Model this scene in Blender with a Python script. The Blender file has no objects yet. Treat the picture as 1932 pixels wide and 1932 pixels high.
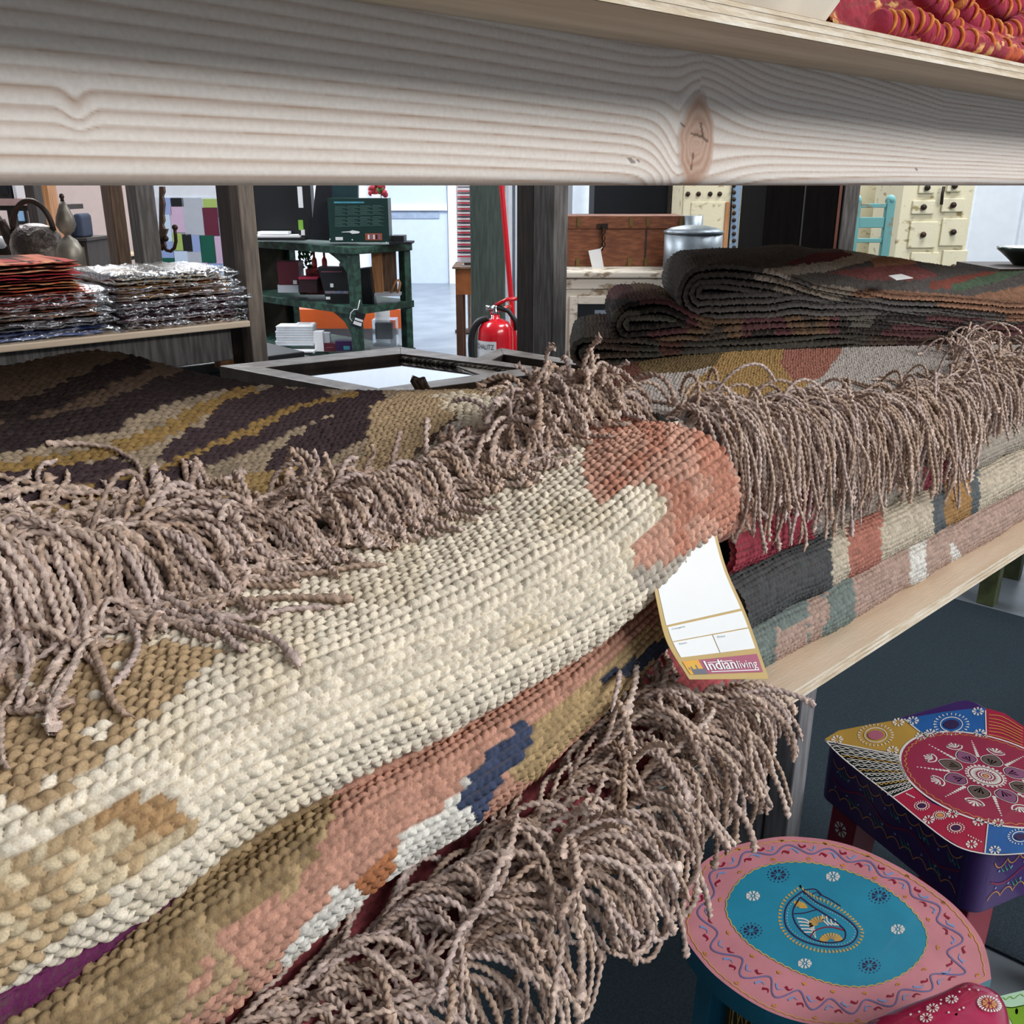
import bpy, math, random
import numpy as np
from mathutils import Vector, Matrix

random.seed(7)
RNG = np.random.default_rng(11)
SC = bpy.context.scene
COL = SC.collection

# ------------------------------------------------------------------ camera frame
EYE = 1.35
FPX, CX, CY = 1750.0, 966.0, 966.0
PITCH = math.atan(616.0 / FPX)
TH = math.atan2(2034, FPX * math.cos(PITCH) + 616 * math.sin(PITCH))
FW = np.array([math.cos(TH), math.sin(TH), 0.0])
RT = np.array([math.sin(TH), -math.cos(TH), 0.0])
CP, SP = math.cos(PITCH), math.sin(PITCH)

def ray(x, y):
    r = x - CX; u = CY - y
    return FW * (FPX * CP + u * SP) + RT * r + np.array([0, 0, u * CP - FPX * SP])

def P(x, y, Y=None, Z=None, D=None, X=None):
    """world point seen at photo pixel (x, y) on a given world plane (Z is absolute height)"""
    r = ray(x, y)
    if Y is not None: s = Y / r[1]
    elif Z is not None: s = (Z - EYE) / r[2]
    elif X is not None: s = X / r[0]
    else: s = D / float(r @ FW)
    return r * s + np.array([0, 0, EYE])

def UZ(x, y, D):
    k = D / (FPX * CP + (CY - y) * SP)
    return (x - CX) * k, EYE + ((CY - y) * CP - FPX * SP) * k

def proj(p):
    q = np.asarray(p, float) - np.array([0, 0, EYE])
    a = q @ FW; b = q @ RT; z = q[..., 2]
    d = a * CP - z * SP; up = a * SP + z * CP
    d = np.where(np.abs(d) < 1e-4, 1e-4, d)
    return CX + FPX * b / d, CY - FPX * up / d

cam_d = bpy.data.cameras.new('camera')
cam_d.sensor_width = 36.0; cam_d.sensor_fit = 'HORIZONTAL'
cam_d.lens = 36.0 * FPX / 1932.0
cam_d.clip_start = 0.02; cam_d.clip_end = 100
cam = bpy.data.objects.new('camera', cam_d); COL.objects.link(cam)
fwd = FW * CP - np.array([0, 0, SP]); upv = FW * SP + np.array([0, 0, CP])
cam.matrix_world = Matrix(((RT[0], upv[0], -fwd[0], 0), (RT[1], upv[1], -fwd[1], 0), (RT[2], upv[2], -fwd[2], EYE), (0, 0, 0, 1)))
cam_d.dof.use_dof = False
SC.camera = cam

# ------------------------------------------------------------------ colour + materials
def lin(c):
    if isinstance(c, str):
        c = c.lstrip('#'); c = [int(c[i:i + 2], 16) for i in (0, 2, 4)]
    o = []
    for v in c:
        v = v / 255.0
        o.append(v / 12.92 if v <= 0.04045 else ((v + 0.055) / 1.055) ** 2.4)
    return np.array(o)

MATS = {}
def M(name, col, rough=0.6, metal=0.0, col2=None, scale=12.0, stretch=(1, 1, 1), mix=(0.4, 0.65), bump=0.0, bscale=60.0, coat=0.0, spec=0.5, var=0.08, detail=4.0, bdist=.004):
    """procedural noise-mixed principled material"""
    if name in MATS: return MATS[name]
    m = bpy.data.materials.new(name); m.use_nodes = True
    nt = m.node_tree; N = nt.nodes; L = nt.links
    b = N['Principled BSDF']
    c1 = lin(col)
    c2 = lin(col2) if col2 is not None else c1 * (1 - 2.2 * var)
    tc = N.new('ShaderNodeTexCoord'); mp = N.new('ShaderNodeMapping')
    mp.inputs['Scale'].default_value = stretch
    L.new(tc.outputs['Object'], mp.inputs['Vector'])
    nz = N.new('ShaderNodeTexNoise'); nz.inputs['Scale'].default_value = scale; nz.inputs['Detail'].default_value = detail
    L.new(mp.outputs['Vector'], nz.inputs['Vector'])
    rp = N.new('ShaderNodeValToRGB')
    rp.color_ramp.elements[0].position = mix[0]; rp.color_ramp.elements[0].color = (*c2, 1)
    rp.color_ramp.elements[1].position = mix[1]; rp.color_ramp.elements[1].color = (*c1, 1)
    L.new(nz.outputs['Fac'], rp.inputs['Fac']); L.new(rp.outputs['Color'], b.inputs['Base Color'])
    b.inputs['Roughness'].default_value = rough; b.inputs['Metallic'].default_value = metal
    b.inputs['Coat Weight'].default_value = coat; b.inputs['Specular IOR Level'].default_value = spec
    if bump > 0:
        n2 = N.new('ShaderNodeTexNoise'); n2.inputs['Scale'].default_value = bscale; n2.inputs['Detail'].default_value = 5
        L.new(mp.outputs['Vector'], n2.inputs['Vector'])
        bp = N.new('ShaderNodeBump'); bp.inputs['Strength'].default_value = bump; bp.inputs['Distance'].default_value = bdist
        L.new(n2.outputs['Fac'], bp.inputs['Height']); L.new(bp.outputs['Normal'], b.inputs['Normal'])
    MATS[name] = m
    return m

def M_attr(name, rough=0.9, spec=0.2, nscale=900.0, nvar=0.25, bump=0.25, sheen=0.0, bdist=0.0006):
    """material whose dye pattern sits in the mesh attribute 'dye'; fibre noise on top"""
    if name in MATS: return MATS[name]
    m = bpy.data.materials.new(name); m.use_nodes = True
    nt = m.node_tree; N = nt.nodes; L = nt.links; b = N['Principled BSDF']
    at = N.new('ShaderNodeAttribute'); at.attribute_name = 'dye'
    tc = N.new('ShaderNodeTexCoord')
    nz = N.new('ShaderNodeTexNoise'); nz.inputs['Scale'].default_value = nscale; nz.inputs['Detail'].default_value = 3
    L.new(tc.outputs['Object'], nz.inputs['Vector'])
    mr = N.new('ShaderNodeMapRange'); mr.inputs['From Min'].default_value = 0.3; mr.inputs['From Max'].default_value = 0.7
    mr.inputs['To Min'].default_value = 1 - nvar; mr.inputs['To Max'].default_value = 1 + nvar
    L.new(nz.outputs['Fac'], mr.inputs['Value'])
    mx = N.new('ShaderNodeVectorMath'); mx.operation = 'SCALE'
    L.new(at.outputs['Color'], mx.inputs[0]); L.new(mr.outputs['Result'], mx.inputs['Scale'])
    L.new(mx.outputs['Vector'], b.inputs['Base Color'])
    b.inputs['Roughness'].default_value = rough; b.inputs['Specular IOR Level'].default_value = spec
    if sheen: b.inputs['Sheen Weight'].default_value = sheen
    if bump:
        bp = N.new('ShaderNodeBump'); bp.inputs['Strength'].default_value = bump; bp.inputs['Distance'].default_value = bdist
        L.new(nz.outputs['Fac'], bp.inputs['Height']); L.new(bp.outputs['Normal'], b.inputs['Normal'])
    MATS[name] = m
    return m

def M_glass(name, col=(1, 1, 1), rough=0.03, trans=0.75, gcol=(1, 1, 1), top=.95):
    if name in MATS: return MATS[name]
    m = bpy.data.materials.new(name); m.use_nodes = True
    nt = m.node_tree; N = nt.nodes; L = nt.links
    N.remove(N['Principled BSDF']); out = N['Material Output']
    t = N.new('ShaderNodeBsdfTransparent'); t.inputs['Color'].default_value = (*col, 1)
    g = N.new('ShaderNodeBsdfGlossy'); g.inputs['Roughness'].default_value = rough; g.inputs['Color'].default_value = (*gcol, 1)
    tc = N.new('ShaderNodeTexCoord'); nz = N.new('ShaderNodeTexNoise'); nz.inputs['Scale'].default_value = 55
    bp = N.new('ShaderNodeBump'); bp.inputs['Strength'].default_value = 0.9 if 'plastic' in name else 0.02; bp.inputs['Distance'].default_value = 0.006
    L.new(tc.outputs['Object'], nz.inputs['Vector']); L.new(nz.outputs['Fac'], bp.inputs['Height']); L.new(bp.outputs['Normal'], g.inputs['Normal'])
    fr = N.new('ShaderNodeLayerWeight'); fr.inputs['Blend'].default_value = 0.35
    L.new(bp.outputs['Normal'], fr.inputs['Normal'])
    mr = N.new('ShaderNodeMapRange'); mr.inputs['To Min'].default_value = 1 - trans; mr.inputs['To Max'].default_value = top
    L.new(fr.outputs['Fresnel'], mr.inputs['Value'])
    mx = N.new('ShaderNodeMixShader')
    L.new(mr.outputs['Result'], mx.inputs['Fac']); L.new(t.outputs['BSDF'], mx.inputs[1]); L.new(g.outputs['BSDF'], mx.inputs[2])
    L.new(mx.outputs['Shader'], out.inputs['Surface'])
    MATS[name] = m
    return m

# ------------------------------------------------------------------ objects
def tag(o, label=None, cat=None, group=None, kind=None):
    if label: o['label'] = label
    if cat: o['category'] = cat
    if group: o['group'] = group
    if kind: o['kind'] = kind
    return o

def thing(name, label, cat, loc=(0, 0, 0), group=None):
    o = bpy.data.objects.new(name, None); COL.objects.link(o)
    o.empty_display_size = 0.05; o.location = tuple(float(v) for v in loc)
    return tag(o, label, cat, group)

def world_loc(o):
    v = Vector(o.location)
    p = o.parent
    while p is not None:
        v = v + Vector(p.location); p = p.parent
    return v

def adopt(o, parent):
    o.parent = parent
    o.location = tuple(-world_loc(parent)) if parent is not None else (0, 0, 0)

def link(name, me, parent=None):
    o = bpy.data.objects.new(name, me); COL.objects.link(o)
    if parent is not None: adopt(o, parent)
    return o

def mesh_np(name, V, F, mats, parent=None, smooth=True, cols=None, midx=None):
    """V (n,3), F (m,4) quads from numpy"""
    me = bpy.data.meshes.new(name)
    n, m = len(V), len(F); k = F.shape[1]
    me.vertices.add(n); me.vertices.foreach_set('co', np.ascontiguousarray(V, np.float32).ravel())
    me.loops.add(m * k); me.loops.foreach_set('vertex_index', np.ascontiguousarray(F, np.int32).ravel())
    me.polygons.add(m)
    me.polygons.foreach_set('loop_start', np.arange(0, m * k, k, dtype=np.int32))
    me.polygons.foreach_set('loop_total', np.full(m, k, np.int32))
    me.polygons.foreach_set('use_smooth', np.full(m, smooth, bool))
    if midx is not None: me.polygons.foreach_set('material_index', np.ascontiguousarray(midx, np.int32))
    me.update(calc_edges=True)
    if cols is not None:
        a = me.attributes.new('dye', 'FLOAT_COLOR', 'POINT')
        c = np.ones((n, 4), np.float32); c[:, :3] = cols
        a.data.foreach_set('color', c.ravel())
    for mt in (mats if isinstance(mats, (list, tuple)) else [mats]): me.materials.append(mt)
    return link(name, me, parent)

class MB:
    """collects shapes for ONE mesh"""
    def __init__(s): s.v = []; s.f = []; s.mi = []; s.sm = []
    def add(s, vs, fs, mi=0, sm=False):
        o = len(s.v); s.v += [tuple(float(c) for c in p) for p in vs]
        for f in fs: s.f.append(tuple(i + o for i in f)); s.mi.append(mi); s.sm.append(sm)
        return s
    def hexa(s, b, t, mi=0):
        """b, t: 4 bottom and 4 top points, same winding (counter-clockwise seen from the top)"""
        return s.add(list(b) + list(t), [(3, 2, 1, 0), (4, 5, 6, 7), (0, 1, 5, 4), (1, 2, 6, 5), (2, 3, 7, 6), (3, 0, 4, 7)], mi)
    def box(s, x0, x1, y0, y1, z0, z1, mi=0):
        return s.hexa([(x0, y0, z0), (x1, y0, z0), (x1, y1, z0), (x0, y1, z0)], [(x0, y0, z1), (x1, y0, z1), (x1, y1, z1), (x0, y1, z1)], mi)
    def obox(s, c, ax, ay, hx, hy, z0, z1, mi=0):
        """oriented box: centre xy c, unit axes ax, ay, half sizes"""
        c = np.array(c[:2]); ax = np.array(ax[:2]); ay = np.array(ay[:2])
        q = [c - ax * hx - ay * hy, c + ax * hx - ay * hy, c + ax * hx + ay * hy, c - ax * hx + ay * hy]
        if ax[0] * ay[1] - ax[1] * ay[0] < 0: q = q[::-1]
        return s.hexa([(p[0], p[1], z0) for p in q], [(p[0], p[1], z1) for p in q], mi)
    def fbox(s, u0, u1, w0, w1, z0, z1, mi=0):
        """box square to the camera heading: u right, w forward"""
        q = [RT * u + FW * w for u, w in ((u0, w0), (u1, w0), (u1, w1), (u0, w1))]
        return s.hexa([(p[0], p[1], z0) for p in q], [(p[0], p[1], z1) for p in q], mi)
    def pbox(s, x0, y0, x1, y1, D, dep, mi=0):
        """frontal box whose front face covers photo pixels x0..x1, y0..y1 at forward distance D"""
        ym = (y0 + y1) / 2
        u0 = UZ(x0, ym, D)[0]; u1 = UZ(x1, ym, D)[0]; z1 = UZ(x0, y0, D)[1]; z0 = UZ(x0, y1, D)[1]
        return s.fbox(u0, u1, D, D + dep, z0, z1, mi)
    def prism(s, poly, d, mi=0, mi_cap=None):
        """closed polygon (3d points) extruded by vector d"""
        n = len(poly); a = [np.array(p, float) for p in poly]; d = np.array(d, float)
        mc = mi if mi_cap is None else mi_cap
        nrm = np.zeros(3)
        for i in range(n): nrm += np.cross(a[i], a[(i + 1) % n])
        if nrm @ d > 0: a = a[::-1]
        vs = a + [p + d for p in a]
        s.add(vs, [tuple(range(n))], mc)
        o = len(s.v) - 2 * n
        s.f.append(tuple(o + n + i for i in reversed(range(n)))); s.mi.append(mi); s.sm.append(False)
        for i in range(n):
            j = (i + 1) % n
            s.f.append((o + j, o + i, o + n + i, o + n + j)); s.mi.append(mi); s.sm.append(False)
        return s
    def tube(s, pts, r, n=8, mi=0, cap=True, closed=False):
        pts = [np.array(p, float) for p in pts]; k = len(pts)
        rs = r if isinstance(r, (list, tuple, np.ndarray)) else [r] * k
        vs = []; prev = None
        for i in range(k):
            if closed: t = pts[(i + 1) % k] - pts[i - 1]
            else: t = pts[min(i + 1, k - 1)] - pts[max(i - 1, 0)]
            t = t / (np.linalg.norm(t) + 1e-12)
            if prev is None:
                a = np.array([0, 0, 1.0]) if abs(t[2]) < 0.9 else np.array([1.0, 0, 0])
                n1 = np.cross(t, a)
            else:
                n1 = prev - t * (prev @ t)
            n1 = n1 / (np.linalg.norm(n1) + 1e-12); prev = n1; n2 = np.cross(t, n1)
            for j in range(n):
                a = 2 * math.pi * j / n
                vs.append(pts[i] + (n1 * math.cos(a) + n2 * math.sin(a)) * rs[i])
        fs = []
        for i in range(k if closed else k - 1):
            i2 = (i + 1) % k
            for j in range(n):
                j2 = (j + 1) % n
                fs.append((i * n + j, i * n + j2, i2 * n + j2, i2 * n + j))
        if cap and not closed: fs += [tuple(reversed(range(n))), tuple((k - 1) * n + j for j in range(n))]
        return s.add(vs, fs, mi, True)
    def lathe(s, c, prof, n=24, mi=0, sx=1.0, sy=1.0):
        """prof: (radius, z) list around vertical axis at c=(x,y,z)"""
        vs = []
        for r, z in prof:
            for j in range(n):
                a = 2 * math.pi * j / n
                vs.append((c[0] + r * math.cos(a) * sx, c[1] + r * math.sin(a) * sy, c[2] + z))
        fs = []; k = len(prof)
        for i in range(k - 1):
            for j in range(n):
                j2 = (j + 1) % n
                fs.append((i * n + j, i * n + j2, (i + 1) * n + j2, (i + 1) * n + j))
        fs += [tuple(reversed(range(n))), tuple((k - 1) * n + j for j in range(n))]
        return s.add(vs, fs, mi, True)
    def ball(s, c, r, n=12, mi=0):
        k = 8; rr = r if isinstance(r, (tuple, list)) else (r, r, r)
        vs = []
        for i in range(k + 1):
            p = math.pi * i / k
            for j in range(n):
                a = 2 * math.pi * j / n
                vs.append((c[0] + rr[0] * math.sin(p) * math.cos(a), c[1] + rr[1] * math.sin(p) * math.sin(a), c[2] - rr[2] * math.cos(p)))
        fs = [(i * n + j, i * n + (j + 1) % n, (i + 1) * n + (j + 1) % n, (i + 1) * n + j) for i in range(k) for j in range(n)]
        return s.add(vs, fs, mi, True)
    def build(s, name, mats, parent=None, bevel=0.0, seg=2):
        me = bpy.data.meshes.new(name)
        me.from_pydata(s.v, [], s.f)
        for mt in (mats if isinstance(mats, (list, tuple)) else [mats]): me.materials.append(mt)
        me.polygons.foreach_set('material_index', np.array(s.mi, np.int32))
        me.polygons.foreach_set('use_smooth', np.array(s.sm, bool))
        me.update()
        o = link(name, me, parent)
        if bevel > 0:
            md = o.modifiers.new('bevel', 'BEVEL'); md.width = bevel; md.segments = seg; md.limit_method = 'ANGLE'; md.angle_limit = math.radians(40)
        return o

def text_verts(body, size=1.0, res=3):
    """flat mesh of lettering: (verts 2d, faces), left-bottom at 0,0"""
    cu = bpy.data.curves.new('lettering', 'FONT'); cu.body = body; cu.size = size; cu.resolution_u = res; cu.fill_mode = 'FRONT'
    o = bpy.data.objects.new('lettering', cu); COL.objects.link(o)
    dg = bpy.context.evaluated_depsgraph_get(); dg.update()
    me = bpy.data.meshes.new_from_object(o.evaluated_get(dg))
    vs = np.array([v.co[:2] for v in me.vertices]); fs = [tuple(p.vertices) for p in me.polygons]
    bpy.data.objects.remove(o); bpy.data.curves.remove(cu); bpy.data.meshes.remove(me)
    if len(vs):
        vs = vs - vs.min(0)
    return vs, fs

# ------------------------------------------------------------------ numeric helpers
def inpoly(px, py, poly):
    res = np.zeros(px.shape, bool); n = len(poly)
    for i in range(n):
        x0, y0 = poly[i]; x1, y1 = poly[(i + 1) % n]
        if y0 == y1: continue
        c = ((y0 > py) != (y1 > py)) & (px < (x1 - x0) * (py - y0) / (y1 - y0) + x0)
        res ^= c
    return res

def dline(px, py, pts):
    """distance to a polyline"""
    d = np.full(px.shape, 1e9)
    for (x0, y0), (x1, y1) in zip(pts[:-1], pts[1:]):
        dx, dy = x1 - x0, y1 - y0
        t = np.clip(((px - x0) * dx + (py - y0) * dy) / (dx * dx + dy * dy + 1e-9), 0, 1)
        d = np.minimum(d, np.hypot(px - x0 - t * dx, py - y0 - t * dy))
    return d

def catmull(A, k, axis):
    """upsample control array along axis k times with a Catmull-Rom spline"""
    A = np.moveaxis(np.asarray(A, float), axis, 0)
    n = A.shape[0]
    if n < 2: return np.moveaxis(A, 0, axis)
    ext = np.concatenate([2 * A[:1] - A[1:2], A, 2 * A[-1:] - A[-2:-1]], 0)
    t = np.linspace(0, n - 1, (n - 1) * k + 1)
    i = np.minimum(t.astype(int), n - 2); f = (t - i).reshape(-1, *([1] * (A.ndim - 1)))
    p0, p1, p2, p3 = ext[i], ext[i + 1], ext[i + 2], ext[i + 3]
    o = 0.5 * ((2 * p1) + (-p0 + p2) * f + (2 * p0 - 5 * p1 + 4 * p2 - p3) * f ** 2 + (-p0 + 3 * p1 - 3 * p2 + p3) * f ** 3)
    return np.moveaxis(o, 0, axis)

def resample(A, n, axis):
    A = np.moveaxis(A, axis, 0)
    seg = np.linalg.norm(np.diff(A, axis=0), axis=-1)
    seg = seg.reshape(seg.shape[0], -1).mean(1)
    s = np.concatenate([[0], np.cumsum(seg)])
    t = np.linspace(0, s[-1], n)
    i = np.clip(np.searchsorted(s, t, side='right') - 1, 0, len(s) - 2)
    f = ((t - s[i]) / (s[i + 1] - s[i] + 1e-12)).reshape(-1, *([1] * (A.ndim - 1)))
    return np.moveaxis(A[i] * (1 - f) + A[i + 1] * f, 0, axis), s[-1]

def vnoise(u, v, seed=0):
    """smooth value noise, vectorised"""
    def h(i, j):
        n = (i.astype(np.int64) * 374761393 + j.astype(np.int64) * 668265263 + seed * 2246822519) & 0x7fffffff
        n = (n ^ (n >> 13)) * 1274126177 & 0x7fffffff
        return ((n ^ (n >> 16)) & 0xffff) / 65535.0
    i = np.floor(u); j = np.floor(v); a = u - i; b = v - j
    a = a * a * (3 - 2 * a); b = b * b * (3 - 2 * b)
    return (h(i, j) * (1 - a) + h(i + 1, j) * a) * (1 - b) + (h(i, j + 1) * (1 - a) + h(i + 1, j + 1) * a) * b

def hash2(r, c, seed=0):
    n = (r.astype(np.int64) * 73856093 ^ c.astype(np.int64) * 19349663 ^ (seed + 1) * 83492791) & 0x7fffffff
    n = (n ^ (n >> 13)) * 1274126177 & 0x7fffffff
    return ((n ^ (n >> 16)) & 0xffff) / 65535.0
# ------------------------------------------------------------------ woven rugs
WOOL = M_attr('wool_weave', rough=0.92, spec=0.15, nscale=700, nvar=0.16, bump=0.35)
YARN = M_attr('twisted_yarn', rough=0.95, spec=0.1, nscale=1500, nvar=0.28, bump=0.4)

def rug_sheet(name, ctrl, dye, parent, row=0.0085, st=0.0095, amp=0.0026, res=0.0019, thick=0.0, tilt=0.45, seed=0, vary=0.16, k=6, along='u', lump=0.0):
    A = catmull(catmull(ctrl, k, 0), k, 1)
    Lu = np.linalg.norm(np.diff(A, axis=0), axis=-1).sum(0).mean(); Lv = np.linalg.norm(np.diff(A, axis=1), axis=-1).sum(1).mean()
    nu, nv = max(3, int(Lu / res)), max(3, int(Lv / res))
    A, Lu = resample(A, nu, 0); A, Lv = resample(A, nv, 1)
    du = np.gradient(A, axis=0); dv = np.gradient(A, axis=1)
    nrm = np.cross(du, dv); nrm /= np.linalg.norm(nrm, axis=-1, keepdims=True) + 1e-12
    U, V = np.meshgrid(np.linspace(0, Lu, nu), np.linspace(0, Lv, nv), indexing='ij')
    if lump:
        A = A + nrm * (lump * (vnoise(U / 0.06, V / 0.06, seed + 5) - 0.5))[..., None]
    a_, b_ = (U, V) if along == 'u' else (V, U)
    wob = (vnoise(a_ / 0.05, b_ / 0.05, seed) - 0.5) * row * 0.9
    bb = (b_ + wob) / row; r = np.floor(bb); fb = bb - r - 0.5
    sgn = np.where(r % 2 == 0, 1.0, -1.0)
    aa = a_ / st + 0.5 * (r % 2) + tilt * fb * sgn + 0.35 * (hash2(r, r * 0, seed + 3) - 0.5)
    c = np.floor(aa); fa = aa - c - 0.5
    rnd = hash2(r, c, seed)
    h = (1 - np.abs(2 * fa) ** 3.0) * (1 - np.abs(2 * fb) ** 2.4)
    h = np.clip(h, 0, 1) ** .62 * (0.7 + 0.5 * hash2(r, c, seed + 9))
    V3 = A + nrm * (amp * h)[..., None]
    # dye is constant over one stitch
    ac = (c + 0.5 - 0.5 * (r % 2)) * st; bc = (r + 0.5) * row
    uc, vc = (ac, bc) if along == 'u' else (bc, ac)
    iu = np.clip(np.round(uc / Lu * (nu - 1)), 0, nu - 1).astype(int); iv = np.clip(np.round(vc / Lv * (nv - 1)), 0, nv - 1).astype(int)
    px, py = proj(A)
    cols = dye(px[iu, iv], py[iu, iv], U[iu, iv], V[iu, iv])
    lum = cols @ np.array([.3, .59, .11])
    cols = lum[..., None] + (cols - lum[..., None]) * .80
    cols = cols * (1 - vary + 2 * vary * rnd)[..., None]
    hh = h / (0.7 + 0.5 * hash2(r, c, seed + 9))          # gaps between stitches: taupe warp colour plus painted crevice shade
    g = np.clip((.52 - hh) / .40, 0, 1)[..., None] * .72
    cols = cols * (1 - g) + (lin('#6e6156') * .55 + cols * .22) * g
    idx = np.arange(nu * nv).reshape(nu, nv)
    F = np.stack([idx[:-1, :-1], idx[1:, :-1], idx[1:, 1:], idx[:-1, 1:]], -1).reshape(-1, 4)
    VV = V3.reshape(-1, 3); CC = cols.reshape(-1, 3)
    if thick > 0:
        # rounded selvedge: an outer rim point, then the back face
        n0 = nu * nv; bw = 14
        B = A - nrm * (thick - amp * h[..., None])
        ci, cj = np.meshgrid(np.arange(nu - 1), np.arange(nv - 1), indexing='ij')
        band = ((ci < bw) | (ci > nu - 2 - bw) | (cj < bw) | (cj > nv - 2 - bw)).reshape(-1)
        F2 = F[band][:, ::-1]
        used = np.unique(F2); mp = np.full(n0, -1); mp[used] = np.arange(len(used)) + n0
        VV = np.concatenate([VV, B.reshape(-1, 3)[used]]); CC = np.concatenate([CC, CC[used]])
        def rim(i): return np.stack([i[:-1], i[1:], mp[i[1:]], mp[i[:-1]]], -1)
        rims = [rim(idx[::-1, 0]), rim(idx[:, -1]), rim(idx[0, :]), rim(idx[-1, ::-1])]
        F = np.concatenate([F, mp[F2]] + [q[:, ::-1] for q in rims])
    return mesh_np(name, VV, F, WOOL, parent, True, CC), A + nrm * (amp * .85)

def roll_ctrl(st, nroll=8):
    """st rows: X, yc, zc, r, yback, zback_top, zback_bottom  (z relative to the eye)"""
    out = []
    for X, yc, zc, r, yb, zt, zb in st:
        p = [(yb, zb), ((yb + yc) / 2, (zb + zc - r) / 2), (yc + r * 0.8, zc - r)]
        for i in range(nroll):
            a = math.radians(-90 - 180 * i / (nroll - 1))
            p.append((yc + r * math.cos(a), zc + r * math.sin(a)))
        p += [(yc + r * 0.8, zc + r), ((yb + yc) / 2, (zt + zc + r) / 2), (yb, zt)]
        out.append([(X, y, z + EYE) for y, z in p])
    return np.array(out)

def ratio(px, py):
    r = ray(px, py); return r[0] / r[1], r[2] / r[1]

def zline(pts, Y):
    """height (relative to the eye) on plane Y so that the curve passes the photo pixels pts; returns f(X)"""
    q = sorted(ratio(*p) for p in pts)
    xs = np.array([a[0] for a in q]); zs = np.array([a[1] for a in q])
    return lambda X: float(np.interp(X / Y, xs, zs)) * Y

def const(c): return np.array(lin(c))
def paint(base, mask, c): base[mask] = lin(c)

# ---- colours of the yarns
CREAM, TAN, BROWN, TERRA, OLIVE = '#e6d9bc', '#b99a6c', '#a07c50', '#c98063', '#8a7350'
TAUPE = '#a08f86'

# ================= left pile =================
def dye_cream(px, py, u, v):
    c = np.empty(px.shape + (3,)); c[:] = lin('#ecdfc6')
    n = vnoise(px / 70, py / 70, 3)
    paint(c, n > 0.62, '#e4d5b8')
    # brown field with a stepped edge, lower left
    brown = inpoly(px, py, [(-400, 1250), (330, 1215), (420, 1235), (330, 1330), (190, 1440), (120, 1500), (60, 1560), (100, 1590), (30, 1600), (-20, 1660), (-400, 1700)])
    paint(c, brown & (vnoise(px / 45, py / 30, 8) > 0.30), '#ba9a6c')
    low = inpoly(px, py, [(30, 1610), (110, 1580), (230, 1500), (270, 1500), (330, 1510), (365, 1560), (330, 1590), (250, 1640), (190, 1700), (60, 1800), (-60, 1900), (-400, 2100), (-400, 1640)])
    paint(c, low, '#c2a475')
    paint(c, low & (vnoise(px / 40, py / 28, 5) > 0.55), '#d8c39a')
    paint(c, inpoly(px, py, [(180, 1545), (240, 1505), (300, 1500), (370, 1545), (330, 1580), (250, 1570)]), '#b28a55')
    # terracotta end with stepped edge
    ter = inpoly(px, py, [(1105, 915), (1130, 960), (1180, 925), (1215, 915), (1250, 935), (1250, 975), (1205, 1010), (1190, 1045), (1190, 1075), (1260, 1050), (1340, 1010), (1700, 1040), (1700, 700), (1100, 700)])
    paint(c, ter, '#d49c82')
    paint(c, ter & (vnoise(px / 40, py / 40, 13) > 0.66), '#cc876a')
    paint(c, inpoly(px, py, [(1190, 1075), (1260, 1050), (1340, 1010), (1360, 1030), (1260, 1100), (1200, 1110)]), '#bfb3a2')
    return c

cream = thing('folded_rug', 'thick cream woven rug with terracotta end, folded into a fat front roll', 'rug', (0.3, 0.52, EYE - 0.42))
st = [(-0.16, .515, -.375, .056, 1.0, -.320, -.42), (-0.02, .512, -.372, .056, 1.0, -.318, -.42), (.12, .514, -.366, .056, 1.0, -.312, -.42), (.23, .525, -.356, .055, 1.0, -.305, -.41),
      (.36, .527, -.353, .055, 1.0, -.305, -.41), (.46, .526, -.345, .055, 1.0, -.300, -.40), (.54, .526, -.334, .056, 1.0, -.295, -.39), (.62, .530, -.312, .056, 1.0, -.28, -.38), (.68, .532, -.296, .055, .95, -.26, -.36), (.735, .536, -.285, .053, .9, -.25, -.35)]
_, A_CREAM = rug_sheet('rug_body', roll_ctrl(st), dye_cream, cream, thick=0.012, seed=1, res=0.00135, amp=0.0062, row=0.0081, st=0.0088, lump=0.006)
# small fold of the same rug that shows under the roll, right of the price tag
def dye_inner(px, py, u, v):
    c = np.empty(px.shape + (3,)); c[:] = lin('#cd9079'); return c
st = [(.52, .585, -.372, .030, .95, -.33, -.40), (.66, .588, -.368, .030, .95, -.33, -.40), (.78, .590, -.362, .030, .95, -.33, -.40), (.893, .588, -.360, .028, .95, -.33, -.40)]
_, A_INN = rug_sheet('inner_fold', roll_ctrl(st), dye_inner, cream, thick=0.009, seed=2, row=0.0075, st=0.0085)

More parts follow.
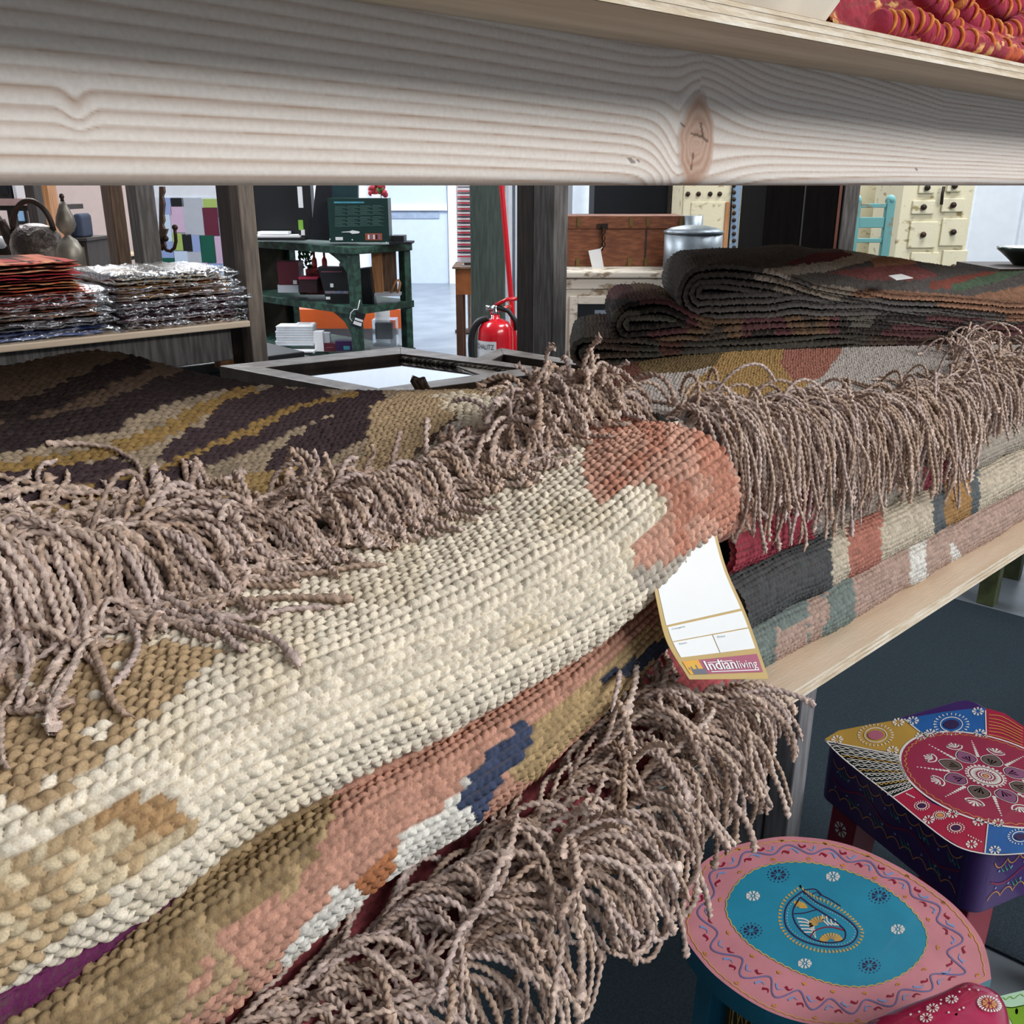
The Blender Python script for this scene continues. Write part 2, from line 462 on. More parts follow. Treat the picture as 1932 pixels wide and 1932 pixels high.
# terracotta / olive rug under it, in two soft folds
def dye_terra(px, py, u, v):
    c = np.empty(px.shape + (3,)); c[:] = lin('#c48c72')
    s = px + 0.9 * (py - 1500)           # along the fold
    ol = inpoly(px, py, [(-400, 1500), (640, 1500), (600, 1620), (540, 1680), (430, 1740), (360, 1860), (300, 1990), (-400, 2400)])
    paint(c, ol, '#957a4f'); paint(c, ol & (vnoise(px / 50, py / 40, 4) > 0.58), '#ab8f60')
    paint(c, inpoly(px, py, [(380, 1750), (300, 1932), (-300, 2300), (300, 2300), (560, 1840)]) & (vnoise(px / 30, py / 30, 21) > .55), '#b2966a')
    e = dline(px, py, [(560, 1800), (660, 1700), (760, 1630), (830, 1575), (905, 1500), (960, 1440)])
    whi = (e < 34 + 10 * (vnoise(px / 30, py / 30, 2) - .5)) & (px > 520) & (px < 905)
    paint(c, whi, '#d9d6cb')
    paint(c, inpoly(px, py, [(670, 1660), (725, 1610), (745, 1600), (735, 1640), (720, 1672), (680, 1690)]), '#b06a34')
    paint(c, inpoly(px, py, [(860, 1520), (900, 1450), (985, 1365), (1010, 1400), (960, 1450), (900, 1540)]), '#3d4a68')
    gold = (dline(px, py, [(985, 1435), (1040, 1380), (1100, 1330), (1180, 1265), (1260, 1200)]) < 36) & (px > 960)
    paint(c, gold & ~inpoly(px, py, [(860, 1520), (900, 1450), (985, 1365), (1010, 1400), (960, 1450), (900, 1540)]), '#b39561')
    paint(c, inpoly(px, py, [(1110, 1290), (1200, 1240), (1260, 1190), (1260, 1215), (1190, 1275)]), '#343c50')
    return c

terra = thing('folded_rug', 'terracotta and olive rug with white and navy edge, under the cream roll', 'rug', (0.3, 0.55, EYE - 0.5))
ctrl = []
for X, yl, zl, rl, yu, zu, ru in [(-.14, .475, -.475, .042, .520, -.428, .026), (.0, .480, -.470, .042, .522, -.428, .026), (.16, .488, -.462, .043, .525, -.422, .026), (.29, .500, -.450, .040, .530, -.412, .026), (.40, .502, -.446, .037, .528, -.408, .024),
                                  (.48, .507, -.439, .035, .528, -.400, .023), (.56, .512, -.424, .033, .532, -.386, .022), (.65, .520, -.402, .030, .540, -.362, .022), (.72, .53, -.395, .030, .55, -.352, .022)]:
    p = [(1.0, zl - rl), (.75, zl - rl)]
    for a in (-90, -120, -150, -180, -210, -240): p.append((yl + rl * math.cos(math.radians(a)), zl + rl * math.sin(math.radians(a))))
    p.append((min(yl, yu) + .006, (zl + rl + zu - ru) / 2 + .004))
    for a in (-150, -185, -220, -255): p.append((yu + ru * math.cos(math.radians(a)), zu + ru * math.sin(math.radians(a))))
    p += [(.7, zu + ru), (1.0, zu + ru)]
    ctrl.append([(X, y, z + EYE) for y, z in p])
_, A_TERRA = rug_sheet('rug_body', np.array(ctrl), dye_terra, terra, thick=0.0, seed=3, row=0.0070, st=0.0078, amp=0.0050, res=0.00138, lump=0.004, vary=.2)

# magenta-striped rug peeping out at the lower left
def dye_mag(px, py, u, v):
    c = np.empty(px.shape + (3,)); c[:] = lin('#6a1f55'); return c
mag = thing('folded_rug', 'deep magenta rug showing as a thin strip at lower left', 'rug', (0.1, 0.5, EYE - 0.45))
st = [(-.16, .468, -.430, .011, .9, -.419, -.441), (-.02, .472, -.428, .011, .9, -.417, -.439), (.08, .482, -.424, .010, .9, -.414, -.434), (.16, .500, -.418, .006, .9, -.412, -.424), (.22, .53, -.412, .005, .9, -.407, -.417)]
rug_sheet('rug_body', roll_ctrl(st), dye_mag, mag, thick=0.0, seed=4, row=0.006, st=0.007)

# red fringed rug lying on the plywood, its edge hanging over
def dye_red(px, py, u, v):
    c = np.empty(px.shape + (3,)); c[:] = lin('#9c3f48')
    paint(c, inpoly(px, py, [(1000, 1250), (1400, 1250), (1300, 1440), (1010, 1450)]), '#b84a50')
    paint(c, (dline(px, py, [(1080, 1400), (1200, 1350), (1420, 1290)]) < 14), '#8b7a70')
    return c
red = thing('fringed_rug', 'red woven rug with taupe fringe hanging over the shelf edge', 'rug', (0.4, 0.5, EYE - 0.55))
ctrl = []
fz = [(-.12, -.575), (.05, -.572), (.2, -.568), (.35, -.560), (.45, -.548), (.55, -.525), (.66, -.502), (.76, -.494), (.80, -.497)]
for X, z in fz:
    yf = .438 if X < .5 else .438 + (X - .5) * .16
    p = [(yf, z - .006), (yf + .012, z + .006), (yf + .04, z + .018), (yf + .1, max(z + .030, -.545)), (.66, -.535), (.85, -.54), (1.0, -.545)]
    ctrl.append([(X, y, q + EYE) for y, q in p])
RED_EDGE = np.array([(X, (.438 if X < .5 else .438 + (X - .5) * .16), z + EYE) for X, z in fz])
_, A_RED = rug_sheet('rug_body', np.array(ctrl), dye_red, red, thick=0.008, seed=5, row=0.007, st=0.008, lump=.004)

# brown patterned rug on top
def dye_top(px, py, u, v):
    c = np.empty(px.shape + (3,)); c[:] = lin('#a08c70')
    paint(c, vnoise(px / 60, py / 30, 31) > .6, '#8d7c64')
    paint(c, inpoly(px, py, [(-300, 600), (420, 600), (330, 720), (200, 780), (60, 830), (-300, 920)]), '#5e4a3a')
    gold = '#987632'
    dark = '#433338'
    for pts, w, col in [
        ([(-300, 880), (60, 825), (200, 790), (300, 745), (420, 712), (560, 700)], 26, '#33272a'),
        ([(-300, 830), (60, 772), (180, 722), (260, 690)], 20, '#2d2222'),
        ([(-300, 905), (0, 893), (160, 868), (300, 820), (400, 770), (470, 745)], 13, gold),
        ([(-100, 925), (120, 905), (230, 886), (205, 900), (150, 915), (-60, 935)], 20, dark),
        ([(330, 860), (430, 810), (520, 780), (600, 765), (520, 760), (420, 790)], 26, dark),
        ([(-100, 945), (120, 938), (250, 915), (340, 880), (440, 835), (540, 790), (640, 762), (710, 752)], 13, gold),
        ([(-100, 960), (160, 940), (280, 915), (380, 875), (470, 840), (560, 795), (650, 770), (700, 765)], 14, dark),
        ([(540, 880), (620, 830), (690, 790), (700, 770)], 36, dark),
        ([(740, 880), (830, 815), (900, 780), (1000, 745)], 13, '#54403a')]:
        paint(c, dline(px, py, pts) < w * (0.8 + .4 * vnoise(px / 25, py / 18, 17)), col)
    tan = inpoly(px, py, [(690, 860), (700, 770), (760, 745), (960, 735), (870, 780), (800, 840), (760, 900), (560, 960), (600, 920)])
    paint(c, tan, '#b79a70')
    paint(c, dline(px, py, [(800, 880), (850, 820), (920, 770), (980, 748)]) < 12, '#c9bfb2')
    paint(c, inpoly(px, py, [(820, 900), (860, 825), (930, 775), (1000, 750), (1130, 735), (1300, 735), (1300, 900)]), '#b5694b')
    paint(c, inpoly(px, py, [(0, 960), (100, 955), (300, 930), (560, 880), (560, 960), (420, 975), (100, 990)]), '#b39150')
    paint(c, dline(px, py, [(-50, 1000), (150, 988), (300, 985), (420, 970), (560, 940)]) < 5, '#d5cbb8')
    paint(c, inpoly(px, py, [(-50, 1006), (150, 994), (300, 991), (430, 977), (430, 1030), (-50, 1060)]), '#b5664c')
    return c

top = thing('fringed_rug', 'brown, gold and purple striped rug with taupe fringe, atop the cream roll', 'rug', (0.5, 0.85, EYE - 0.3))
fr_f = [(-200, 1058), (0, 1056), (200, 1062), (400, 1036), (550, 996), (700, 946), (850, 875), (1000, 825), (1100, 792), (1180, 775), (1300, 805), (1420, 840)]
fr_b = [(-200, 712), (0, 700), (90, 680), (190, 668), (290, 684), (400, 722), (550, 738), (700, 744), (850, 742), (1000, 740), (1150, 730), (1300, 735)]
zf, zb = zline(fr_f, .70), zline(fr_b, 1.06)
Xs = np.linspace(-.1, .80, 13); ctrl = []
TOP_EDGE = []
for X in Xs:
    Xb = X * 1.06 / .70 * .8 + .02
    a, b = zf(X), zb(Xb)
    row_ = [(X, .705, a - .012 + EYE), (X, .70, a + EYE)]
    for t in (.12, .28, .45, .62, .8, 1.0):
        Xt = X + (Xb - X) * t; Y = .70 + .36 * t
        bul = .012 * math.sin(math.pi * t) + .010 * math.sin(7 * t + 5 * X) * (1 - t) * t * 4 * .6
        row_.append((Xt, Y, a + (b - a) * t + bul + EYE))
    row_ += [(Xb, 1.075, b - .02 + EYE), (Xb, 1.08, b - .10 + EYE)]
    ctrl.append(row_); TOP_EDGE.append((X, .70, a + EYE))
TOP_EDGE = np.array(TOP_EDGE)
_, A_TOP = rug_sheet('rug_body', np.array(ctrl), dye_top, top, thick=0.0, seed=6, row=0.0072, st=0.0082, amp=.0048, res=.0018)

# ================= right pile =================
def dye_r1(px, py, u, v):
    c = np.empty(px.shape + (3,)); c[:] = lin('#b39484')
    n = vnoise(px / 55, py / 40, 5)
    s = px
    paint(c, (s < 1525) | ((s > 1548) & (s < 1610)), '#74827c')
    paint(c, (s > 1462) & (s < 1520) & (py > 1190 - (s - 1460) * .4), '#b39484')
    paint(c, (s > 1520) & (s < 1560) & (n > .5), '#b39484')
    paint(c, (s > 1715) & (s < 1745), '#d8d5cc'); paint(c, (s > 1790) & (s < 1880) & (n > .42), '#d8d5cc')
    return c
def dye_r2(px, py, u, v):
    c = np.empty(px.shape + (3,)); c[:] = lin('#c3b59c')
    paint(c, px < 1568, '#4d5052'); paint(c, (px > 1600) & (px < 1660), '#b7705c')
    paint(c, (px > 1760) & (px < 1845) & (py < 1030), '#5c6468'); paint(c, (px > 1780) & (px < 1830) & (py < 985), '#a87c3e')
    return c
def dye_r3(px, py, u, v):
    c = np.empty(px.shape + (3,)); c[:] = lin('#a79c8c')
    paint(c, px < 1548, '#a83346'); paint(c, (px > 1535) & (px < 1560), '#8b8178')
    paint(c, (px > 1740) & (px < 1800), '#9c3b4d')
    return c
def dye_r3b(px, py, u, v):
    c = np.empty(px.shape + (3,)); c[:] = lin('#9a8f84')
    paint(c, px < 1500, '#bb7a70'); return c
PILE_R = []
for nm, lab, dy, st, sd in [
    ('folded_rug', 'sage green and dusty pink folded rug, lowest of the right pile on the plywood', dye_r1, [(.855, .572, -.5435, .032, .72, -.512, -.5755), (1.0, .568, -.5435, .032, .72, -.512, -.5755), (1.4, .566, -.5435, .032, .72, -.512, -.5755), (1.7, .566, -.5435, .032, .72, -.512, -.5755), (2.1, .566, -.5435, .032, .72, -.512, -.5755)], 11),
    ('folded_rug', 'charcoal and oatmeal folded rug, second from the bottom of the right pile', dye_r2, [(.87, .578, -.478, .032, .72, -.446, -.51), (1.0, .574, -.478, .032, .72, -.446, -.51), (1.4, .570, -.478, .032, .72, -.446, -.51), (1.7, .568, -.478, .032, .72, -.446, -.51), (2.1, .568, -.478, .032, .72, -.446, -.51)], 12),
    ('folded_rug', 'crimson ended folded rug in the middle of the right pile', dye_r3, [(.875, .605, -.411, .033, .72, -.38, -.444), (.95, .602, -.411, .033, .72, -.38, -.444), (1.1, .60, -.412, .032, .72, -.38, -.444), (1.4, .59, -.414, .030, .72, -.384, -.444), (1.7, .585, -.416, .028, .72, -.39, -.444), (2.1, .585, -.416, .028, .72, -.39, -.444)], 13),
    ('folded_rug', 'pinkish grey folded rug directly under the fringed rug of the right pile', dye_r3b, [(.93, .625, -.345, .030, .72, -.318, -.375), (1.05, .620, -.347, .030, .72, -.318, -.376), (1.2, .62, -.350, .028, .72, -.322, -.378), (1.6, .62, -.354, .026, .72, -.328, -.38), (2.1, .62, -.36, .024, .72, -.336, -.384)], 14)]:
    t = thing(nm, lab, 'rug', (1.5, .7, EYE + st[2][2] - st[2][3]))
    _, A = rug_sheet('rug_body', roll_ctrl(st), dy, t, thick=0.009, seed=sd, row=0.0066, st=0.0076, amp=.0042, res=.0017, lump=.006)
    PILE_R.append(A)

def dye_r4(px, py, u, v):
    c = np.empty(px.shape + (3,)); c[:] = lin('#b3a9a2')
    n = vnoise(px / 40, py / 20, 9)
    paint(c, inpoly(px, py, [(900, 600), (1190, 640), (1230, 715), (1100, 760), (900, 780)]), '#6d4034')
    paint(c, inpoly(px, py, [(1190, 640), (1330, 670), (1400, 655), (1370, 690), (1290, 705), (1210, 712)]), '#6f5a34')
    paint(c, inpoly(px, py, [(1380, 650), (1600, 640), (1560, 700), (1490, 755), (1440, 775), (1300, 775), (1290, 740), (1350, 690)]), '#a8823f')
    paint(c, inpoly(px, py, [(1490, 640), (1592, 640), (1585, 670), (1550, 715), (1500, 728), (1470, 690)]), '#a26450')
    paint(c, inpoly(px, py, [(1380, 765), (1440, 758), (1470, 750), (1500, 765), (1460, 785), (1380, 790)]), '#566068')
    paint(c, inpoly(px, py, [(1470, 778), (1510, 765), (1560, 785), (1500, 800)]), '#b06a48')
    return c
r4 = thing('fringed_rug', 'grey, gold and salmon rug with hanging taupe fringe on top of the right pile', 'rug', (1.5, .8, EYE - 0.32))
f4 = [(1150, 760), (1300, 800), (1390, 800), (1520, 795), (1650, 780), (1760, 748), (1850, 712), (1932, 690), (2050, 672), (2200, 660)]
b4 = [(1050, 745), (1130, 708), (1250, 682), (1400, 654), (1500, 640), (1600, 628), (1700, 620), (1780, 612), (1850, 606), (1932, 600), (2100, 590)]
zf4, zb4 = zline(f4, .615), zline(b4, 1.03)
ctrl = []; R4_EDGE = []
for X in [.80, .9, 1.0, 1.12, 1.25, 1.4, 1.55, 1.75, 2.0, 2.3]:
    Xb = min(X * 1.28 - .02, 2.9)
    a = zf4(X); b = zb4(Xb)
    row_ = [(X, .612, a - .022 + EYE), (X, .606, a - .012 + EYE), (X, .612, a - .002 + EYE)]
    for t in (.12, .3, .5, .75, 1.0):
        row_.append((X + (Xb - X) * t, .615 + .415 * t, a + (b - a) * t + .006 * math.sin(math.pi * t) + EYE))
    row_.append((Xb, 1.10, b - .01 + EYE))
    ctrl.append(row_); R4_EDGE.append((X, .608, a - .012 + EYE))
R4_EDGE = np.array(R4_EDGE)
_, A_R4 = rug_sheet('rug_body', np.array(ctrl), dye_r4, r4, thick=0.0, seed=15, row=0.0070, st=0.0080, amp=.0046, res=.0017)

# ================= dark rugs at the back right =================
E1 = np.array([.93, -.37, 0]); E1 /= np.linalg.norm(E1); E2 = np.array([.72, .69, 0]); E2 /= np.linalg.norm(E2)
DO = np.array([1.345, 1.035, 0])
def dpt(s, d, z): return DO + E1 * s + E2 * d + np.array([0, 0, z + EYE])
def dye_d1(px, py, u, v):
    c = np.empty(px.shape + (3,)); c[:] = lin('#5a5654')
    paint(c, inpoly(px, py, [(1480, 500), (1540, 478), (1610, 475), (1615, 500), (1560, 505)]), '#6b3038')
    paint(c, inpoly(px, py, [(1560, 455), (1660, 460), (1700, 488), (1600, 480)]), '#8d8983')
    paint(c, dline(px, py, [(1430, 520), (1560, 505), (1640, 485), (1700, 478)]) < 9, '#b3a99a')
    paint(c, inpoly(px, py, [(1560, 515), (1640, 505), (1720, 500), (1770, 520), (1740, 530), (1640, 530)]), '#8a4a48')
    paint(c, inpoly(px, py, [(1640, 490), (1710, 478), (1730, 500), (1650, 505)]), '#a5714f')
    paint(c, dline(px, py, [(1760, 540), (1850, 525), (1910, 500)]) < 9, '#8a4436')
    paint(c, dline(px, py, [(1800, 545), (1880, 525), (1940, 505)]) < 8, '#4f6a52')
    paint(c, inpoly(px, py, [(1560, 548), (1700, 550), (1830, 560), (1932, 540), (1990, 560), (1990, 620), (1850, 590), (1700, 565)]), '#96694c')
    paint(c, (dline(px, py, [(1470, 535), (1540, 548), (1600, 553)]) < 10), '#8c8272')
    return c
def dye_dk(cols, seed):
    def f(px, py, u, v):
        c = np.empty(px.shape + (3,)); k = np.floor(vnoise(px / 90, py / 60, seed) * 0.999 * len(cols)).astype(int)
        c[:] = np.array([lin(x) for x in cols])[np.clip(k, 0, len(cols) - 1)]
        return c
    return f
def d_rug(label, tops, bots, dye, seed, dep=.42, s0=0.0, back=None, nl=2):
    """tops/bots: (s, z) along the front edge; the fold is the left loop"""
    t = thing('folded_rug', label, 'rug', dpt(.3, .15, bots[1][1]))
    def path(d, inset):
        kk = min(d / .18, 1.0)
        zt = [(s, z + (back[i] - z) * kk if back else z) for i, (s, z) in enumerate(tops)]
        zl = bots[0][1] + inset; zu = zt[0][1] - inset; m = (zl + zu) / 2; r = (zu - zl) / 2
        p = [(s, z + inset) for s, z in reversed(bots)]
        for a in (-70, -100, -130, -160, -185, -215, -245, -275): p.append((s0 + r + inset + (r * 1.05) * math.cos(math.radians(a)), m + r * math.sin(math.radians(a))))
        p += [(s, z - inset) for s, z in zt]
        return p
    for nm, ins in (('outer_layer', 0.0), ('inner_layer', .013), ('inner_layer', .0255), ('inner_layer', .037))[:nl]:
        ds = (0, .06, .14, .25, dep)
        pp = [path(d, ins) for d in ds]
        ctrl = np.array([[dpt(pp[j][i][0], ds[j] + .006 * math.sin(9 * pp[j][i][0] + seed + ins * 90), pp[j][i][1]) for j in range(len(ds))] for i in range(len(pp[0]))])
        rug_sheet(nm, ctrl, dye, t, row=.0075, st=.0085, amp=.0032, res=.0026, thick=.0085, seed=seed, along='v', lump=.006)
    return t
d_rug('grey, wine and rust patterned rug loosely folded on top of the dark back stack',
      [(.10, -.134), (.20, -.150), (.31, -.178), (.55, -.218), (.82, -.250), (1.2, -.26)], [(.09, -.226), (.20, -.226), (.31, -.228), (.55, -.248), (.82, -.274), (1.2, -.28)], dye_d1, 21,
      back=[-.125, -.125, -.125, -.150, -.190, -.20], dep=.30, nl=4)
d_rug('dark brown and charcoal folded rug, middle one of the dark back stack',
      [(-.03, -.192), (.08, -.228), (.31, -.234), (.55, -.254), (.82, -.280), (1.2, -.286)], [(-.04, -.262), (.08, -.262), (.31, -.264), (.55, -.276), (.82, -.292), (1.2, -.296)], dye_dk(['#4a4038', '#6b5038', '#5a3236', '#2f2b2a', '#56534a'], 5), 22, s0=-.13, dep=.30, nl=3)
d_rug('maroon and brown folded rug, lowest of the dark back stack',
      [(-.13, -.252), (.05, -.268), (.31, -.270), (.55, -.282), (.82, -.298), (1.2, -.302)], [(-.14, -.298), (.05, -.298), (.31, -.298), (.55, -.304), (.82, -.312), (1.2, -.316)], dye_dk(['#3b2422', '#4a3a30', '#3f3d36', '#503028'], 8), 23, s0=-.205, dep=.30)
# ------------------------------------------------------------------ fringes of two-ply twisted yarn
GX0, GX1, GY0, GY1, GC = -.3, 2.9, .1, 1.4, .004
GNX, GNY = int((GX1 - GX0) / GC), int((GY1 - GY0) / GC)
def height_grid(arrs):
    H = np.full((GNX, GNY), -9.0)
    for A in arrs:
        p = catmull(A[::2, ::2], 2, 0).reshape(-1, 3) if False else A.reshape(-1, 3)
        i = ((p[:, 0] - GX0) / GC).astype(int); j = ((p[:, 1] - GY0) / GC).astype(int)
        ok = (i >= 0) & (i < GNX) & (j >= 0) & (j < GNY)
        np.maximum.at(H, (i[ok], j[ok]), p[ok, 2])
    for _ in range(1):
        G = H.copy()
        for a in (-1, 0, 1):
            for b in (-1, 0, 1):
                G = np.maximum(G, np.where(H < -5, np.roll(np.roll(H, a, 0), b, 1), -9))
        H = G
    return H

def drop_strand(H, p, d, L, rng, r, curl=.25, grav=.16, pile=.75, step=.004, gap=.05):
    n = int(L / step); pts = [p.copy()]; w = rng.normal(0, 1, 3)
    hit = []
    for k in range(n):
        w = .86 * w + .5 * rng.normal(0, 1, 3)
        d = d + np.array([w[0], w[1], w[2] * .6]) * curl * .25; d[2] -= grav
        d /= np.linalg.norm(d)
        q = p + d * step
        i = int((q[0] - GX0) / GC); j = int((q[1] - GY0) / GC)
        if 0 <= i < GNX and 0 <= j < GNY:
            h = H[i, j] + r
            if h - gap < q[2] < h:
                q[2] = min(h, p[2] + step * 1.2)
                d = q - p; d /= np.linalg.norm(d) + 1e-9
            hit.append((i, j, q[2]))
        p = q; pts.append(p.copy())
    for i, j, z in hit:
        if z > H[i, j] and z - H[i, j] < .012: H[i, j] = H[i, j] + (z + r * .6 - H[i, j]) * pile
        for a, b in ((1, 0), (0, 1), (-1, 0), (0, -1)):
            ii, jj = i + a, j + b
            if 0 <= ii < GNX and 0 <= jj < GNY and H[ii, jj] < z < H[ii, jj] + .012: H[ii, jj] += (z - H[ii, jj]) * pile * .7
    return np.array(pts)

def strands_mesh(name, paths, radii, parent, rng, twist=.0062, npt=100, nth=8, base=TAUPE, label=None):
    S = len(paths)
    P_ = np.zeros((S, npt, 3)); Ls = np.zeros(S)
    for s, p in enumerate(paths):
        p = catmull(p[::2] if len(p) > 8 else p, 4, 0)
        q, L = resample(p, npt, 0); P_[s] = q; Ls[s] = L
    T = np.gradient(P_, axis=1); T /= np.linalg.norm(T, axis=-1, keepdims=True) + 1e-12
    # parallel transport frame
    N1 = np.zeros_like(T); a = rng.normal(0, 1, (S, 3))
    n = np.cross(T[:, 0], a); n /= np.linalg.norm(n, axis=-1, keepdims=True); N1[:, 0] = n
    for k in range(1, npt):
        n = n - T[:, k] * (n * T[:, k]).sum(-1, keepdims=True); n /= np.linalg.norm(n, axis=-1, keepdims=True) + 1e-12; N1[:, k] = n
    N2 = np.cross(T, N1)
    th = np.linspace(0, 2 * np.pi, nth, endpoint=False)
    arc = np.linspace(0, 1, npt)[None, :] * Ls[:, None]
    ph = arc / twist * np.pi + rng.uniform(0, 6, (S, 1))
    R = np.array(radii)[:, None] * (1 + .05 * rng.normal(0, 1, (S, npt)).cumsum(1) / 6)
    R = np.clip(R, .6 * np.array(radii)[:, None], 1.35 * np.array(radii)[:, None])
    t = np.linspace(0, 1, npt)[None, :]
    tuft = np.clip((t - .89) / .07, 0, 1)
    R = R * (1 + .45 * tuft * rng.uniform(-.4, 1.3, (S, 1)) - .8 * np.clip((t - .965) / .035, 0, 1))
    R = np.maximum(R, .0004)
    cs = np.cos(th[None, None, :] - ph[..., None])
    rr = R[..., None] * (.50 * np.abs(cs) + np.sqrt(.56 ** 2 - .25 * (1 - cs ** 2)))
    rr = rr * (1 + tuft[..., None] * .45 * np.clip(rng.normal(0, 1, (S, 1, nth)) + .5 * rng.normal(0, 1, (S, npt, nth)), -1.4, 1.6))
    V = P_[:, :, None, :] + (N1[:, :, None, :] * np.cos(th)[None, None, :, None] + N2[:, :, None, :] * np.sin(th)[None, None, :, None]) * rr[..., None]
    b = lin(base)
    tint = np.array([lin(c) for c in ('#b3a299', '#c7b8b0', '#9c897e', '#bfad9f', '#b8aaa8', '#a8927f')])[rng.integers(0, 6, S)]
    ply = .5 + .5 * np.sign(np.cos(th[None, None, :] - ph[..., None]))
    C = (b[None, None, None, :] * .45 + tint[:, None, None, :] * .55) * (.80 + .34 * ply)[..., None]
    C = C * (1 + .22 * tuft[..., None, None]) * (1 + .08 * rng.normal(0, 1, (S, npt, 1, 1)))
    C = np.clip(C * 1.30 * np.array([1.02, .99, .96]), .02, .9)
    idx = np.arange(S * npt * nth).reshape(S, npt, nth)
    F = np.stack([idx[:, :-1, :], np.roll(idx, -1, 2)[:, :-1, :], np.roll(idx, -1, 2)[:, 1:, :], idx[:, 1:, :]], -1).reshape(-1, 4)
    o = mesh_np(name, V.reshape(-1, 3), F, YARN, parent, True, C.reshape(-1, 3))
    tag(o, kind='stuff')
    if label: o['label'] = label
    return o

def along(E, s):
    """point on polyline E at fraction s by X"""
    x = E[0, 0] + (E[-1, 0] - E[0, 0]) * s
    return np.array([x, np.interp(x, E[:, 0], E[:, 1]), np.interp(x, E[:, 0], E[:, 2])])

def fringe(E, n, H, rng, yaw, yawsd, pitch, L, s0=0, s1=1, r=.003, curl=.25, grav=.16, pile=.75, lift=.004, order=None, gap=.05):
    out, rad = [], []
    ss = rng.uniform(s0, s1, n)
    for s in ss:
        p = along(E, s) + np.array([0, -.002, lift + rng.uniform(0, .004)])
        a = math.radians(rng.normal(yaw(s) if callable(yaw) else yaw, yawsd)); e = math.radians(rng.normal(pitch, 14))
        d = np.array([math.sin(a) * math.cos(e), -math.cos(a) * math.cos(e), math.sin(e)])
        out.append(drop_strand(H, p, d, L * rng.uniform(.75, 1.15), rng, r, curl, grav, pile, gap=gap)); rad.append(r * rng.uniform(.85, 1.15))
    return out, rad

rng = np.random.default_rng(5)
def cull(paths, radii, poly, depth):
    """leave the price tag free: drop strands that would lie across it"""
    o, q = [], []
    for p, r in zip(paths, radii):
        x, y = proj(p); m = inpoly(x, y, poly) & (np.linalg.norm(p - np.array([0, 0, EYE]), axis=1) < depth)
        if not m.any(): o.append(p); q.append(r)
    return o, q
TAGPOLY = [(1210, 1070), (1345, 985), (1372, 1060), (1425, 1180), (1460, 1288), (1290, 1292), (1240, 1200)]
# front pile: red rug fringe hanging down in front of the shelf
H3 = height_grid([A_RED])
p, r_ = [], []
for (s0, s1, n, yaw, ysd, pit, L) in [(.0, .35, 70, 40, 26, -8, .12), (.3, .62, 120, 48, 24, -5, .125), (.6, .98, 150, 46, 22, -2, .135)]:
    a, b = fringe(RED_EDGE, n, H3, rng, yaw, ysd, pit, L, s0, s1, r=.0029, curl=.22, grav=.12, lift=.003, pile=.4); p += a; r_ += b
for (s0, s1, n, bk) in [(.55, .98, 100, 0), (.3, .6, 65, 0), (.1, .35, 25, 0), (.72, 1.0, 70, .035), (.8, 1.0, 45, .06)]:      # long ones that lie on the rug first, then slip over
    E_ = RED_EDGE + np.array([0, .045 + bk, .022 + bk * .3])
    a, b = fringe(E_, n, H3, rng, 60, 22, -4, .165, s0, s1, r=.0029, curl=.25, grav=.12, pile=.4); p += a; r_ += b
for k in range(12):    # ends reaching out to the right of the pile
    a0 = along(RED_EDGE, rng.uniform(.80, .93)) + np.array([0, -.004, .006]); d = np.array([1, -.62 + rng.normal(0, .2), rng.normal(-.05, .12)])
    p.append(drop_strand(H3, a0, d / np.linalg.norm(d), .14, rng, .0029, .2, .09, .4)); r_.append(.0029)
for k in range(14):    # a few looped ends
    a0 = along(RED_EDGE, rng.uniform(.55, .72)); w = rng.uniform(.03, .07); dp = rng.uniform(.06, .10)
    t = np.linspace(0, 1, 16); off = rng.uniform(0, .02)
    p.append(np.stack([a0[0] + w * t + .012 * np.sin(6 * t + k), a0[1] - .012 - off - .03 * np.sin(math.pi * t), a0[2] - dp * np.sin(math.pi * t ** .8) - .01 * t], 1)); r_.append(.0028)
p, r_ = cull(p, r_, TAGPOLY, 1.2)
strands_mesh('fringe', p, r_, red, rng)

# front pile: fringe of the brown rug, piled over the cream roll
H1 = height_grid([A_CREAM, A_TOP, A_TERRA, A_INN, A_RED])
p, r_ = [], []
def yaw1(s): return np.interp(s, [0, .12, .25, .45, .6, .8, 1], [40, 56, 40, 66, 44, 54, 50])
for (s0, s1, n, pit, L, gr, ysd) in [(-.02, 1.0, 300, -42, .120, .24, 24), (-.02, .42, 190, -38, .19, .24, 24), (.03, .36, 110, -30, .24, .22, 24), (.34, .58, 90, 0, .10, .17, 32), (.5, .95, 170, -25, .12, .22, 28), (.78, 1.04, 190, 2, .115, .15, 34)]:
    a, b = fringe(TOP_EDGE, n, H1, rng, yaw1, ysd, pit, L, s0, s1, r=.0029, curl=.20, grav=gr, pile=.14, lift=-.007); p += a; r_ += b
for x, y, tx, ty in [(625, 950, 612, 852), (575, 905, 545, 845), (585, 900, 592, 848), (690, 880, 700, 838), (60, 1010, 30, 940), (85, 990, 110, 962)]:   # stray upright ends
    a, b = P(x, y, Y=.70), P(tx, ty, Y=.695)
    m = (a + b) / 2 + np.array([.006, 0, 0])
    p.append(np.array([a - (b - a) * .4, a, a * .7 + m * .3, m, m * .5 + b * .5, b])); r_.append(.0024)
p, r_ = cull(p, r_, TAGPOLY, 1.2)
strands_mesh('fringe', p, r_, top, rng)

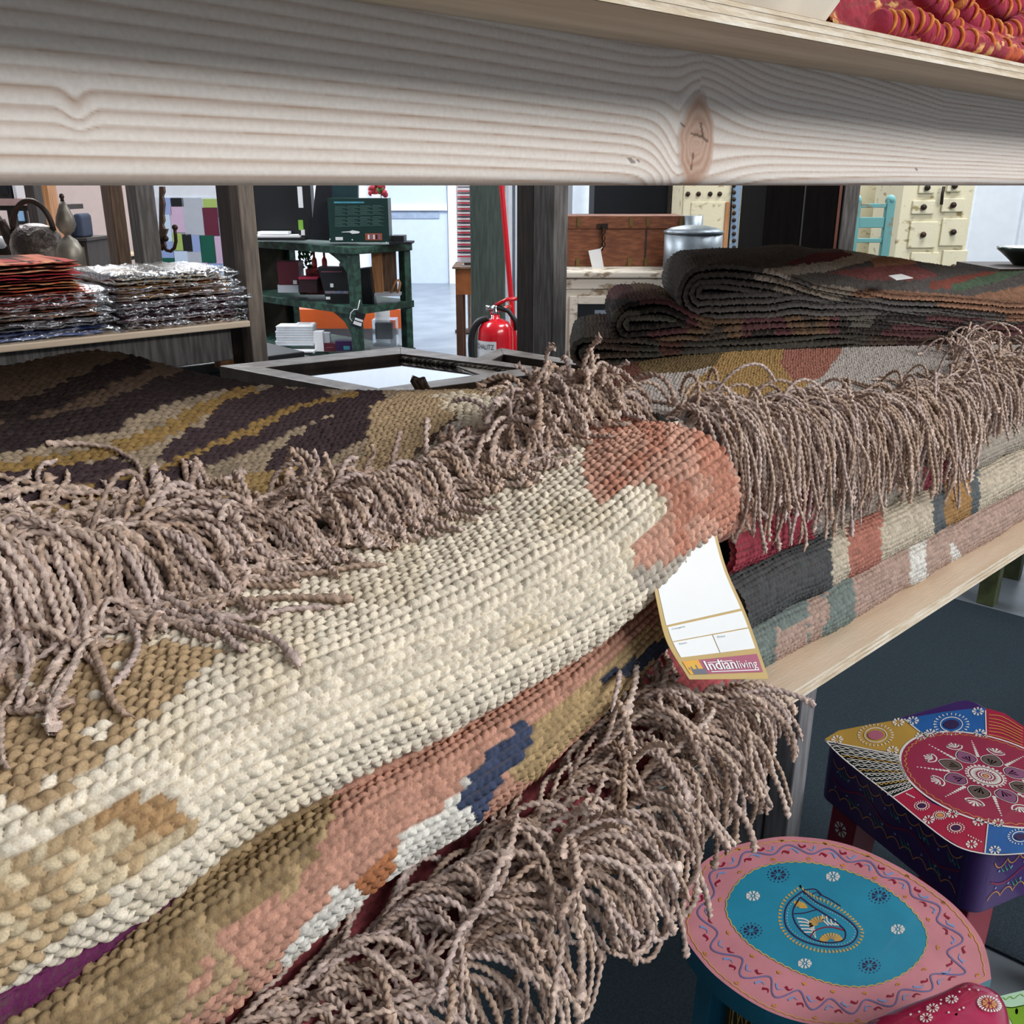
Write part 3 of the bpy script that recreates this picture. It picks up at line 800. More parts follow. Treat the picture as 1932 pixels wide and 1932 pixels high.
# right pile
H2 = height_grid([A_R4] + PILE_R + [A_CREAM, A_INN])
p, r_ = [], []
E_ = R4_EDGE + np.array([0, .02, .010])
for (E4, s0, s1, n, pit, L, gr, ysd, yw) in [(R4_EDGE, .0, .92, 470, -28, .145, .15, 24, 44), (R4_EDGE, .03, .45, 210, -30, .195, .17, 20, 30), (E_, .0, .92, 360, -32, .16, .17, 24, 48)]:
    a, b = fringe(E4, n, H2, rng, yw, ysd, pit, L, s0, s1, r=.0025, curl=.16, grav=gr, pile=.20, lift=.001); p += a; r_ += b
# corner tassels at the far end
for k in range(46):
    a0 = P(1790 + rng.uniform(-10, 40), 672 + rng.uniform(0, 55), Y=.78 - rng.uniform(0, .08))
    d = np.array([1, -.45 + rng.normal(0, .2), rng.normal(-.1, .12)])
    p.append(drop_strand(H2, a0, d / np.linalg.norm(d), .15, rng, .0025, .15, .12, .3)); r_.append(.0025)
p, r_ = cull(p, r_, TAGPOLY, 1.2)
strands_mesh('fringe', p, r_, r4, rng, npt=110, nth=7)
# ------------------------------------------------------------------ pine rack the rugs lie on
PINE = M_attr('planed_pine', rough=0.62, spec=0.3, nscale=260, nvar=0.05, bump=0.08)
PLY = M('plywood_face', '#ead6be', 0.7, col2='#d6bca0', scale=9, stretch=(.35, 3, 3), bump=.15, bscale=120, mix=(.3, .7))
PLYU = M('plywood_underside', '#e2d3bc', 0.75, col2='#c4b096', scale=11, stretch=(.3, 4, 3), bump=.2, bscale=150, mix=(.3, .7))
PLYE = M('plywood_edge_light', '#efe6d6', 0.8, col2='#d9c8ad', scale=60, stretch=(.3, 1, 1), bump=.3, bscale=300)
PLYD = M('plywood_edge_dark', '#e2d5c0', 0.85, col2='#bba88e', scale=40, stretch=(.3, 1, 1), bump=.4, bscale=300)
GREYPOST = M('weathered_post', '#6d6a68', 0.75, col2='#4c4845', scale=14, stretch=(6, 6, .6), bump=.25, bscale=90)

YB = .616
rack = thing('display_rack', 'raw pine and plywood display rack with a knotty front beam, carrying the piles of rugs', 'shelf rack', (1.2, .9, 0))
def build_beam():
    x = np.concatenate([np.arange(-.35, 2.0, .0017), np.arange(2.0, 4.35, .006)])
    prof = []; H = .122
    for z in np.linspace(H, .010, 88): prof.append((YB, z, z))
    for a in range(1, 8):
        an = math.radians(90 * a / 7); prof.append((YB + .010 - .010 * math.cos(an), .010 - .010 * math.sin(an), .010 - .010 * an / 1.57))
    prof += [(YB + .045, 0, -.03), (YB + .045, H, -.04), (YB, H, .122)]
    prof = np.array(prof); n, k = len(x), len(prof)
    V = np.zeros((n, k, 3)); V[..., 0] = x[:, None]; V[..., 1] = prof[None, :, 0]; V[..., 2] = prof[None, :, 1] + EYE
    X = np.repeat(x[:, None], k, 1); Z = np.repeat(prof[None, :, 2], n, 0)
    kx, _, kz = P(1315, 262, Y=YB); kz -= EYE
    sx, _, sz = P(145, 208, Y=YB); sz -= EYE
    zz = Z + .006 * (vnoise(X / .45, Z / .2, 1) - .5)
    dx = (X - kx); s = np.where(dx < 0, .040, .060)
    d2 = (dx / s) ** 2 + ((Z - kz) / .052) ** 2
    zz = kz + (zz - kz) * (1 - .62 * np.exp(-.55 * d2))
    zz = zz + .024 * np.exp(-(np.abs(dx + .03) / .030) ** 1.6) * np.exp(-((Z - kz + .01) / .06) ** 2) * (dx < .0)
    q = np.exp(-((X - sx) / .0075) ** 2) * np.exp(-((Z - sz) / .012) ** 2)
    zz = zz + .0075 * q
    lam = np.interp(x, [-.3, .2, .75, 1.05, 1.35, 2.9], [.0098, .0094, .0082, .0072, .0058, .0055])[:, None]
    ph = zz / lam + 1.2 * vnoise(X / .9, zz / .02, 4) * .5 + 40
    f = ph - np.floor(ph)
    rid = np.floor(ph); st = .55 + .6 * hash2(rid, rid * 0, 2)
    band = np.where(f < .80, (f / .80) ** 2.2 * .75, 1 - (f - .80) / .20 * 1.0) * st
    light, dark = lin('#e9e2da'), lin('#b59a86')
    C = light + (dark - light) * np.clip(band, 0, 1)[..., None]
    C = C * (1 + .04 * (vnoise(X / .02, Z / .0012, 7) - .5))[..., None]
    # the knot
    wz = np.where(Z > kz, .042, .046)
    e = (dx / (.030 * (1 - .25 * np.clip((Z - kz) / .04, 0, 1)))) ** 2 + ((Z - kz) / wz) ** 2
    e = e + .25 * (vnoise(X / .012, Z / .012, 12) - .5)
    m = np.clip((1.05 - e) / .25, 0, 1)
    ring = .5 + .5 * np.sin(np.sqrt(np.maximum(e, 0)) * 26)
    kc = lin('#cdb2a0') + (lin('#b08c78') - lin('#cdb2a0')) * (.6 * ring + .4 * vnoise(X / .02, Z / .02, 15))[..., None]
    C = C * (1 - m[..., None]) + kc * m[..., None]
    rim = np.exp(-((e - 1.05) / .16) ** 2) * (dx < 0.01)
    C = C * (1 - .2 * rim[..., None])
    px, py = proj(V)
    for pts, w in [([(1305, 252), (1325, 258), (1334, 266)], 2.4), ([(1322, 232), (1326, 256)], 2.0), ([(1308, 290), (1304, 320)], 1.6), ([(1284, 232), (1290, 238)], 2.0), ([(1188, 300), (1194, 306)], 4.0), ([(1202, 302), (1206, 304)], 2.0), ([(1728, 318), (1730, 320)], 2.0)]:
        dd = dline(px, py, pts); C = np.where((dd < w)[..., None], C * .35 + lin('#5a3a26') * .3, C)
    idx = np.arange(n * k).reshape(n, k)
    F = np.stack([idx[:-1, :-1], idx[:-1, 1:], idx[1:, 1:], idx[1:, :-1]], -1).reshape(-1, 4)
    o = mesh_np('front_beam', V.reshape(-1, 3), F, PINE, rack, True, np.clip(C, 0, 1).reshape(-1, 3))
    o['label'] = 'knotty pine front beam with wavy grain'
build_beam()

XS0, XS1 = -.55, 4.4
def ply_shelf(name, z0, z1, y0, y1, faces):
    mb = MB(); n = 5; h = (z1 - z0) / n
    for i in range(n):
        jit = .0006 * (i % 2)
        mb.box(XS0, XS1, y0 + jit, y1, z0 + i * h, z0 + (i + 1) * h, 1 + (i % 2))
    mb.add([(XS0, y0 + .0005, z1 + .0004), (XS1, y0 + .0005, z1 + .0004), (XS1, y1, z1 + .0004), (XS0, y1, z1 + .0004)], [(0, 1, 2, 3)], 0)
    mb.add([(XS0, y0 + .0005, z0 - .0004), (XS0, y1, z0 - .0004), (XS1, y1, z0 - .0004), (XS1, y0 + .0005, z0 - .0004)], [(0, 1, 2, 3)], 3)
    return mb.build(name, faces, rack)
ply_shelf('upper_shelf', EYE + .1225, EYE + .1395, .50, 1.42, [PLY, PLYE, PLYD, PLYU])
ply_shelf('lower_shelf', EYE - .596, EYE - .578, .50, 1.45, [PLY, PLYE, PLYD, PLYU])
mb = MB(); mb.box(XS0, XS1, 1.38, 1.42, EYE, EYE + .122); mb.build('back_beam', GREYPOST, rack, .003)
mb = MB(); mb.box(XS0, XS1, .70, .74, EYE - .70, EYE - .5965); mb.build('lower_rail', GREYPOST, rack, .003)
mb = MB(); mb.box(XS0, XS1, 1.36, 1.40, EYE - .70, EYE - .5965); mb.build('lower_rail', GREYPOST, rack, .003)
for x0 in (-.5, 4.2):
    for y0 in (.663, 1.335):
        mb = MB(); mb.box(x0, x0 + .09, y0, y0 + .044, 0, EYE + .122); mb.build('post', GREYPOST, rack, .003)
LEGM = M('pale_grey_leg', '#8f9094', 0.7, col2='#6c6c70', scale=14, stretch=(6, 6, .6), bump=.2, bscale=90)
for x0, y0 in ((1.235, .655), (1.235, 1.29)):
    mb = MB(); mb.box(x0, x0 + .045, y0, y0 + .045, 0, EYE - .5965); mb.box(x0 + .002, x0 + .043, y0 + .05, y0 + .14, 0, EYE - .70); mb.build('leg', LEGM, rack, .003)
# ------------------------------------------------------------------ hall: floor, walls, ceiling, windows and light
def struct(o): o['kind'] = 'structure'; return o
CONC = M('polished_concrete', '#7f8890', 0.28, col2='#6b747c', scale=3.5, var=.05, spec=.5)
CARPET = M('dark_carpet', '#3d4a52', 0.95, col2='#2f3a42', scale=260, bump=.8, bscale=420, spec=.1, mix=(.35, .7))
WHITE = M('white_wall_paint', '#dfe6ee', 0.7, var=.02)
PINKW = M('pale_pink_wall_paint', '#e9d5cf', 0.75, var=.02)
CEIL = M('ceiling_paint', '#dadde0', 0.8, var=.02)
WTRIM = M('white_trim', '#dfe5ee', 0.5, var=.02)
GLASSW = M_glass('window_pane_glass', trans=.93)

def fpt(u, w, z): return RT * u + FW * w + np.array([0, 0, z])
mb = MB(); mb.fbox(-9.5, 9.5, -5.0, 14.2, -.1, 0); struct(mb.build('floor', CONC))
# dark carpet between the racks, its edges as in the photo
c = [P(1600, 2350, Z=.003), P(1865, 1790, Z=.003), P(1932, 1822, Z=.003)]
l1 = (P(1932, 1822, Z=0) - P(1865, 1790, Z=0))[:2]; l1 /= np.linalg.norm(l1)
l2a, l2b = P(1805, 1134, Z=0)[:2], P(1932, 1168, Z=0)[:2]
a = P(1865, 1790, Z=0)[:2]
poly = [a + l1 * 3.0, a - l1 * .06, a - l1 * .06 + np.array([-1.6, -.9]), np.array([-3.0, .3]), np.array([-1.0, 3.2]), l2a + (l2a - l2b) * 3, l2b + (l2b - l2a) * 6]
mb = MB(); mb.prism([(p[0], p[1], .0008) for p in poly], (0, 0, .006)); struct(mb.build('floor_carpet', CARPET))

mb = MB(); mb.fbox(-9.5, 9.5, 14.0, 14.2, 0, 4.4); struct(mb.build('wall_back', WHITE))
mb = MB(); mb.fbox(-9.7, -9.5, -5.0, 14.2, 0, 4.4); struct(mb.build('wall_left', PINKW))
mb = MB(); mb.fbox(9.5, 9.7, -5.0, 14.2, 0, 4.4); struct(mb.build('wall_right', WHITE))
mb = MB(); mb.fbox(-9.7, 9.7, -5.2, 14.2, 4.4, 4.55); struct(mb.build('ceiling', CEIL))
# window wall behind the viewer: posts, sill and three tall panes
mb = MB(); mb.fbox(-9.7, 9.7, -5.2, -5.0, 0, .5); mb.fbox(-9.7, 9.7, -5.2, -5.0, 4.1, 4.4)
for u in (-9.7, -3.4, 2.9, 9.2): mb.fbox(u, u + .5, -5.2, -5.0, .5, 4.1)
struct(mb.build('wall_front', WHITE))
for i, u in enumerate((-9.2, -2.9, 3.4)):
    mb = MB(); mb.fbox(u, u + 5.8, -5.12, -5.10, .5, 4.1); w = struct(mb.build('window_%d' % (i + 1), GLASSW))
    w.visible_shadow = True

def area(name, loc, size, energy, col, target=None, rot=None):
    d = bpy.data.lights.new(name, 'AREA'); d.shape = 'RECTANGLE'; d.size, d.size_y = size
    d.energy = energy; d.color = col
    o = bpy.data.objects.new(name, d); COL.objects.link(o); o.location = tuple(loc)
    if target is not None:
        v = Vector(tuple(np.array(target) - np.array(loc)))
        o.rotation_euler = v.to_track_quat('-Z', 'Y').to_euler()
    return o
# daylight through the tall shop front behind the viewer
area('daylight_window', (2.4, -3.4, 4.0), (5.0, 1.8), 262, (1.0, .985, .97), (1.6, .6, .9))
# added unseen area lights under the ceiling, brightening the hall
for i, (u, w, e) in enumerate([(-4.5, 9.5, 300), (0.5, 10.5, 270), (5.0, 8.0, 280), (-2.5, 5.0, 140), (2.5, 4.6, 130)]):
    p = fpt(u, w, 4.30); area('hall_fill_light', p, (2.6, .9), e, (.96, .98, 1.0), p + np.array([0, 0, -1.0]))
    mb = MB(); mb.fbox(u - 1.3, u + 1.3, w - .45, w + .45, 4.34, 4.40)
    struct(mb.build('fill_light_panel', M('fill_panel_white', '#f4f6f8', .5, var=.01)))  # blank panel above each added fill light

wd = bpy.data.worlds.new('world'); SC.world = wd; wd.use_nodes = True
bg = wd.node_tree.nodes['Background']; bg.inputs['Color'].default_value = (.88, .93, 1.0, 1); bg.inputs['Strength'].default_value = .37

SC.view_settings.view_transform = 'Standard'; SC.view_settings.look = 'None'
SC.view_settings.exposure = 0.36; SC.view_settings.gamma = 1.0; SC.view_settings.use_curve_mapping = False
SC.cycles.max_bounces = 8; SC.cycles.diffuse_bounces = 4; SC.cycles.transparent_max_bounces = 12
SC.cycles.caustics_reflective = False; SC.cycles.caustics_refractive = False
SC.cycles.sample_clamp_indirect = 6.0
# ------------------------------------------------------------------ price tag, stools, things on the upper shelf
PAPER = M('tag_paper', '#f3f5f5', 0.6, var=.01)
GOLDP = M('tag_gold_border', '#c9ad72', 0.5, var=.03)
PLUM = M('tag_plum_print', '#b0647a', 0.5, var=.03)
SUNO = M('tag_orange_print', '#e8a050', 0.5, col2='#e0b040', scale=60, var=.1)
GREYI = M('tag_grey_ink', '#70727c', 0.6, var=.02)
DARKI = M('fine_print_ink', '#8fa3ad', 0.6, var=.02)

class TagSurf:
    """curved paper strip: left and right edges from top to bottom"""
    def __init__(s, Lp, Rp): s.L = catmull(np.array(Lp), 8, 0); s.R = catmull(np.array(Rp), 8, 0); s.L, _ = resample(s.L, 60, 0); s.R, _ = resample(s.R, 60, 0)
    def at(s, u, v, off=0.0):
        k = np.clip(v, 0, 1) * 59; i = min(int(k), 58); f = k - i
        a = s.L[i] * (1 - f) + s.L[i + 1] * f; b = s.R[i] * (1 - f) + s.R[i + 1] * f
        t = s.L[i + 1] - s.L[i]; n = np.cross(b - a, t); n /= np.linalg.norm(n) + 1e-12
        if n @ (a - np.array([0, 0, EYE])) > 0: n = -n
        return a + (b - a) * u + n * off
    def patch(s, mb, u0, u1, v0, v1, off, mi, n=14, tilt=0.0):
        vs = []; fs = []
        for i in range(n + 1):
            v = v0 + (v1 - v0) * i / n
            vs += [s.at(u0, v, off), s.at(u1, v, off)]
            if i: fs.append((2 * i - 2, 2 * i - 1, 2 * i + 1, 2 * i))
        mb.add(vs, fs, mi, True)

tg = thing('price_tag', 'white and gold paper price tag printed Indian living, hanging from the cream rug', 'price tag', P(1340, 1150, Y=.47))
Lp = [P(1222, 1050, Y=.490), P(1229, 1082, Y=.478), P(1240, 1142, Y=.460), P(1258, 1212, Y=.444), P(1300, 1282, Y=.428)]
Rp = [P(1343, 975, Y=.492), P(1351, 1006, Y=.480), P(1372, 1078, Y=.462), P(1410, 1165, Y=.445), P(1450, 1281, Y=.426)]
TS = TagSurf(Lp, Rp)
mb = MB(); TS.patch(mb, 0, 1, 0, 1, .0003, 0, 40); TS.patch(mb, 0, 1, 0, 1, -.0003, 0, 40)
mb.build('card', GOLDP, tg)
mb = MB(); TS.patch(mb, .045, .955, .02, .545, .0007, 0); TS.patch(mb, .055, .955, .56, .665, .0007, 0); TS.patch(mb, .055, .50, .672, .80, .0007, 0); TS.patch(mb, .51, .955, .672, .80, .0007, 0)
mb.build('white_panel', PAPER, tg)
mb = MB(); TS.patch(mb, .10, .95, .835, .955, .0007, 0); TS.patch(mb, .04, .22, .835, .955, .0009, 1); TS.patch(mb, .08, .24, .91, .955, .0011, 2); TS.patch(mb, .09, .105, .885, .91, .0011, 2); TS.patch(mb, .15, .165, .875, .91, .0011, 2); TS.patch(mb, .06, .075, .895, .91, .0011, 2)
mb.build('printed_band', [PLUM, SUNO, GREYI], tg)
def tag_text(mb, body, u0, u1, v0, v1, off, mi):
    vs, fs = text_verts(body, 1.0)
    w, h = vs.max(0)
    mb.add([TS.at(u0 + (u1 - u0) * x / w, v1 - (v1 - v0) * y / h, off) for x, y in vs], fs, mi)
mb = MB(); tag_text(mb, 'Indian', .26, .62, .848, .925, .0013, 0); tag_text(mb, 'Indian', .265, .625, .848, .925, .0013, 0); tag_text(mb, 'living', .645, .90, .868, .942, .0013, 0)
TS.patch(mb, .29, .90, .936, .942, .0013, 0, 2); TS.patch(mb, .30, .60, .862, .867, .0013, 0, 2)
tag_text(mb, 'Category', .09, .24, .572, .588, .0011, 1); tag_text(mb, 'Item', .11, .19, .684, .698, .0011, 1); tag_text(mb, 'Price', .55, .64, .684, .698, .0011, 1)
mb.build('lettering', [PAPER, DARKI], tg)
# little white label lying on the dark stack
p0 = [P(1676, 524, Y=.845), P(1700, 521, Y=.85), P(1722, 528, Y=.835), P(1690, 532, Y=.83)]
mb = MB(); mb.prism([q + np.array([0, 0, .003]) for q in p0], (0, 0, .0012)); t = mb.build('paper_label', PAPER); tag(t, 'tiny white paper label lying on the dark patterned rug', 'label')

# ---- painting on surfaces
class Brush:
    def __init__(s, uv=None, off=.0006, Z=None):
        s.mb = MB(); s.off = off; s.Z = Z; s.f = uv; s.lay = 0
    def pt(s, x, y):
        if s.f: return s.f(x, y, s.off + s.lay)
        return P(x, y, Z=s.Z + s.off + s.lay)
    def stroke(s, pts, w, mi, k=4, taper=None):
        q = np.array(pts, float)
        if len(q) > 2 and k > 1: q = catmull(q, k, 0)
        t = np.gradient(q, axis=0); t /= np.linalg.norm(t, axis=1, keepdims=True) + 1e-9
        n = np.stack([-t[:, 1], t[:, 0]], 1); m = len(q)
        ws = np.full(m, w / 2.0)
        if taper == 'in': ws = ws * np.linspace(.25, 1.5, m)
        if taper == 'out': ws = ws * np.linspace(1.5, .25, m)
        vs = []
        for i in range(m): vs += [s.pt(*(q[i] + n[i] * ws[i])), s.pt(*(q[i] - n[i] * ws[i]))]
        s.mb.add(vs, [(2 * i, 2 * i + 1, 2 * i + 3, 2 * i + 2) for i in range(m - 1)], mi)
    def dot(s, x, y, r, mi, ry=None, n=8):
        ry = ry or r
        s.mb.add([s.pt(x + r * math.cos(a), y - ry * math.sin(a)) for a in [2 * math.pi * i / n for i in range(n)]], [tuple(range(n))], mi)
    def fill(s, poly, mi): s.mb.add([s.pt(*p) for p in poly], [tuple(range(len(poly)))], mi)
    def petals(s, x, y, r, n, mi, w=1.6, ry=None, r0=.35, a0=0, span=2 * math.pi):
        ry = ry or r * .7
        for i in range(n):
            a = a0 + span * i / (n if span > 6 else max(n - 1, 1))
            s.stroke([(x + r * r0 * math.cos(a), y - ry * r0 * math.sin(a)), (x + r * math.cos(a), y - ry * math.sin(a))], w, mi, 1, 'in')
    def build(s, name, mats, parent): return s.mb.build(name, mats, parent)

def crop(ox, oy, sc): return lambda L: [(ox + x / sc, oy + y / sc) for x, y in L]
def paintm(n, c, r=.38, **k): return M(n, c, r, coat=.25, var=.05, scale=18, **k)
PINK, TURQ, TURQD = paintm('pink_paint', '#d9909a'), paintm('turquoise_paint', '#2f93b4'), paintm('dark_turquoise_paint', '#1f6f8c')
YEL, WHT, REDP, LAV, LBL = paintm('yellow_line_paint', '#e3b45e'), paintm('white_line_paint', '#efeae4'), paintm('red_dab_paint', '#9c1f3c'), paintm('lavender_line_paint', '#7f78a8'), paintm('light_blue_dab_paint', '#88a4d8')
NAVY, PURP, MAR = paintm('dark_violet_line_paint', '#3a2a55'), paintm('purple_paint', '#43286a'), paintm('maroon_paint', '#a03350')
GOLDZ, BLUEZ, REDZ, BLKZ, DKRED, GRNP, ORL = paintm('ochre_paint', '#c29a48'), paintm('blue_paint', '#2b66ae'), paintm('crimson_paint', '#b02848'), paintm('black_green_paint', '#16201e'), paintm('dark_red_leg_paint', '#8c1c34'), paintm('leaf_green_paint', '#3f9c84'), paintm('orange_line_paint', '#dd9a55')
OLV = paintm('dark_olive_paint', '#2a2c1c')

def flat_seat(name, outline, zt, th, mats, parent):
    mb = MB(); top = [np.array(p) for p in outline]
    mb.prism([p - np.array([0, 0, th]) for p in top], (0, 0, th), 1)
    n = len(top)
    mb.add([p + np.array([0, 0, .0003]) for p in top], [tuple(range(n))], 0)
    return mb.build(name, mats, parent, .0)

# ---- pink and turquoise leaf-shaped stool
ZS = .43
c4 = crop(1260, 1560, 3.019)
out1 = c4([(75, 540), (105, 400), (170, 235), (300, 140), (460, 88), (640, 57), (800, 62), (960, 85), (1120, 135), (1300, 220), (1450, 310), (1600, 420), (1700, 520), (1790, 650), (1828, 770)])
out1b = c4([(1842, 868), (1720, 922), (1560, 985), (1400, 1050), (1250, 1105), (1080, 1140), (900, 1135), (740, 1110), (560, 1045), (400, 950), (250, 830), (140, 700), (85, 610)])
q1 = [tuple(p) for p in catmull(np.array(out1 + out1b[:1]), 4, 0)] + [tuple(p) for p in catmull(np.array(out1b), 4, 0)][1:]
stool = thing('painted_stool', 'pink stool with a turquoise centre and paisley motif, leaf-shaped seat', 'stool', (float(P(1580, 1760, Z=0.43)[0]), float(P(1580, 1760, Z=.43)[1]), 0))
seat_pts = [P(x, y, Z=ZS) for x, y in q1]
flat_seat('seat', seat_pts, ZS, .030, [PINK, TURQD], stool)
inn = c4([(330, 420), (380, 330), (460, 258), (560, 215), (700, 195), (860, 205), (1020, 245), (1180, 310), (1320, 400), (1430, 510), (1480, 610), (1470, 700), (1420, 780), (1330, 850), (1200, 900), (1080, 915), (940, 900), (760, 840), (600, 760), (460, 670), (370, 570), (330, 490)])
inn = [tuple(p) for p in catmull(np.array(inn + inn[:1]), 4, 0)][:-1]
B = Brush(Z=ZS); B.fill(inn, 0); o = B.build('turquoise_panel', [TURQ], stool)
B = Brush(Z=ZS, off=.0010)
def scal(line, n, amp, w, mi, B):
    q = np.array(list(line) + [line[0]]); q, L = resample(q, n * 4 + 1, 0)
    t = np.gradient(q, axis=0); t /= np.linalg.norm(t, axis=1, keepdims=True) + 1e-9
    nn = np.stack([-t[:, 1], t[:, 0]], 1); a = amp * np.abs(np.sin(np.arange(len(q)) * math.pi / 4))
    B.stroke(q + nn * a[:, None], w, mi, 1)
scal(inn, 60, 2.5, 2.0, 0, B)
cin = np.mean(np.array(q1), 0)
inset = [tuple(cin + (np.array(p) - cin) * .965) for p in q1]
scal(inset, 75, 2.0, 1.6, 0, B)
# vine between the two outlines
qo, _ = resample(np.array(q1 + q1[:1]), 481, 0)
ang = lambda p: math.atan2(p[1] - 1745, p[0] - 1565)
inn_d, _ = resample(np.array(inn + inn[:1]), 900, 0); ia = inn_d; iang = np.array([math.atan2(p[1] - 1745, p[0] - 1560) for p in inn_d])
mid = []
for p in qo:
    k = np.argmin(np.abs(np.angle(np.exp(1j * (iang - math.atan2(p[1] - 1745, p[0] - 1560))))))
    mid.append((p * .5 + ia[k] * .5, p - ia[k]))
vine = []
for i, (m, w) in enumerate(mid):
    vine.append(m + w * .16 * math.sin(i / 480 * 2 * math.pi * 17))
B.stroke(vine, 3.0, 3, 1)
for j in range(34):
    i = int((j + .25) / 34 * 480); m, w = mid[i]; t = mid[min(i + 5, 480)][0] - m; t = t / (np.linalg.norm(t) + 1e-9); L = np.linalg.norm(w)
    s = 1 if j % 2 else -1; d = w / (L + 1e-9) * s
    c = m + d * L * .10
    B.stroke([c - t * 9 + d * 5, c - t * 4 - d * 1, c + t * 5 + d * 3], 3.4, 2, 3, 'in')
    c = m + d * L * .05 + t * 16
    B.stroke([c - t * 10, c - d * 3, c + t * 7 + d * 6], 3.0, 4, 3, 'in')
    c = m - d * L * .30 + t * 4
    for a in (-.7, 0, .7): B.stroke([c, c - d * 6 * math.cos(a) + t * 6 * math.sin(a)], 2.6, 6, 1, 'in')
# daisies
for x, y in c4([(940, 283), (485, 393), (1310, 583), (780, 778)]): B.petals(x, y, 13, 9, 1, 4.0); B.dot(x, y, 2, 1)
for x, y in c4([(630, 272), (475, 590), (1205, 393), (1150, 790)]):
    B.petals(x, y, 14, 9, 5, 3.4); 
    for k in range(16): a = k * math.pi / 8; B.dot(x + 20 * math.cos(a), y - 14 * math.sin(a), 1.3, 5, n=6)
# paisley
po = c4([(770, 365), (700, 420), (668, 480), (672, 560), (720, 620), (800, 660), (900, 682), (1000, 680), (1060, 650), (1082, 600), (1060, 560), (1000, 510), (930, 470), (850, 430), (790, 385), (770, 365)])
pi_ = c4([(755, 400), (715, 470), (720, 530), (760, 590), (830, 640), (920, 660), (1000, 645), (1012, 600), (980, 560), (900, 500), (820, 450), (755, 400)])
B.stroke(po, 2.6, 5); B.stroke(pi_, 2.6, 5)
B.stroke(c4([(775, 360), (840, 355), (880, 390), (920, 410), (985, 452)]), 2, 5); B.stroke(c4([(820, 385), (850, 372), (870, 390), (850, 400)]), 1.6, 5)
q, _ = resample(catmull(np.array(po), 4, 0), 64, 0); ctr = np.array(c4([(870, 550)])[0])
for p in q:
    d = p - ctr; d /= np.linalg.norm(d); B.stroke([p + d * 5, p + d * 12], 2.8, 0, 1, 'in'); B.dot(*(p - d * 5), .9, 1, n=5)
for (x, y), n, mi, r, a0, sp in [(c4([(735, 465)])[0], 7, 0, 20, .2, 1.6), (c4([(870, 555)])[0], 8, 0, 22, 1.2, 2.2), (c4([(930, 650)])[0], 11, 0, 22, .1, 3.0)]:
    B.petals(x, y, r, n, mi, 3, a0=a0, span=sp, r0=.25)
for k in range(5): B.stroke(c4([(735 + 8 * k, 520 + 20 * k), (790 + 8 * k, 530 + 18 * k), (835 + 2 * k, 575 + 14 * k)]), 2.6, 1)
for k in range(4): B.stroke(c4([(880 + 24 * k, 500 + 8 * k), (885 + 24 * k, 530 + 8 * k), (915 + 20 * k, 560)]), 2.6, 1)
B.stroke(c4([(720, 495), (780, 490), (850, 470)]), 2.2, 5); B.stroke(c4([(810, 630), (840, 590), (920, 570), (1010, 590)]), 2.2, 2)
B.build('painted_decoration', [YEL, WHT, REDP, LAV, LBL, NAVY, ORL], stool)
def leg(name, p, w, d, z1, mat, parent, splay=(0, 0), ax=(1, 0)):
    mb = MB(); ax = np.array(ax, float); ay = np.array([-ax[1], ax[0]])
    c0 = np.array(p[:2]) + np.array(splay)
    b = [c0 + ax * a * w * .42 + ay * e * d * .42 for a, e in ((-1, -1), (1, -1), (1, 1), (-1, 1))]; t = [np.array(p[:2]) + ax * a * w * .5 + ay * e * d * .5 for a, e in ((-1, -1), (1, -1), (1, 1), (-1, 1))]
    mb.hexa([(x, y, 0.007) for x, y in b], [(x, y, z1) for x, y in t]); return mb.build(name, mat, parent, .003)
sc_ = np.mean(np.array(seat_pts), 0)
for x, y, m in [(1345, 1720, TURQD), (1500, 1880, OLV), (1780, 1810, TURQD), (1560, 1630, TURQD)]:
    p = P(x, y, Z=ZS)[:2]; p = p + (sc_[:2] - p) * .12
    leg('leg', p, .045, .045, ZS - .030, m, stool, (p - sc_[:2]) * .12, (.5, .87))
mb = MB(); a, b = P(1345, 1735, Z=ZS)[:2], P(1500, 1880, Z=ZS)[:2]; a = a + (sc_[:2] - a) * .12; b = b + (sc_[:2] - b) * .1
mb.obox((a + b) / 2, (b - a) / np.linalg.norm(b - a), np.array([-(b - a)[1], (b - a)[0]]) / np.linalg.norm(b - a), np.linalg.norm(b - a) / 2 - .02, .008, .20, ZS - .032)
mb.build('lattice_panel', OLV, stool)
e = (b - a) / np.linalg.norm(b - a); nrm = np.array([e[1], -e[0]]); L = np.linalg.norm(b - a)
if nrm @ ((a + b) / 2) > 0: nrm = -nrm
Bp = Brush(uv=lambda x, y, o: np.array([*(a + e * x + nrm * (.0085 + o)), y]), off=.0004)
for k in range(-8, 12):
    Bp.stroke([(max(.03, min(L - .03, .03 + k * .02)), .21), (max(.03, min(L - .03, .03 + k * .02 + .09)), ZS - .04)], .0016, 0, 1)
    Bp.stroke([(max(.03, min(L - .03, .03 + k * .02 + .09)), .21), (max(.03, min(L - .03, .03 + k * .02)), ZS - .04)], .0016, 0, 1)
Bp.build('lattice_lines', [YEL], stool)

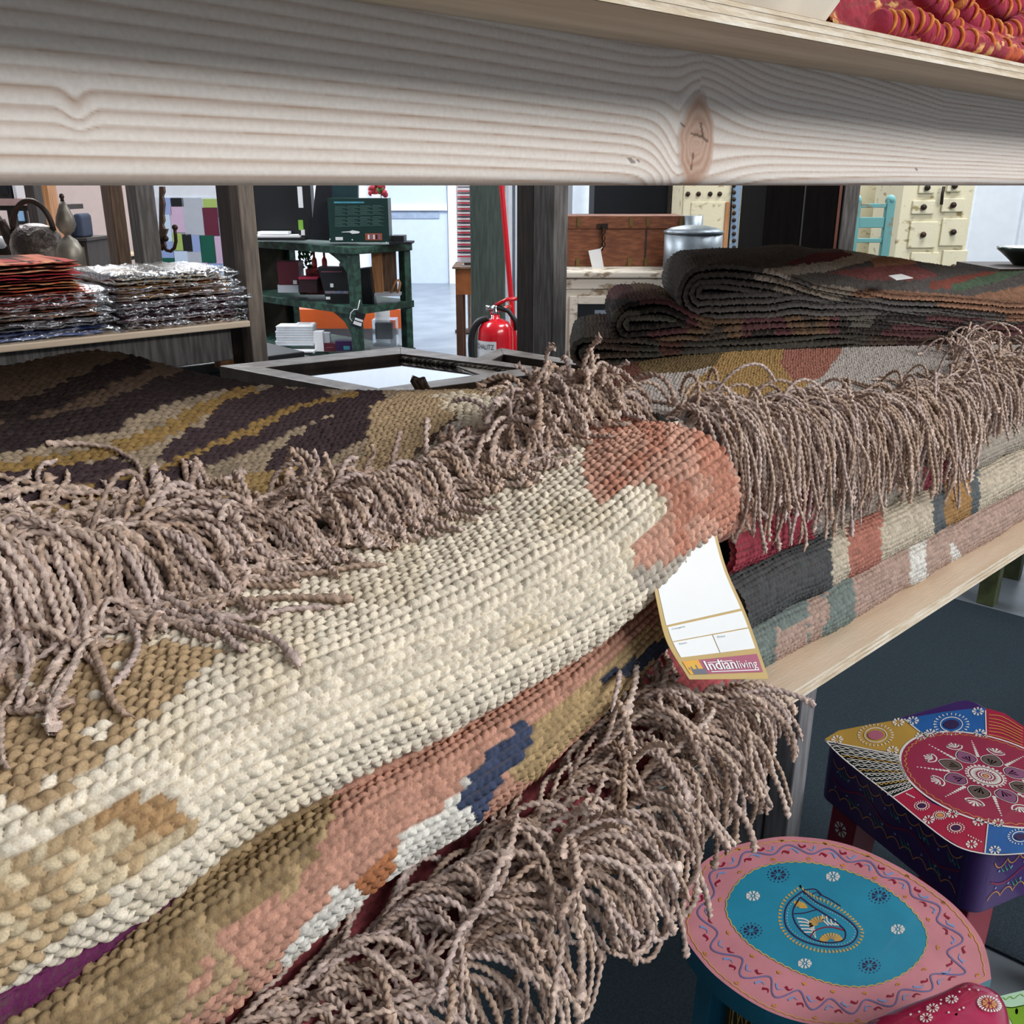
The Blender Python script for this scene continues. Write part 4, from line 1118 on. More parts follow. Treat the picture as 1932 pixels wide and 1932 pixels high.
# ---- square purple stool
c5 = crop(1520, 1320, 4.199)
KL, KB, KT = P(*c5([(140, 308)])[0], Z=ZS), P(*c5([(1400, 1240)])[0], Z=ZS), P(*c5([(1450, 70)])[0], Z=ZS)
s0 = np.array([1.475, .418]); ea = (KB - KL)[:2]; la = np.linalg.norm(ea); ea = ea / la; eb = np.array([-ea[1], ea[0]])
if eb @ (KT - KL)[:2] < 0: eb = -eb
lb = (KT - KL)[:2] @ eb; K0 = KL[:2]
def sq(a, b): return K0 + ea * a * la + eb * b * lb
rc = .085; rq = []
for cx_, cy_, a0 in ((rc, rc, 180), (1 - rc, rc, 270), (1 - rc, 1 - rc, 0), (rc, 1 - rc, 90)):
    for k in range(15):
        a = math.radians(a0 + 90 * k / 14); rq.append(sq(cx_ + rc * math.cos(a), cy_ + rc * math.sin(a)))
ps = thing('painted_stool', 'square purple stool with a maroon flower circle and coloured corner panels', 'stool', (*sq(.5, .5), 0))
mb = MB(); HT = .115
mb.prism([(x, y, ZS - HT) for x, y in rq], (0, 0, HT)); mb.build('seat', PURP, ps, .006, 3)
B = Brush(Z=ZS, off=.0006)
zones = [([(150, 312), (260, 245), (500, 198), (780, 152), (965, 300), (800, 380), (750, 430), (200, 335)], 0), ([(780, 152), (1100, 96), (1330, 70), (1428, 66), (1430, 300), (1180, 300), (965, 305)], 1), ([(1428, 66), (1575, 108), (1735, 216), (1900, 330), (1760, 420), (1430, 300)], 2),
         ([(170, 342), (740, 440), (760, 560), (850, 690), (690, 770), (400, 545)], 3), ([(690, 770), (850, 690), (1000, 820), (1200, 900), (1450, 940), (1420, 1215), (1250, 1180), (1000, 1030)], 2), ([(1450, 940), (1730, 925), (1900, 900), (2050, 1130), (1730, 1218), (1420, 1218)], 1)]
for z, mi in zones: B.fill(c5(z), mi)
B.build('painted_panel', [GOLDZ, BLUEZ, REDZ, BLKZ], ps)
# circle
cm = P(*c5([(1425, 610)])[0], Z=ZS)[:2]; R_ = np.linalg.norm(P(*c5([(748, 500)])[0], Z=ZS)[:2] - cm)
circ = [(cm[0] + R_ * math.cos(a), cm[1] + R_ * math.sin(a)) for a in np.linspace(0, 2 * math.pi, 60, endpoint=False)]
wuv = lambda x, y, o: np.array([x, y, ZS + o])
B = Brush(uv=wuv, off=.0011); B.fill(circ, 0); B.build('maroon_circle', [MAR], ps)
B = Brush(uv=wuv, off=.0016)
B.stroke(circ + circ[:1], .004, 1, 1)
rr_ = [(cm[0] + (R_ * .955 - .004 * abs(math.sin(a * 26))) * math.cos(a), cm[1] + (R_ * .955 - .004 * abs(math.sin(a * 26))) * math.sin(a)) for a in np.linspace(0, 2 * math.pi, 320)]
B.stroke(rr_, .0016, 6, 1)
def W(r, a): return (cm[0] + R_ * r * math.cos(a), cm[1] + R_ * r * math.sin(a))
for r in (.05, .085, .20): B.stroke([W(r, a) for a in np.linspace(0, 2 * math.pi, 40)], .0022, 1, 1)
for k in range(26):
    a = k * 2 * math.pi / 26; B.stroke([W(.11, a), W(.175, a)], .0045, 1, 1, 'in'); B.dot(*W(.225, a), .0022, 1)
B.dot(*cm, .004, 6)
for k in range(8):
    a = k * math.pi / 4 + .2
    h = [W(.27, a), W(.34, a + .30), W(.45, a + .26), W(.55, a), W(.45, a - .26), W(.34, a - .30), W(.27, a)]
    B.fill([tuple(p) for p in catmull(np.array(h), 4, 0)][:-1], 8 if k % 2 else 9)
    B.stroke(h, .0026, 1)
    for s in (-.6, 0, .6): B.stroke([W(.31, a), W(.42, a + s * .2)], .002, 1, 1, 'in')
    for s in (-1, -.5, 0, .5, 1): B.stroke([W(.62, a), W(.74 - .05 * abs(s), a + s * .14)], .0026, 1, 1, 'in')
    for s in (-1, 1): B.stroke([W(.58, a), W(.60, a + s * .10), W(.66, a + s * .16), W(.69, a + s * .10)], .0024, 1)
    a2 = a + math.pi / 8
    for j in range(9): B.dot(*W(.44 + j * .045, a2), .0034 - .00025 * j, 1)
B.build('flower_mandala', [GOLDZ, WHT, REDZ, BLKZ, BLUEZ, GRNP, ORL, PURP, M('violet_fill', '#8f5a7c', .4), M('sage_fill', '#6a5a54', .4)], ps)
# white partition lines and small motifs of the corner panels
B = Brush(Z=ZS, off=.0016)
for l in ([(165, 325), (200, 335), (742, 440)], [(780, 152), (965, 303)], [(1425, 84), (1432, 300)], [(690, 770), (850, 695)], [(1450, 940), (1420, 1218)], [(165, 330), (260, 430), (400, 548), (690, 772), (900, 945), (1100, 1100), (1250, 1182), (1420, 1220), (1560, 1228), (1730, 1218)]):
    B.stroke(c5(l), 2.2, 0, 3)
for k in range(11):     # rows on the black panel
    t = k / 10.5; a = np.array([190 + t * 480, 352 + t * 405]); b = np.array([735 + t * 105, 448 + t * 235])
    n = 26; ln = [a + (b - a) * j / n for j in range(n + 1)]
    B.stroke(c5([tuple(p) for p in ln]), 1.1, 0, 1)
    B.stroke(c5([(p[0], p[1] + 13 + 7 * math.sin(j * 1.7)) for j, p in enumerate(ln)]), 1.3, 1 if k % 3 == 2 else 0, 1)
for x, y in c5([(250, 315), (735, 178), (915, 288), (690, 400), (850, 165), (1365, 92), (990, 265), (1380, 265), (1165, 905), (975, 950), (1370, 968), (1315, 1145), (1525, 975), (1500, 1190)]):
    B.petals(x, y, 11, 8, 0, 3.2)
for (x, y), r, n, m1, m2 in [(c5([(555, 280)])[0], 34, 26, 0, 2), (c5([(1155, 195)])[0], 34, 24, 0, 3), (c5([(1065, 915)])[0], 14, 18, 0, 4), (c5([(920, 840)])[0], 15, 18, 0, 3), (c5([(1190, 1015)])[0], 17, 18, 0, 3), (c5([(1700, 1085)])[0], 24, 22, 0, 3)]:
    B.dot(x, y, r * .45, m2, r * .26, 14); ring = [(x + r * .62 * math.cos(a), y - r * .40 * math.sin(a)) for a in np.linspace(0, 2 * math.pi, 20)]
    B.stroke(ring, 1.6, m1, 1); B.petals(x, y, r, n, m1, 1.8, ry=r * .62, r0=.8)
for k in range(7): B.stroke(c5([(1450 + 0 * k, 120 + 26 * k), (1560, 135 + 28 * k + 8 * math.sin(k)), (1720, 230 + 22 * k)]), 1.4, 4, 3)
for l in ([(800, 745), (860, 775)], [(1290, 1075), (1390, 1125)]):
    for j in range(6): x, y = c5([(l[0][0] + (l[1][0] - l[0][0]) * j / 5, l[0][1] + (l[1][1] - l[0][1]) * j / 5)])[0]; B.dot(x, y, 1.5, 0, n=6)
B.build('painted_motif', [WHT, YEL, PLUM, NAVY, ORL], ps)
# scalloped borders on the two sides we see
def side(o3, ax, L, nn, name):
    f = lambda x, y, o: np.array([*(o3 + ax * x + nn * o), ZS - y])
    B = Brush(uv=f, off=.0012); n = int((L - .06) / .026)
    for yy, s in ((.022, 1), (HT - .024, -1)):
        ln = []
        for k in range(n * 12 + 1): ln.append((.03 + (L - .06) * k / (n * 12), yy + s * .012 * abs(math.sin(math.pi * k / 12)) ** .8))
        B.stroke(ln, .0017, 0, 1)
        for k in range(n): B.dot(.03 + (L - .06) * (k + .5) / n, yy + s * .019, .0022, 1, n=6)
    B.stroke([(.03 + (L - .06) * k / 30, HT / 2 + .010 * math.sin(k * .55)) for k in range(31)], .0022, 2, 3)
    for k in range(9):
        x = .05 + (L - .1) * k / 8; y = HT / 2 + (.018 if k % 2 else -.018)
        for j in range(3): B.stroke([(x + j * .008 - .006, y - .007), (x + j * .008, y + .002), (x + j * .008 + .004, y + .006)], .0020, 3, 2, 'in')
    B.build(name, [ORL, LBL, REDP, GRNP], ps)
nA = -eb; nB = ea
side(sq(0, 0), ea, la, nA, 'painted_border'); side(sq(1, 0), eb, lb, nB, 'painted_border')
for a, b in ((.15, .15), (.85, .15), (.85, .85), (.15, .85)):
    p = sq(a, b); lg = leg('leg', p, .06, .06, ZS - HT, DKRED, ps, (p - sq(.5, .5)) * .10, ea)
    B = Brush(uv=lambda x, y, o: np.array([*(p + (p - sq(.5, .5)) * .10 * (1 - y / (ZS - HT)) + nA * (.0302 + o) * (1 - .16 * (1 - y / (ZS - HT))) + ea * x), y]), off=.0012)
    for k in range(4): B.petals(0, .07 + k * .065, .014, 8, 0, .005, ry=.014)
    B.build('painted_pattern', [WHT], lg)

# ---- crimson domed stool and green stool at the lower right corner
zr = .505
rd = thing('painted_stool', 'crimson glossy dome-topped stool with white dots, cut off at bottom right', 'stool', (.86, .235, 0))
REDG = M('crimson_gloss_paint', '#b52353', .25, coat=.6, col2='#9c1c44', scale=14)
oc = [P(x, y, Z=zr - .022) for x, y in [(1622, 1952), (1690, 1922), (1760, 1896), (1814, 1872), (1844, 1875), (1874, 1888), (1892, 1907), (1904, 1945), (1900, 2030), (1850, 2110), (1740, 2130), (1630, 2050)]]
oc = np.array(oc); ocs = catmull(np.concatenate([oc, oc[:1]]), 4, 0)[:-1]; cc = ocs.mean(0)
mb = MB(); n = len(ocs); vs = []; prof = [(.86, -.050), (.97, -.040), (1.0, -.026), (.985, -.012), (.93, -.003), (.8, .004), (.55, .010), (.25, .013), (0.02, .0135)]
for f, dz in prof: vs += [(*(cc + (p - cc) * f)[:2], zr + dz) for p in ocs]
fs = [(i * n + j, i * n + (j + 1) % n, (i + 1) * n + (j + 1) % n, (i + 1) * n + j) for i in range(len(prof) - 1) for j in range(n)] + [tuple(reversed(range(n)))]
mb.add(vs, fs, 0, True); mb.build('seat', REDG, rd)
def rz(x, y, o):
    p = P(x, y, Z=zr + .004)
    f = np.linalg.norm(p[:2] - cc[:2]); dirs = (p[:2] - cc[:2]) / (f + 1e-9)
    rad = max(((q - cc)[:2] @ dirs) for q in ocs); t = f / rad
    h = np.interp(t, [0.02, .25, .55, .8, .93, .985, 1.0], [.0135, .013, .010, .004, -.003, -.012, -.026])
    return np.array([p[0], p[1], zr + h + o])
B = Brush(uv=rz, off=.0018)
for (x, y), r, n in [((1865, 1903), 24, 22), ((1793, 1899), 12, 9), ((1757, 1916), 12, 9), ((1745, 1934), 12, 9)]:
    B.petals(x, y, r, n, 0, 3, ry=r * .72, r0=.66 if r > 20 else .35)
B.petals(1865, 1903, 14, 9, 1, 4, ry=10, r0=.3)
for x, y in [(1808, 1883), (1827, 1877), (1773, 1898), (1815, 1916), (1807, 1920), (1787, 1925), (1772, 1908), (1732, 1922), (1716, 1926), (1844, 1876), (1880, 1882)]: B.dot(x, y, 2.2, 0, n=7)
B.build('painted_dots', [WHT, ORL], rd)
for a in range(4):
    p = cc[:2] + .05 * np.array([math.cos(a * 1.57 + .6), math.sin(a * 1.57 + .6)]); leg('leg', p, .04, .04, zr - .048, DKRED, rd, (p - cc[:2]) * .15)
gs = thing('painted_stool', 'bright green painted stool peeping in at the bottom right corner', 'stool', (1.16, .12, 0))
GRB = M('bright_green_paint', '#7fae1c', .35, coat=.3, var=.08); GRL = M('pale_mint_paint', '#b9e0c0', .35, coat=.3, var=.03)
zg = .40; og = [P(x, y, Z=zg) for x, y in [(1878, 1882), (1905, 1875), (1945, 1866), (2040, 1900), (2080, 1990), (1990, 2060), (1925, 1990)]]
mb = MB(); mb.prism([p - np.array([0, 0, .08]) for p in og], (0, 0, .08), 0); mb.add([p + np.array([0, 0, .0004]) for p in og], [tuple(range(7))], 1); mb.build('seat', [GRB, GRL], gs)
B = Brush(Z=zg, off=.001); B.fill([(1893, 1899), (1912, 1900), (1945, 1893), (2010, 1920), (2000, 1990), (1935, 1975)], 0); B.stroke([(1893, 1899), (1912, 1901), (1945, 1893)], 1.6, 1); B.stroke([(1884, 1885), (1893, 1882), (1898, 1886), (1906, 1880), (1913, 1884), (1925, 1876), (1932, 1880)], 1.2, 0); B.dot(1918, 1908, 3, 1, 6)
B.build('painted_edge', [GRB, YEL], gs)
cg = np.mean(np.array(og), 0)
for a in range(4):
    p = cg[:2] + .08 * np.array([math.cos(a * 1.57 + .3), math.sin(a * 1.57 + .3)]); leg('leg', p, .04, .04, zg - .08, GRB, gs, (p - cg[:2]) * .15)

# ---- on the upper shelf
ZT = EYE + .1400
def dye_throw(px, py, u, v):
    c = np.empty(px.shape + (3,)); c[:] = lin('#a3283c')
    n = vnoise(u / .02, v / .02, 3)
    paint(c, (np.floor(u / .011) % 2 == 0) & (hash2(np.floor(u / .011), np.floor(v / .007), 4) > .62), '#e0a04c')
    paint(c, n > .74, '#c8501e')
    return c
tw = thing('woven_throw', 'crimson and orange bouclé throw heaped on the upper shelf', 'throw', P(1800, 90, Y=.58))
ctrl = []
for i, y in enumerate(np.linspace(.515, .80, 10)):
    row_ = []
    for j, x in enumerate(np.linspace(1.02, 2.9, 22)):
        t = i / 9
        z = ZT + .012 + .16 * (1 - math.exp(-((x - 1.0) / .28) ** 2)) * t ** .8 + .022 * math.sin(9 * x + 14 * t) * (.35 + t) + .014 * math.sin(23 * x - 9 * t)
        row_.append((x, y + .012 * math.sin(8 * x), max(z, ZT + .010)))
    ctrl.append(row_)
ctrl = np.array(ctrl)
first = ctrl[:1].copy(); first[..., 2] = ZT + .001; first[..., 1] += .012
ctrl = np.concatenate([first, ctrl])[:, ::1]
rug_sheet('throw_body', ctrl.transpose(1, 0, 2), dye_throw, tw, thick=0, row=.010, st=.012, amp=.005, res=.0035, seed=31)
HEMM = M('throw_hem_wool', '#a8304a', .95, col2='#d98a48', scale=70, stretch=(1.6, .3, .3), mix=(.28, .38), bump=.8, bscale=300, detail=1)
for k, (pts, Yh, r) in enumerate([([(1653, 70), (1690, 52), (1726, 44), (1756, 76), (1804, 100), (1863, 120), (1932, 116), (1990, 100)], .525, .0135), ([(1800, -30), (1806, 4), (1824, 38), (1858, 60), (1893, 68), (1932, 42), (1975, 10)], .555, .0150), ([(1852, -40), (1866, -4), (1892, 22), (1932, -2), (1960, -40)], .585, .0150), ([(1700, -40), (1745, -8), (1780, 30), (1800, 62), (1850, 92), (1932, 92)], .545, .0125)]):
    q = np.array([P(x, y, Y=Yh) for x, y in pts]); q = catmull(q, 8, 0); q[:, 2] = np.maximum(q[:, 2], ZT + r + .001)
    mb = MB(); mb.tube(list(q), [r * (.92 + .13 * math.sin(i * 1.9)) for i in range(len(q))], 14)
    T_ = np.gradient(q, axis=0); T_ /= np.linalg.norm(T_, axis=1, keepdims=True)
    for i in range(2, len(q) - 2, 4):
        n1 = np.cross(T_[i], [0, 0, 1]); n1 /= np.linalg.norm(n1); n2 = np.cross(n1, T_[i]); a0 = RNG.uniform(-.5, .1)
        mb.tube([q[i] + T_[i] * (.006 * (a - .5)) + (n1 * math.cos(a0 + 1.9 * a) + n2 * math.sin(a0 + 1.9 * a)) * r * 1.06 for a in np.linspace(-.2, .9, 8)], [.0008, .0016, .0022, .0025, .0025, .0022, .0016, .0008], 6, 1)
    mb.build('rolled_hem', [HEMM, M('orange_wool', '#e39a4c', .9, col2='#cf6a2c', scale=90)], tw)
cl = thing('folded_cloth', 'small piece of off-white cloth at the edge of the upper shelf', 'cloth', P(1450, 10, Y=.56))
mb = MB(); a, b = P(1385, -10, Y=.56), P(1525, 20, Y=.56)
x0, x1 = a[0], b[0]
vs = []; N_ = 24
for i in range(N_ + 1):
    t = i / N_; x = x0 - .06 + (x1 - x0 + .06) * t
    w = .008 * math.sin(9 * t)
    vs += [(x, .545 + w, ZT + .001), (x - .01 + .03 * t, .535 + w, ZT + .03), (x + .03 * t, .56 + w, ZT + .075), (x + .02 * t, .66 + w, ZT + .08), (x, .68, ZT + .001)]
mb.add(vs, [(5 * i + j, 5 * i + 5 + j, 5 * i + 6 + j, 5 * i + 1 + j) for i in range(N_) for j in range(4)] + [(0, 1, 2, 3, 4), tuple(5 * N_ + j for j in (4, 3, 2, 1, 0))], 0, True)
mb.build('cloth_body', M('offwhite_cotton', '#cfc8ba', .9, var=.05), cl)
# ------------------------------------------------------------------ background of the shop
WOODD = M('dark_old_timber', '#3a302a', .7, col2='#241d1a', scale=16, stretch=(5, 5, .5), bump=.2, bscale=80)
WOODG = M('grey_brown_timber', '#84786c', .75, col2='#625850', scale=16, stretch=(5, 5, .5), bump=.25, bscale=80)
WOODB = M('brown_timber', '#7a614c', .7, col2='#5c4636', scale=16, stretch=(5, 5, .5), bump=.2, bscale=80)
WOODO = M('orange_pine', '#b98558', .6, col2='#9c6a42', scale=14, stretch=(5, 5, .5))
TRUNKW = M('reddish_chest_wood', '#8a5334', .5, col2='#6a3a22', scale=14, stretch=(1, 1, 5), bump=.1)
MIRW = M('dark_frame_wood', '#574a42', .45, col2='#3d332d', scale=20, stretch=(1, 1, 1), bump=.2, bscale=100)
MIRT = M('worn_frame_top', '#8d8680', .4, col2='#6c645e', scale=24, bump=.2, bscale=120)
BLK = M('black_card', '#14171a', .45, var=.03); CHAR = M('charcoal_board', '#24262b', .6, var=.04, spec=.15); DGRN = M('dark_green_card', '#12332f', .4, var=.04)
BKG = M('bookcase_green_paint', '#2f5648', .55, col2='#16302a', scale=22, stretch=(1, 1, 1), mix=(.42, .6), bump=.3, bscale=60)
BKIN = M('bookcase_inner_wood', '#3c352a', .8, col2='#2b261f', scale=10)
IRON = M('black_iron', '#2a2320', .5, metal=.6, col2='#3d2c22', scale=20)
HAMM = M('hammered_metal', '#948a82', .36, metal=.6, col2='#3c3430', scale=11, bump=.7, bscale=34, bdist=.02)
GOURD = M('worn_pewter', '#8c877c', .45, metal=.55, col2='#5d574e', scale=14)
LPAP = M('white_card', '#e9ebee', .5, var=.02); GREYB = M('pale_grey_card', '#b9bcc4', .5, var=.03)
DWHITE = M('distressed_white_paint', '#d3cabb', .65, col2='#8a7760', scale=13, stretch=(1, 1, 1.8), mix=(.36, .46), bump=.3, bscale=60, detail=8)
DCREAM = M('distressed_cream_paint', '#d9d1b4', .65, col2='#97855c', scale=15, stretch=(1, 1, 1.5), mix=(.30, .40), bump=.3, bscale=60, detail=8)
DTURQ = M('worn_turquoise_paint', '#6ba6a6', .65, col2='#8b7a5c', scale=18, mix=(.32, .42), detail=7)
REDX = M('red_enamel', '#d01626', .22, coat=.5, var=.03); CHROME = M('chrome', '#c9c9c9', .2, metal=1, var=.02); RUB = M('black_rubber', '#15161a', .5, var=.03)
GRNPIL = M('green_grey_pillar_paint', '#47564f', .6, col2='#37453f', scale=20, stretch=(4, 4, .4))
MIRROR = M('mirror_silver', '#f2f5f7', .04, metal=1, var=.005)
ZINC = M('galvanised_zinc', '#9aa4ac', .42, metal=.6, col2='#7d878f', scale=12)
PLASTIC = M_glass('clear_plastic_bag', trans=.92, rough=.24, gcol=(.75, .77, .8), top=.55)
CLEARBOX = M_glass('clear_box_acrylic', col=(.9, .94, .97), trans=.85, rough=.08)
CLOTH = M_attr('printed_cotton', rough=.9, nscale=300, nvar=.12, bump=.3, bdist=.002)

# ---- left rack with bagged textiles
YR = 2.60; ZR = EYE - .381
def xat(px, py, Y): return float(P(px, py, Y=Y)[0])
lr = thing('display_rack', 'dark weathered timber rack with a pale board holding the bagged textiles', 'shelf rack', (.4, 3.0, 0))
xr = xat(472, 606, YR)
mb = MB(); mb.box(-1.3, xr, YR, YR + .62, ZR - .018, ZR); mb.build('shelf_board', PLY, lr, .003)
mb = MB(); mb.box(-1.3, xr - .05, YR + .03, YR + .07, ZR - .115, ZR - .0185); mb.build('front_rail', GREYPOST, lr, .003)
mb = MB(); mb.box(-1.3, xr - .05, YR + .55, YR + .59, ZR - .115, ZR - .0185); mb.build('rear_rail', WOODD, lr, .003)
a, b = xat(450, 380, YR + .02), xat(481, 380, YR + .02)
mb = MB(); mb.box(a, b, YR + .02, YR + .08, 0, 2.35); mb.build('post', WOODG, lr, .004)
mb = MB(); mb.box(a + .004, b - .004, YR + .081, YR + .17, 0, 2.35); mb.build('post', WOODD, lr, .004)  # rear half coloured dark to imitate the post's unlit side
for (x0, x1, Y, m) in [(264, 300, 3.20, GREYPOST), (216, 241, 3.42, WOODB)]:
    a, b = xat(x0, 430, Y), xat(x1, 430, Y)
    mb = MB(); mb.box(a, b, Y, Y + .085, 0, 2.35); mb.build('post', m, lr, .004)
mb = MB(); q = P(415, 668, Y=YR + .16), P(475, 668, Y=YR + .16)
mb.box(q[0][0], q[1][0] + .01, YR + .16, YR + .21, q[0][2] - .05, q[0][2] - .005); o = mb.build('stub_rail', WOODO, lr, .004); o['label'] = 'orange pine rail end'
mb = MB(); mb.box(-1.3, xr - .05, YR + .10, YR + .5, .25, .27); mb.build('lower_board', WOODD, lr)

def soft_slab(name, x0, x1, y0, y1, z0, z1, mat, parent, seed, cols=None, wob=.006, crump=0.0, n=46, m=26, skew=0.0):
    """rounded, wavy folded textile (or bag) as one closed mesh"""
    th = np.linspace(0, 2 * np.pi, m, endpoint=False)
    cy = np.sign(np.cos(th)) * np.abs(np.cos(th)) ** .35; cz = np.sign(np.sin(th)) * np.abs(np.sin(th)) ** .6
    t = np.linspace(0, 1, n); s = np.clip(np.minimum(t, 1 - t) / .035, 0, 1) ** .5; s = np.maximum(s, .02)
    T, Y = np.meshgrid(t, cy, indexing='ij'); _, Z = np.meshgrid(t, cz, indexing='ij')
    zc, hz = (z0 + z1) / 2, (z1 - z0) / 2
    V = np.zeros((n, m, 3))
    V[..., 0] = x0 + (x1 - x0) * T; V[..., 1] = (y0 + y1) / 2 + (y1 - y0) / 2 * Y * (1 - .06 * (1 - s[:, None])) + skew * T
    nz = vnoise(T * 9 + seed * 3, Y * 2 + seed, seed) - .5
    V[..., 2] = zc + hz * Z * s[:, None] + wob * nz * (1 if crump == 0 else .7)
    fr = vnoise(T * 7 + 40, Z * 2.5 + seed, seed + 7) - .5
    V[..., 1] += .012 * fr
    if crump:
        c1 = np.abs(vnoise(T * 26, Y * 9 + Z * 5, seed + 3) - .5) + .5 * np.abs(vnoise(T * 60, Y * 20 + Z * 9, seed + 4) - .5)
        V[..., 2] += crump * (c1 - .25) * np.sign(Z); V[..., 1] += crump * (c1 - .25) * np.sign(Y)
        V[..., 0] += crump * 1.5 * (vnoise(Y * 5 + 9, Z * 3, seed + 8) - .5) * (1 - s[:, None] * .8)
    C = None
    if cols is not None:
        pal = np.array([lin(c) for c in cols])
        k = vnoise(T * 14 + seed, Z * 3.2 + Y * .8 + seed, seed + 11); k = np.clip((k * 1.0 * len(pal)).astype(int), 0, len(pal) - 1)
        C = pal[k].reshape(-1, 3)
    idx = np.arange(n * m).reshape(n, m); r2 = np.roll(idx, -1, 1)
    F = np.stack([idx[:-1], r2[:-1], r2[1:], idx[1:]], -1).reshape(-1, 4)[:, ::-1]
    mm = m // 2
    caps = []
    for e in (0, n - 1):
        ring = idx[e]
        for q in range(mm - 1): caps.append([ring[q], ring[q + 1], ring[m - 2 - q], ring[m - 1 - q]])
    F = np.concatenate([F, np.array(caps)])
    return mesh_np(name, V.reshape(-1, 3), F, mat, parent, True, C)

def textile(px0, px1, pyt, pyb, cols, label, group, bag, seed, Y0=YR + .015, dep=.34):
    x0, x1 = xat(px0, (pyt + pyb) / 2, Y0), xat(px1, (pyt + pyb) / 2, Y0)
    z1 = float(P(px1 - 30, pyt, Y=Y0)[2]); z0 = float(P(px1 - 30, pyb, Y=Y0)[2])
    t = thing('bagged_textile' if bag else 'folded_textile', label, 'folded cloth', ((x0 + x1) / 2, Y0 + dep / 2, z0), group)
    k = .008 if bag else 0
    h = (z1 - z0)
    lay = 3
    for i in range(lay):
        soft_slab('cloth_fold', x0 + .004 * i, x1 - k * 2 - .008 * ((i + seed) % 3), Y0 + k + .006 * ((i * 2 + seed) % 3), Y0 + dep, z0 + .003 + h * i / lay, z0 + h * (i + 1) / lay - .0005, CLOTH, t, seed * 5 + i, [cols[(j + i) % len(cols)] for j in range(len(cols))], wob=.004)
    if bag: soft_slab('plastic_bag', x0 - .006, x1 + .012, Y0 - .006, Y0 + dep + .01, z0 + .002, z1 + .003, PLASTIC, t, seed + 50, crump=.013, n=70, m=40)
G1, G2 = 'textiles in the left pile on the far rack', 'textiles in the right pile on the far rack'
for i, (r, yt, yb, cols, lab, bag) in enumerate([
    (226, 616, 640, ['#2a4aa0', '#3f63c0', '#20306a', '#8fa2d8'], 'royal blue bagged textile, lowest of the left far pile', True),
    (216, 597, 616, ['#4a3a3e', '#241d22', '#7a6a70', '#38424e'], 'charcoal bagged textile just above the royal blue one', True),
    (210, 580, 597, ['#a8603c', '#5a2a22', '#d0a070', '#3a2420'], 'rust and tan bagged textile, third from the bottom of the left far pile', True),
    (209, 563, 580, ['#b05a50', '#c88a78', '#702c30'], 'dusty red bagged textile in the middle of the left far pile', True),
    (204, 547, 563, ['#c8503c', '#a02c34', '#d88a60'], 'coral red bagged textile below the unbagged orange cloths', True),
    (164, 531, 547, ['#d08a58', '#c05038', '#1c1614', '#d8a878'], 'orange cloth with black blotches, lowest of three unbagged', False),
    (165, 515, 531, ['#b83440', '#cc5a48', '#191413', '#a82c3c'], 'red cloth with black blotches, between two orange cloths', False),
    (160, 497, 515, ['#cc7a60', '#d8a880', '#b85048', '#1d1714'], 'coral and cream cloth on top of the left far pile', False)]):
    textile(-170, r, yt - (6 if i == 7 else 0), yb, cols, lab, G1, bag, i + 1)
for i, (l, r, yt, yb, cols, lab) in enumerate([
    (232, 462, 596, 611, ['#6a2a34', '#b88038', '#d8c8c0', '#3a1a20'], 'maroon and ochre bagged textile, lowest of the right far pile'),
    (228, 466, 582, 596, ['#8a6070', '#c8b0b8', '#5a3040'], 'dusty mauve bagged textile, second from the bottom of the right far pile'),
    (226, 462, 569, 582, ['#5c2438', '#3a2a38', '#a08898', '#7a4050'], 'plum bagged textile, third from the bottom of the right far pile'),
    (222, 470, 556, 569, ['#a89098', '#70485a', '#c8c0c4'], 'pale lilac bagged textile with a crumpled bag corner sticking out'),
    (222, 458, 543, 556, ['#b87a30', '#7a2c30', '#dcd0c0', '#d8a050'], 'ochre and maroon bagged textile, third from the top of the right far pile'),
    (218, 450, 529, 543, ['#c08840', '#a05838', '#d8c8b0'], 'golden bagged textile directly under the top one of the right far pile'),
    (214, 442, 508, 529, ['#8a8070', '#a89888', '#b8a078', '#6a6258'], 'grey beige bagged textile on top of the right far pile')]):
    textile(l, r, yt, yb, cols, lab, G2, True, i + 21)

t = thing('dark_filler_box', 'added black box filling the dark gap under the far rack, left of the framed mirror', 'filler box', (1.0, 2.9, 0)); mb = MB(); mb.box(.45, 1.62, 2.86, 3.12, .29, .78); mb.build('box', BLK, t, .004); mb = MB(); mb.box(.44, 1.63, 2.85, 3.13, .7805, .81); mb.build('lid', BLK, t, .003)  # added box that keeps the space below the rack black
# ---- metal vessels behind the left pile
def at(px, py, D): return P(px, py, D=D)
kd = 3.15
c = at(70, 462, kd); rk = 46 * kd / FPX * .93
kt = thing('kettle', 'round hammered metal kettle with a tall hoop handle behind the left textile pile', 'kettle', (c[0], c[1], ZR))
mb = MB(); mb.lathe((c[0], c[1], c[2]), [(.02, -rk * 1.0), (rk * .75, -rk * .9), (rk * 1.02, -rk * .45), (rk * 1.06, 0), (rk * .95, rk * .42), (rk * .68, rk * .72), (rk * .3, rk * .86), (.005, rk * .88)], 40); mb.build('body', HAMM, kt)
mb = MB(); mb.lathe((c[0], c[1], ZR + .001), [(rk * .5, 0), (rk * .45, .02), (rk * .55, c[2] - rk - ZR + .01)], 24); mb.build('foot', HAMM, kt)
mb = MB(); mb.tube([c + RT * (-38 * kd / FPX + 36 * kd / FPX * (1 - math.cos(t))) + np.array([0, 0, (22 + 54 * math.sin(t)) * kd / FPX]) for t in np.linspace(.05, math.pi - .05, 22)], .009, 8); mb.build('hoop_handle', IRON, kt)
mb = MB(); mb.tube([at(38, 470, kd), at(20, 450, kd), at(8, 430, kd), at(2, 415, kd)], [.03, .022, .016, .013], 10); mb.build('spout', IRON, kt)
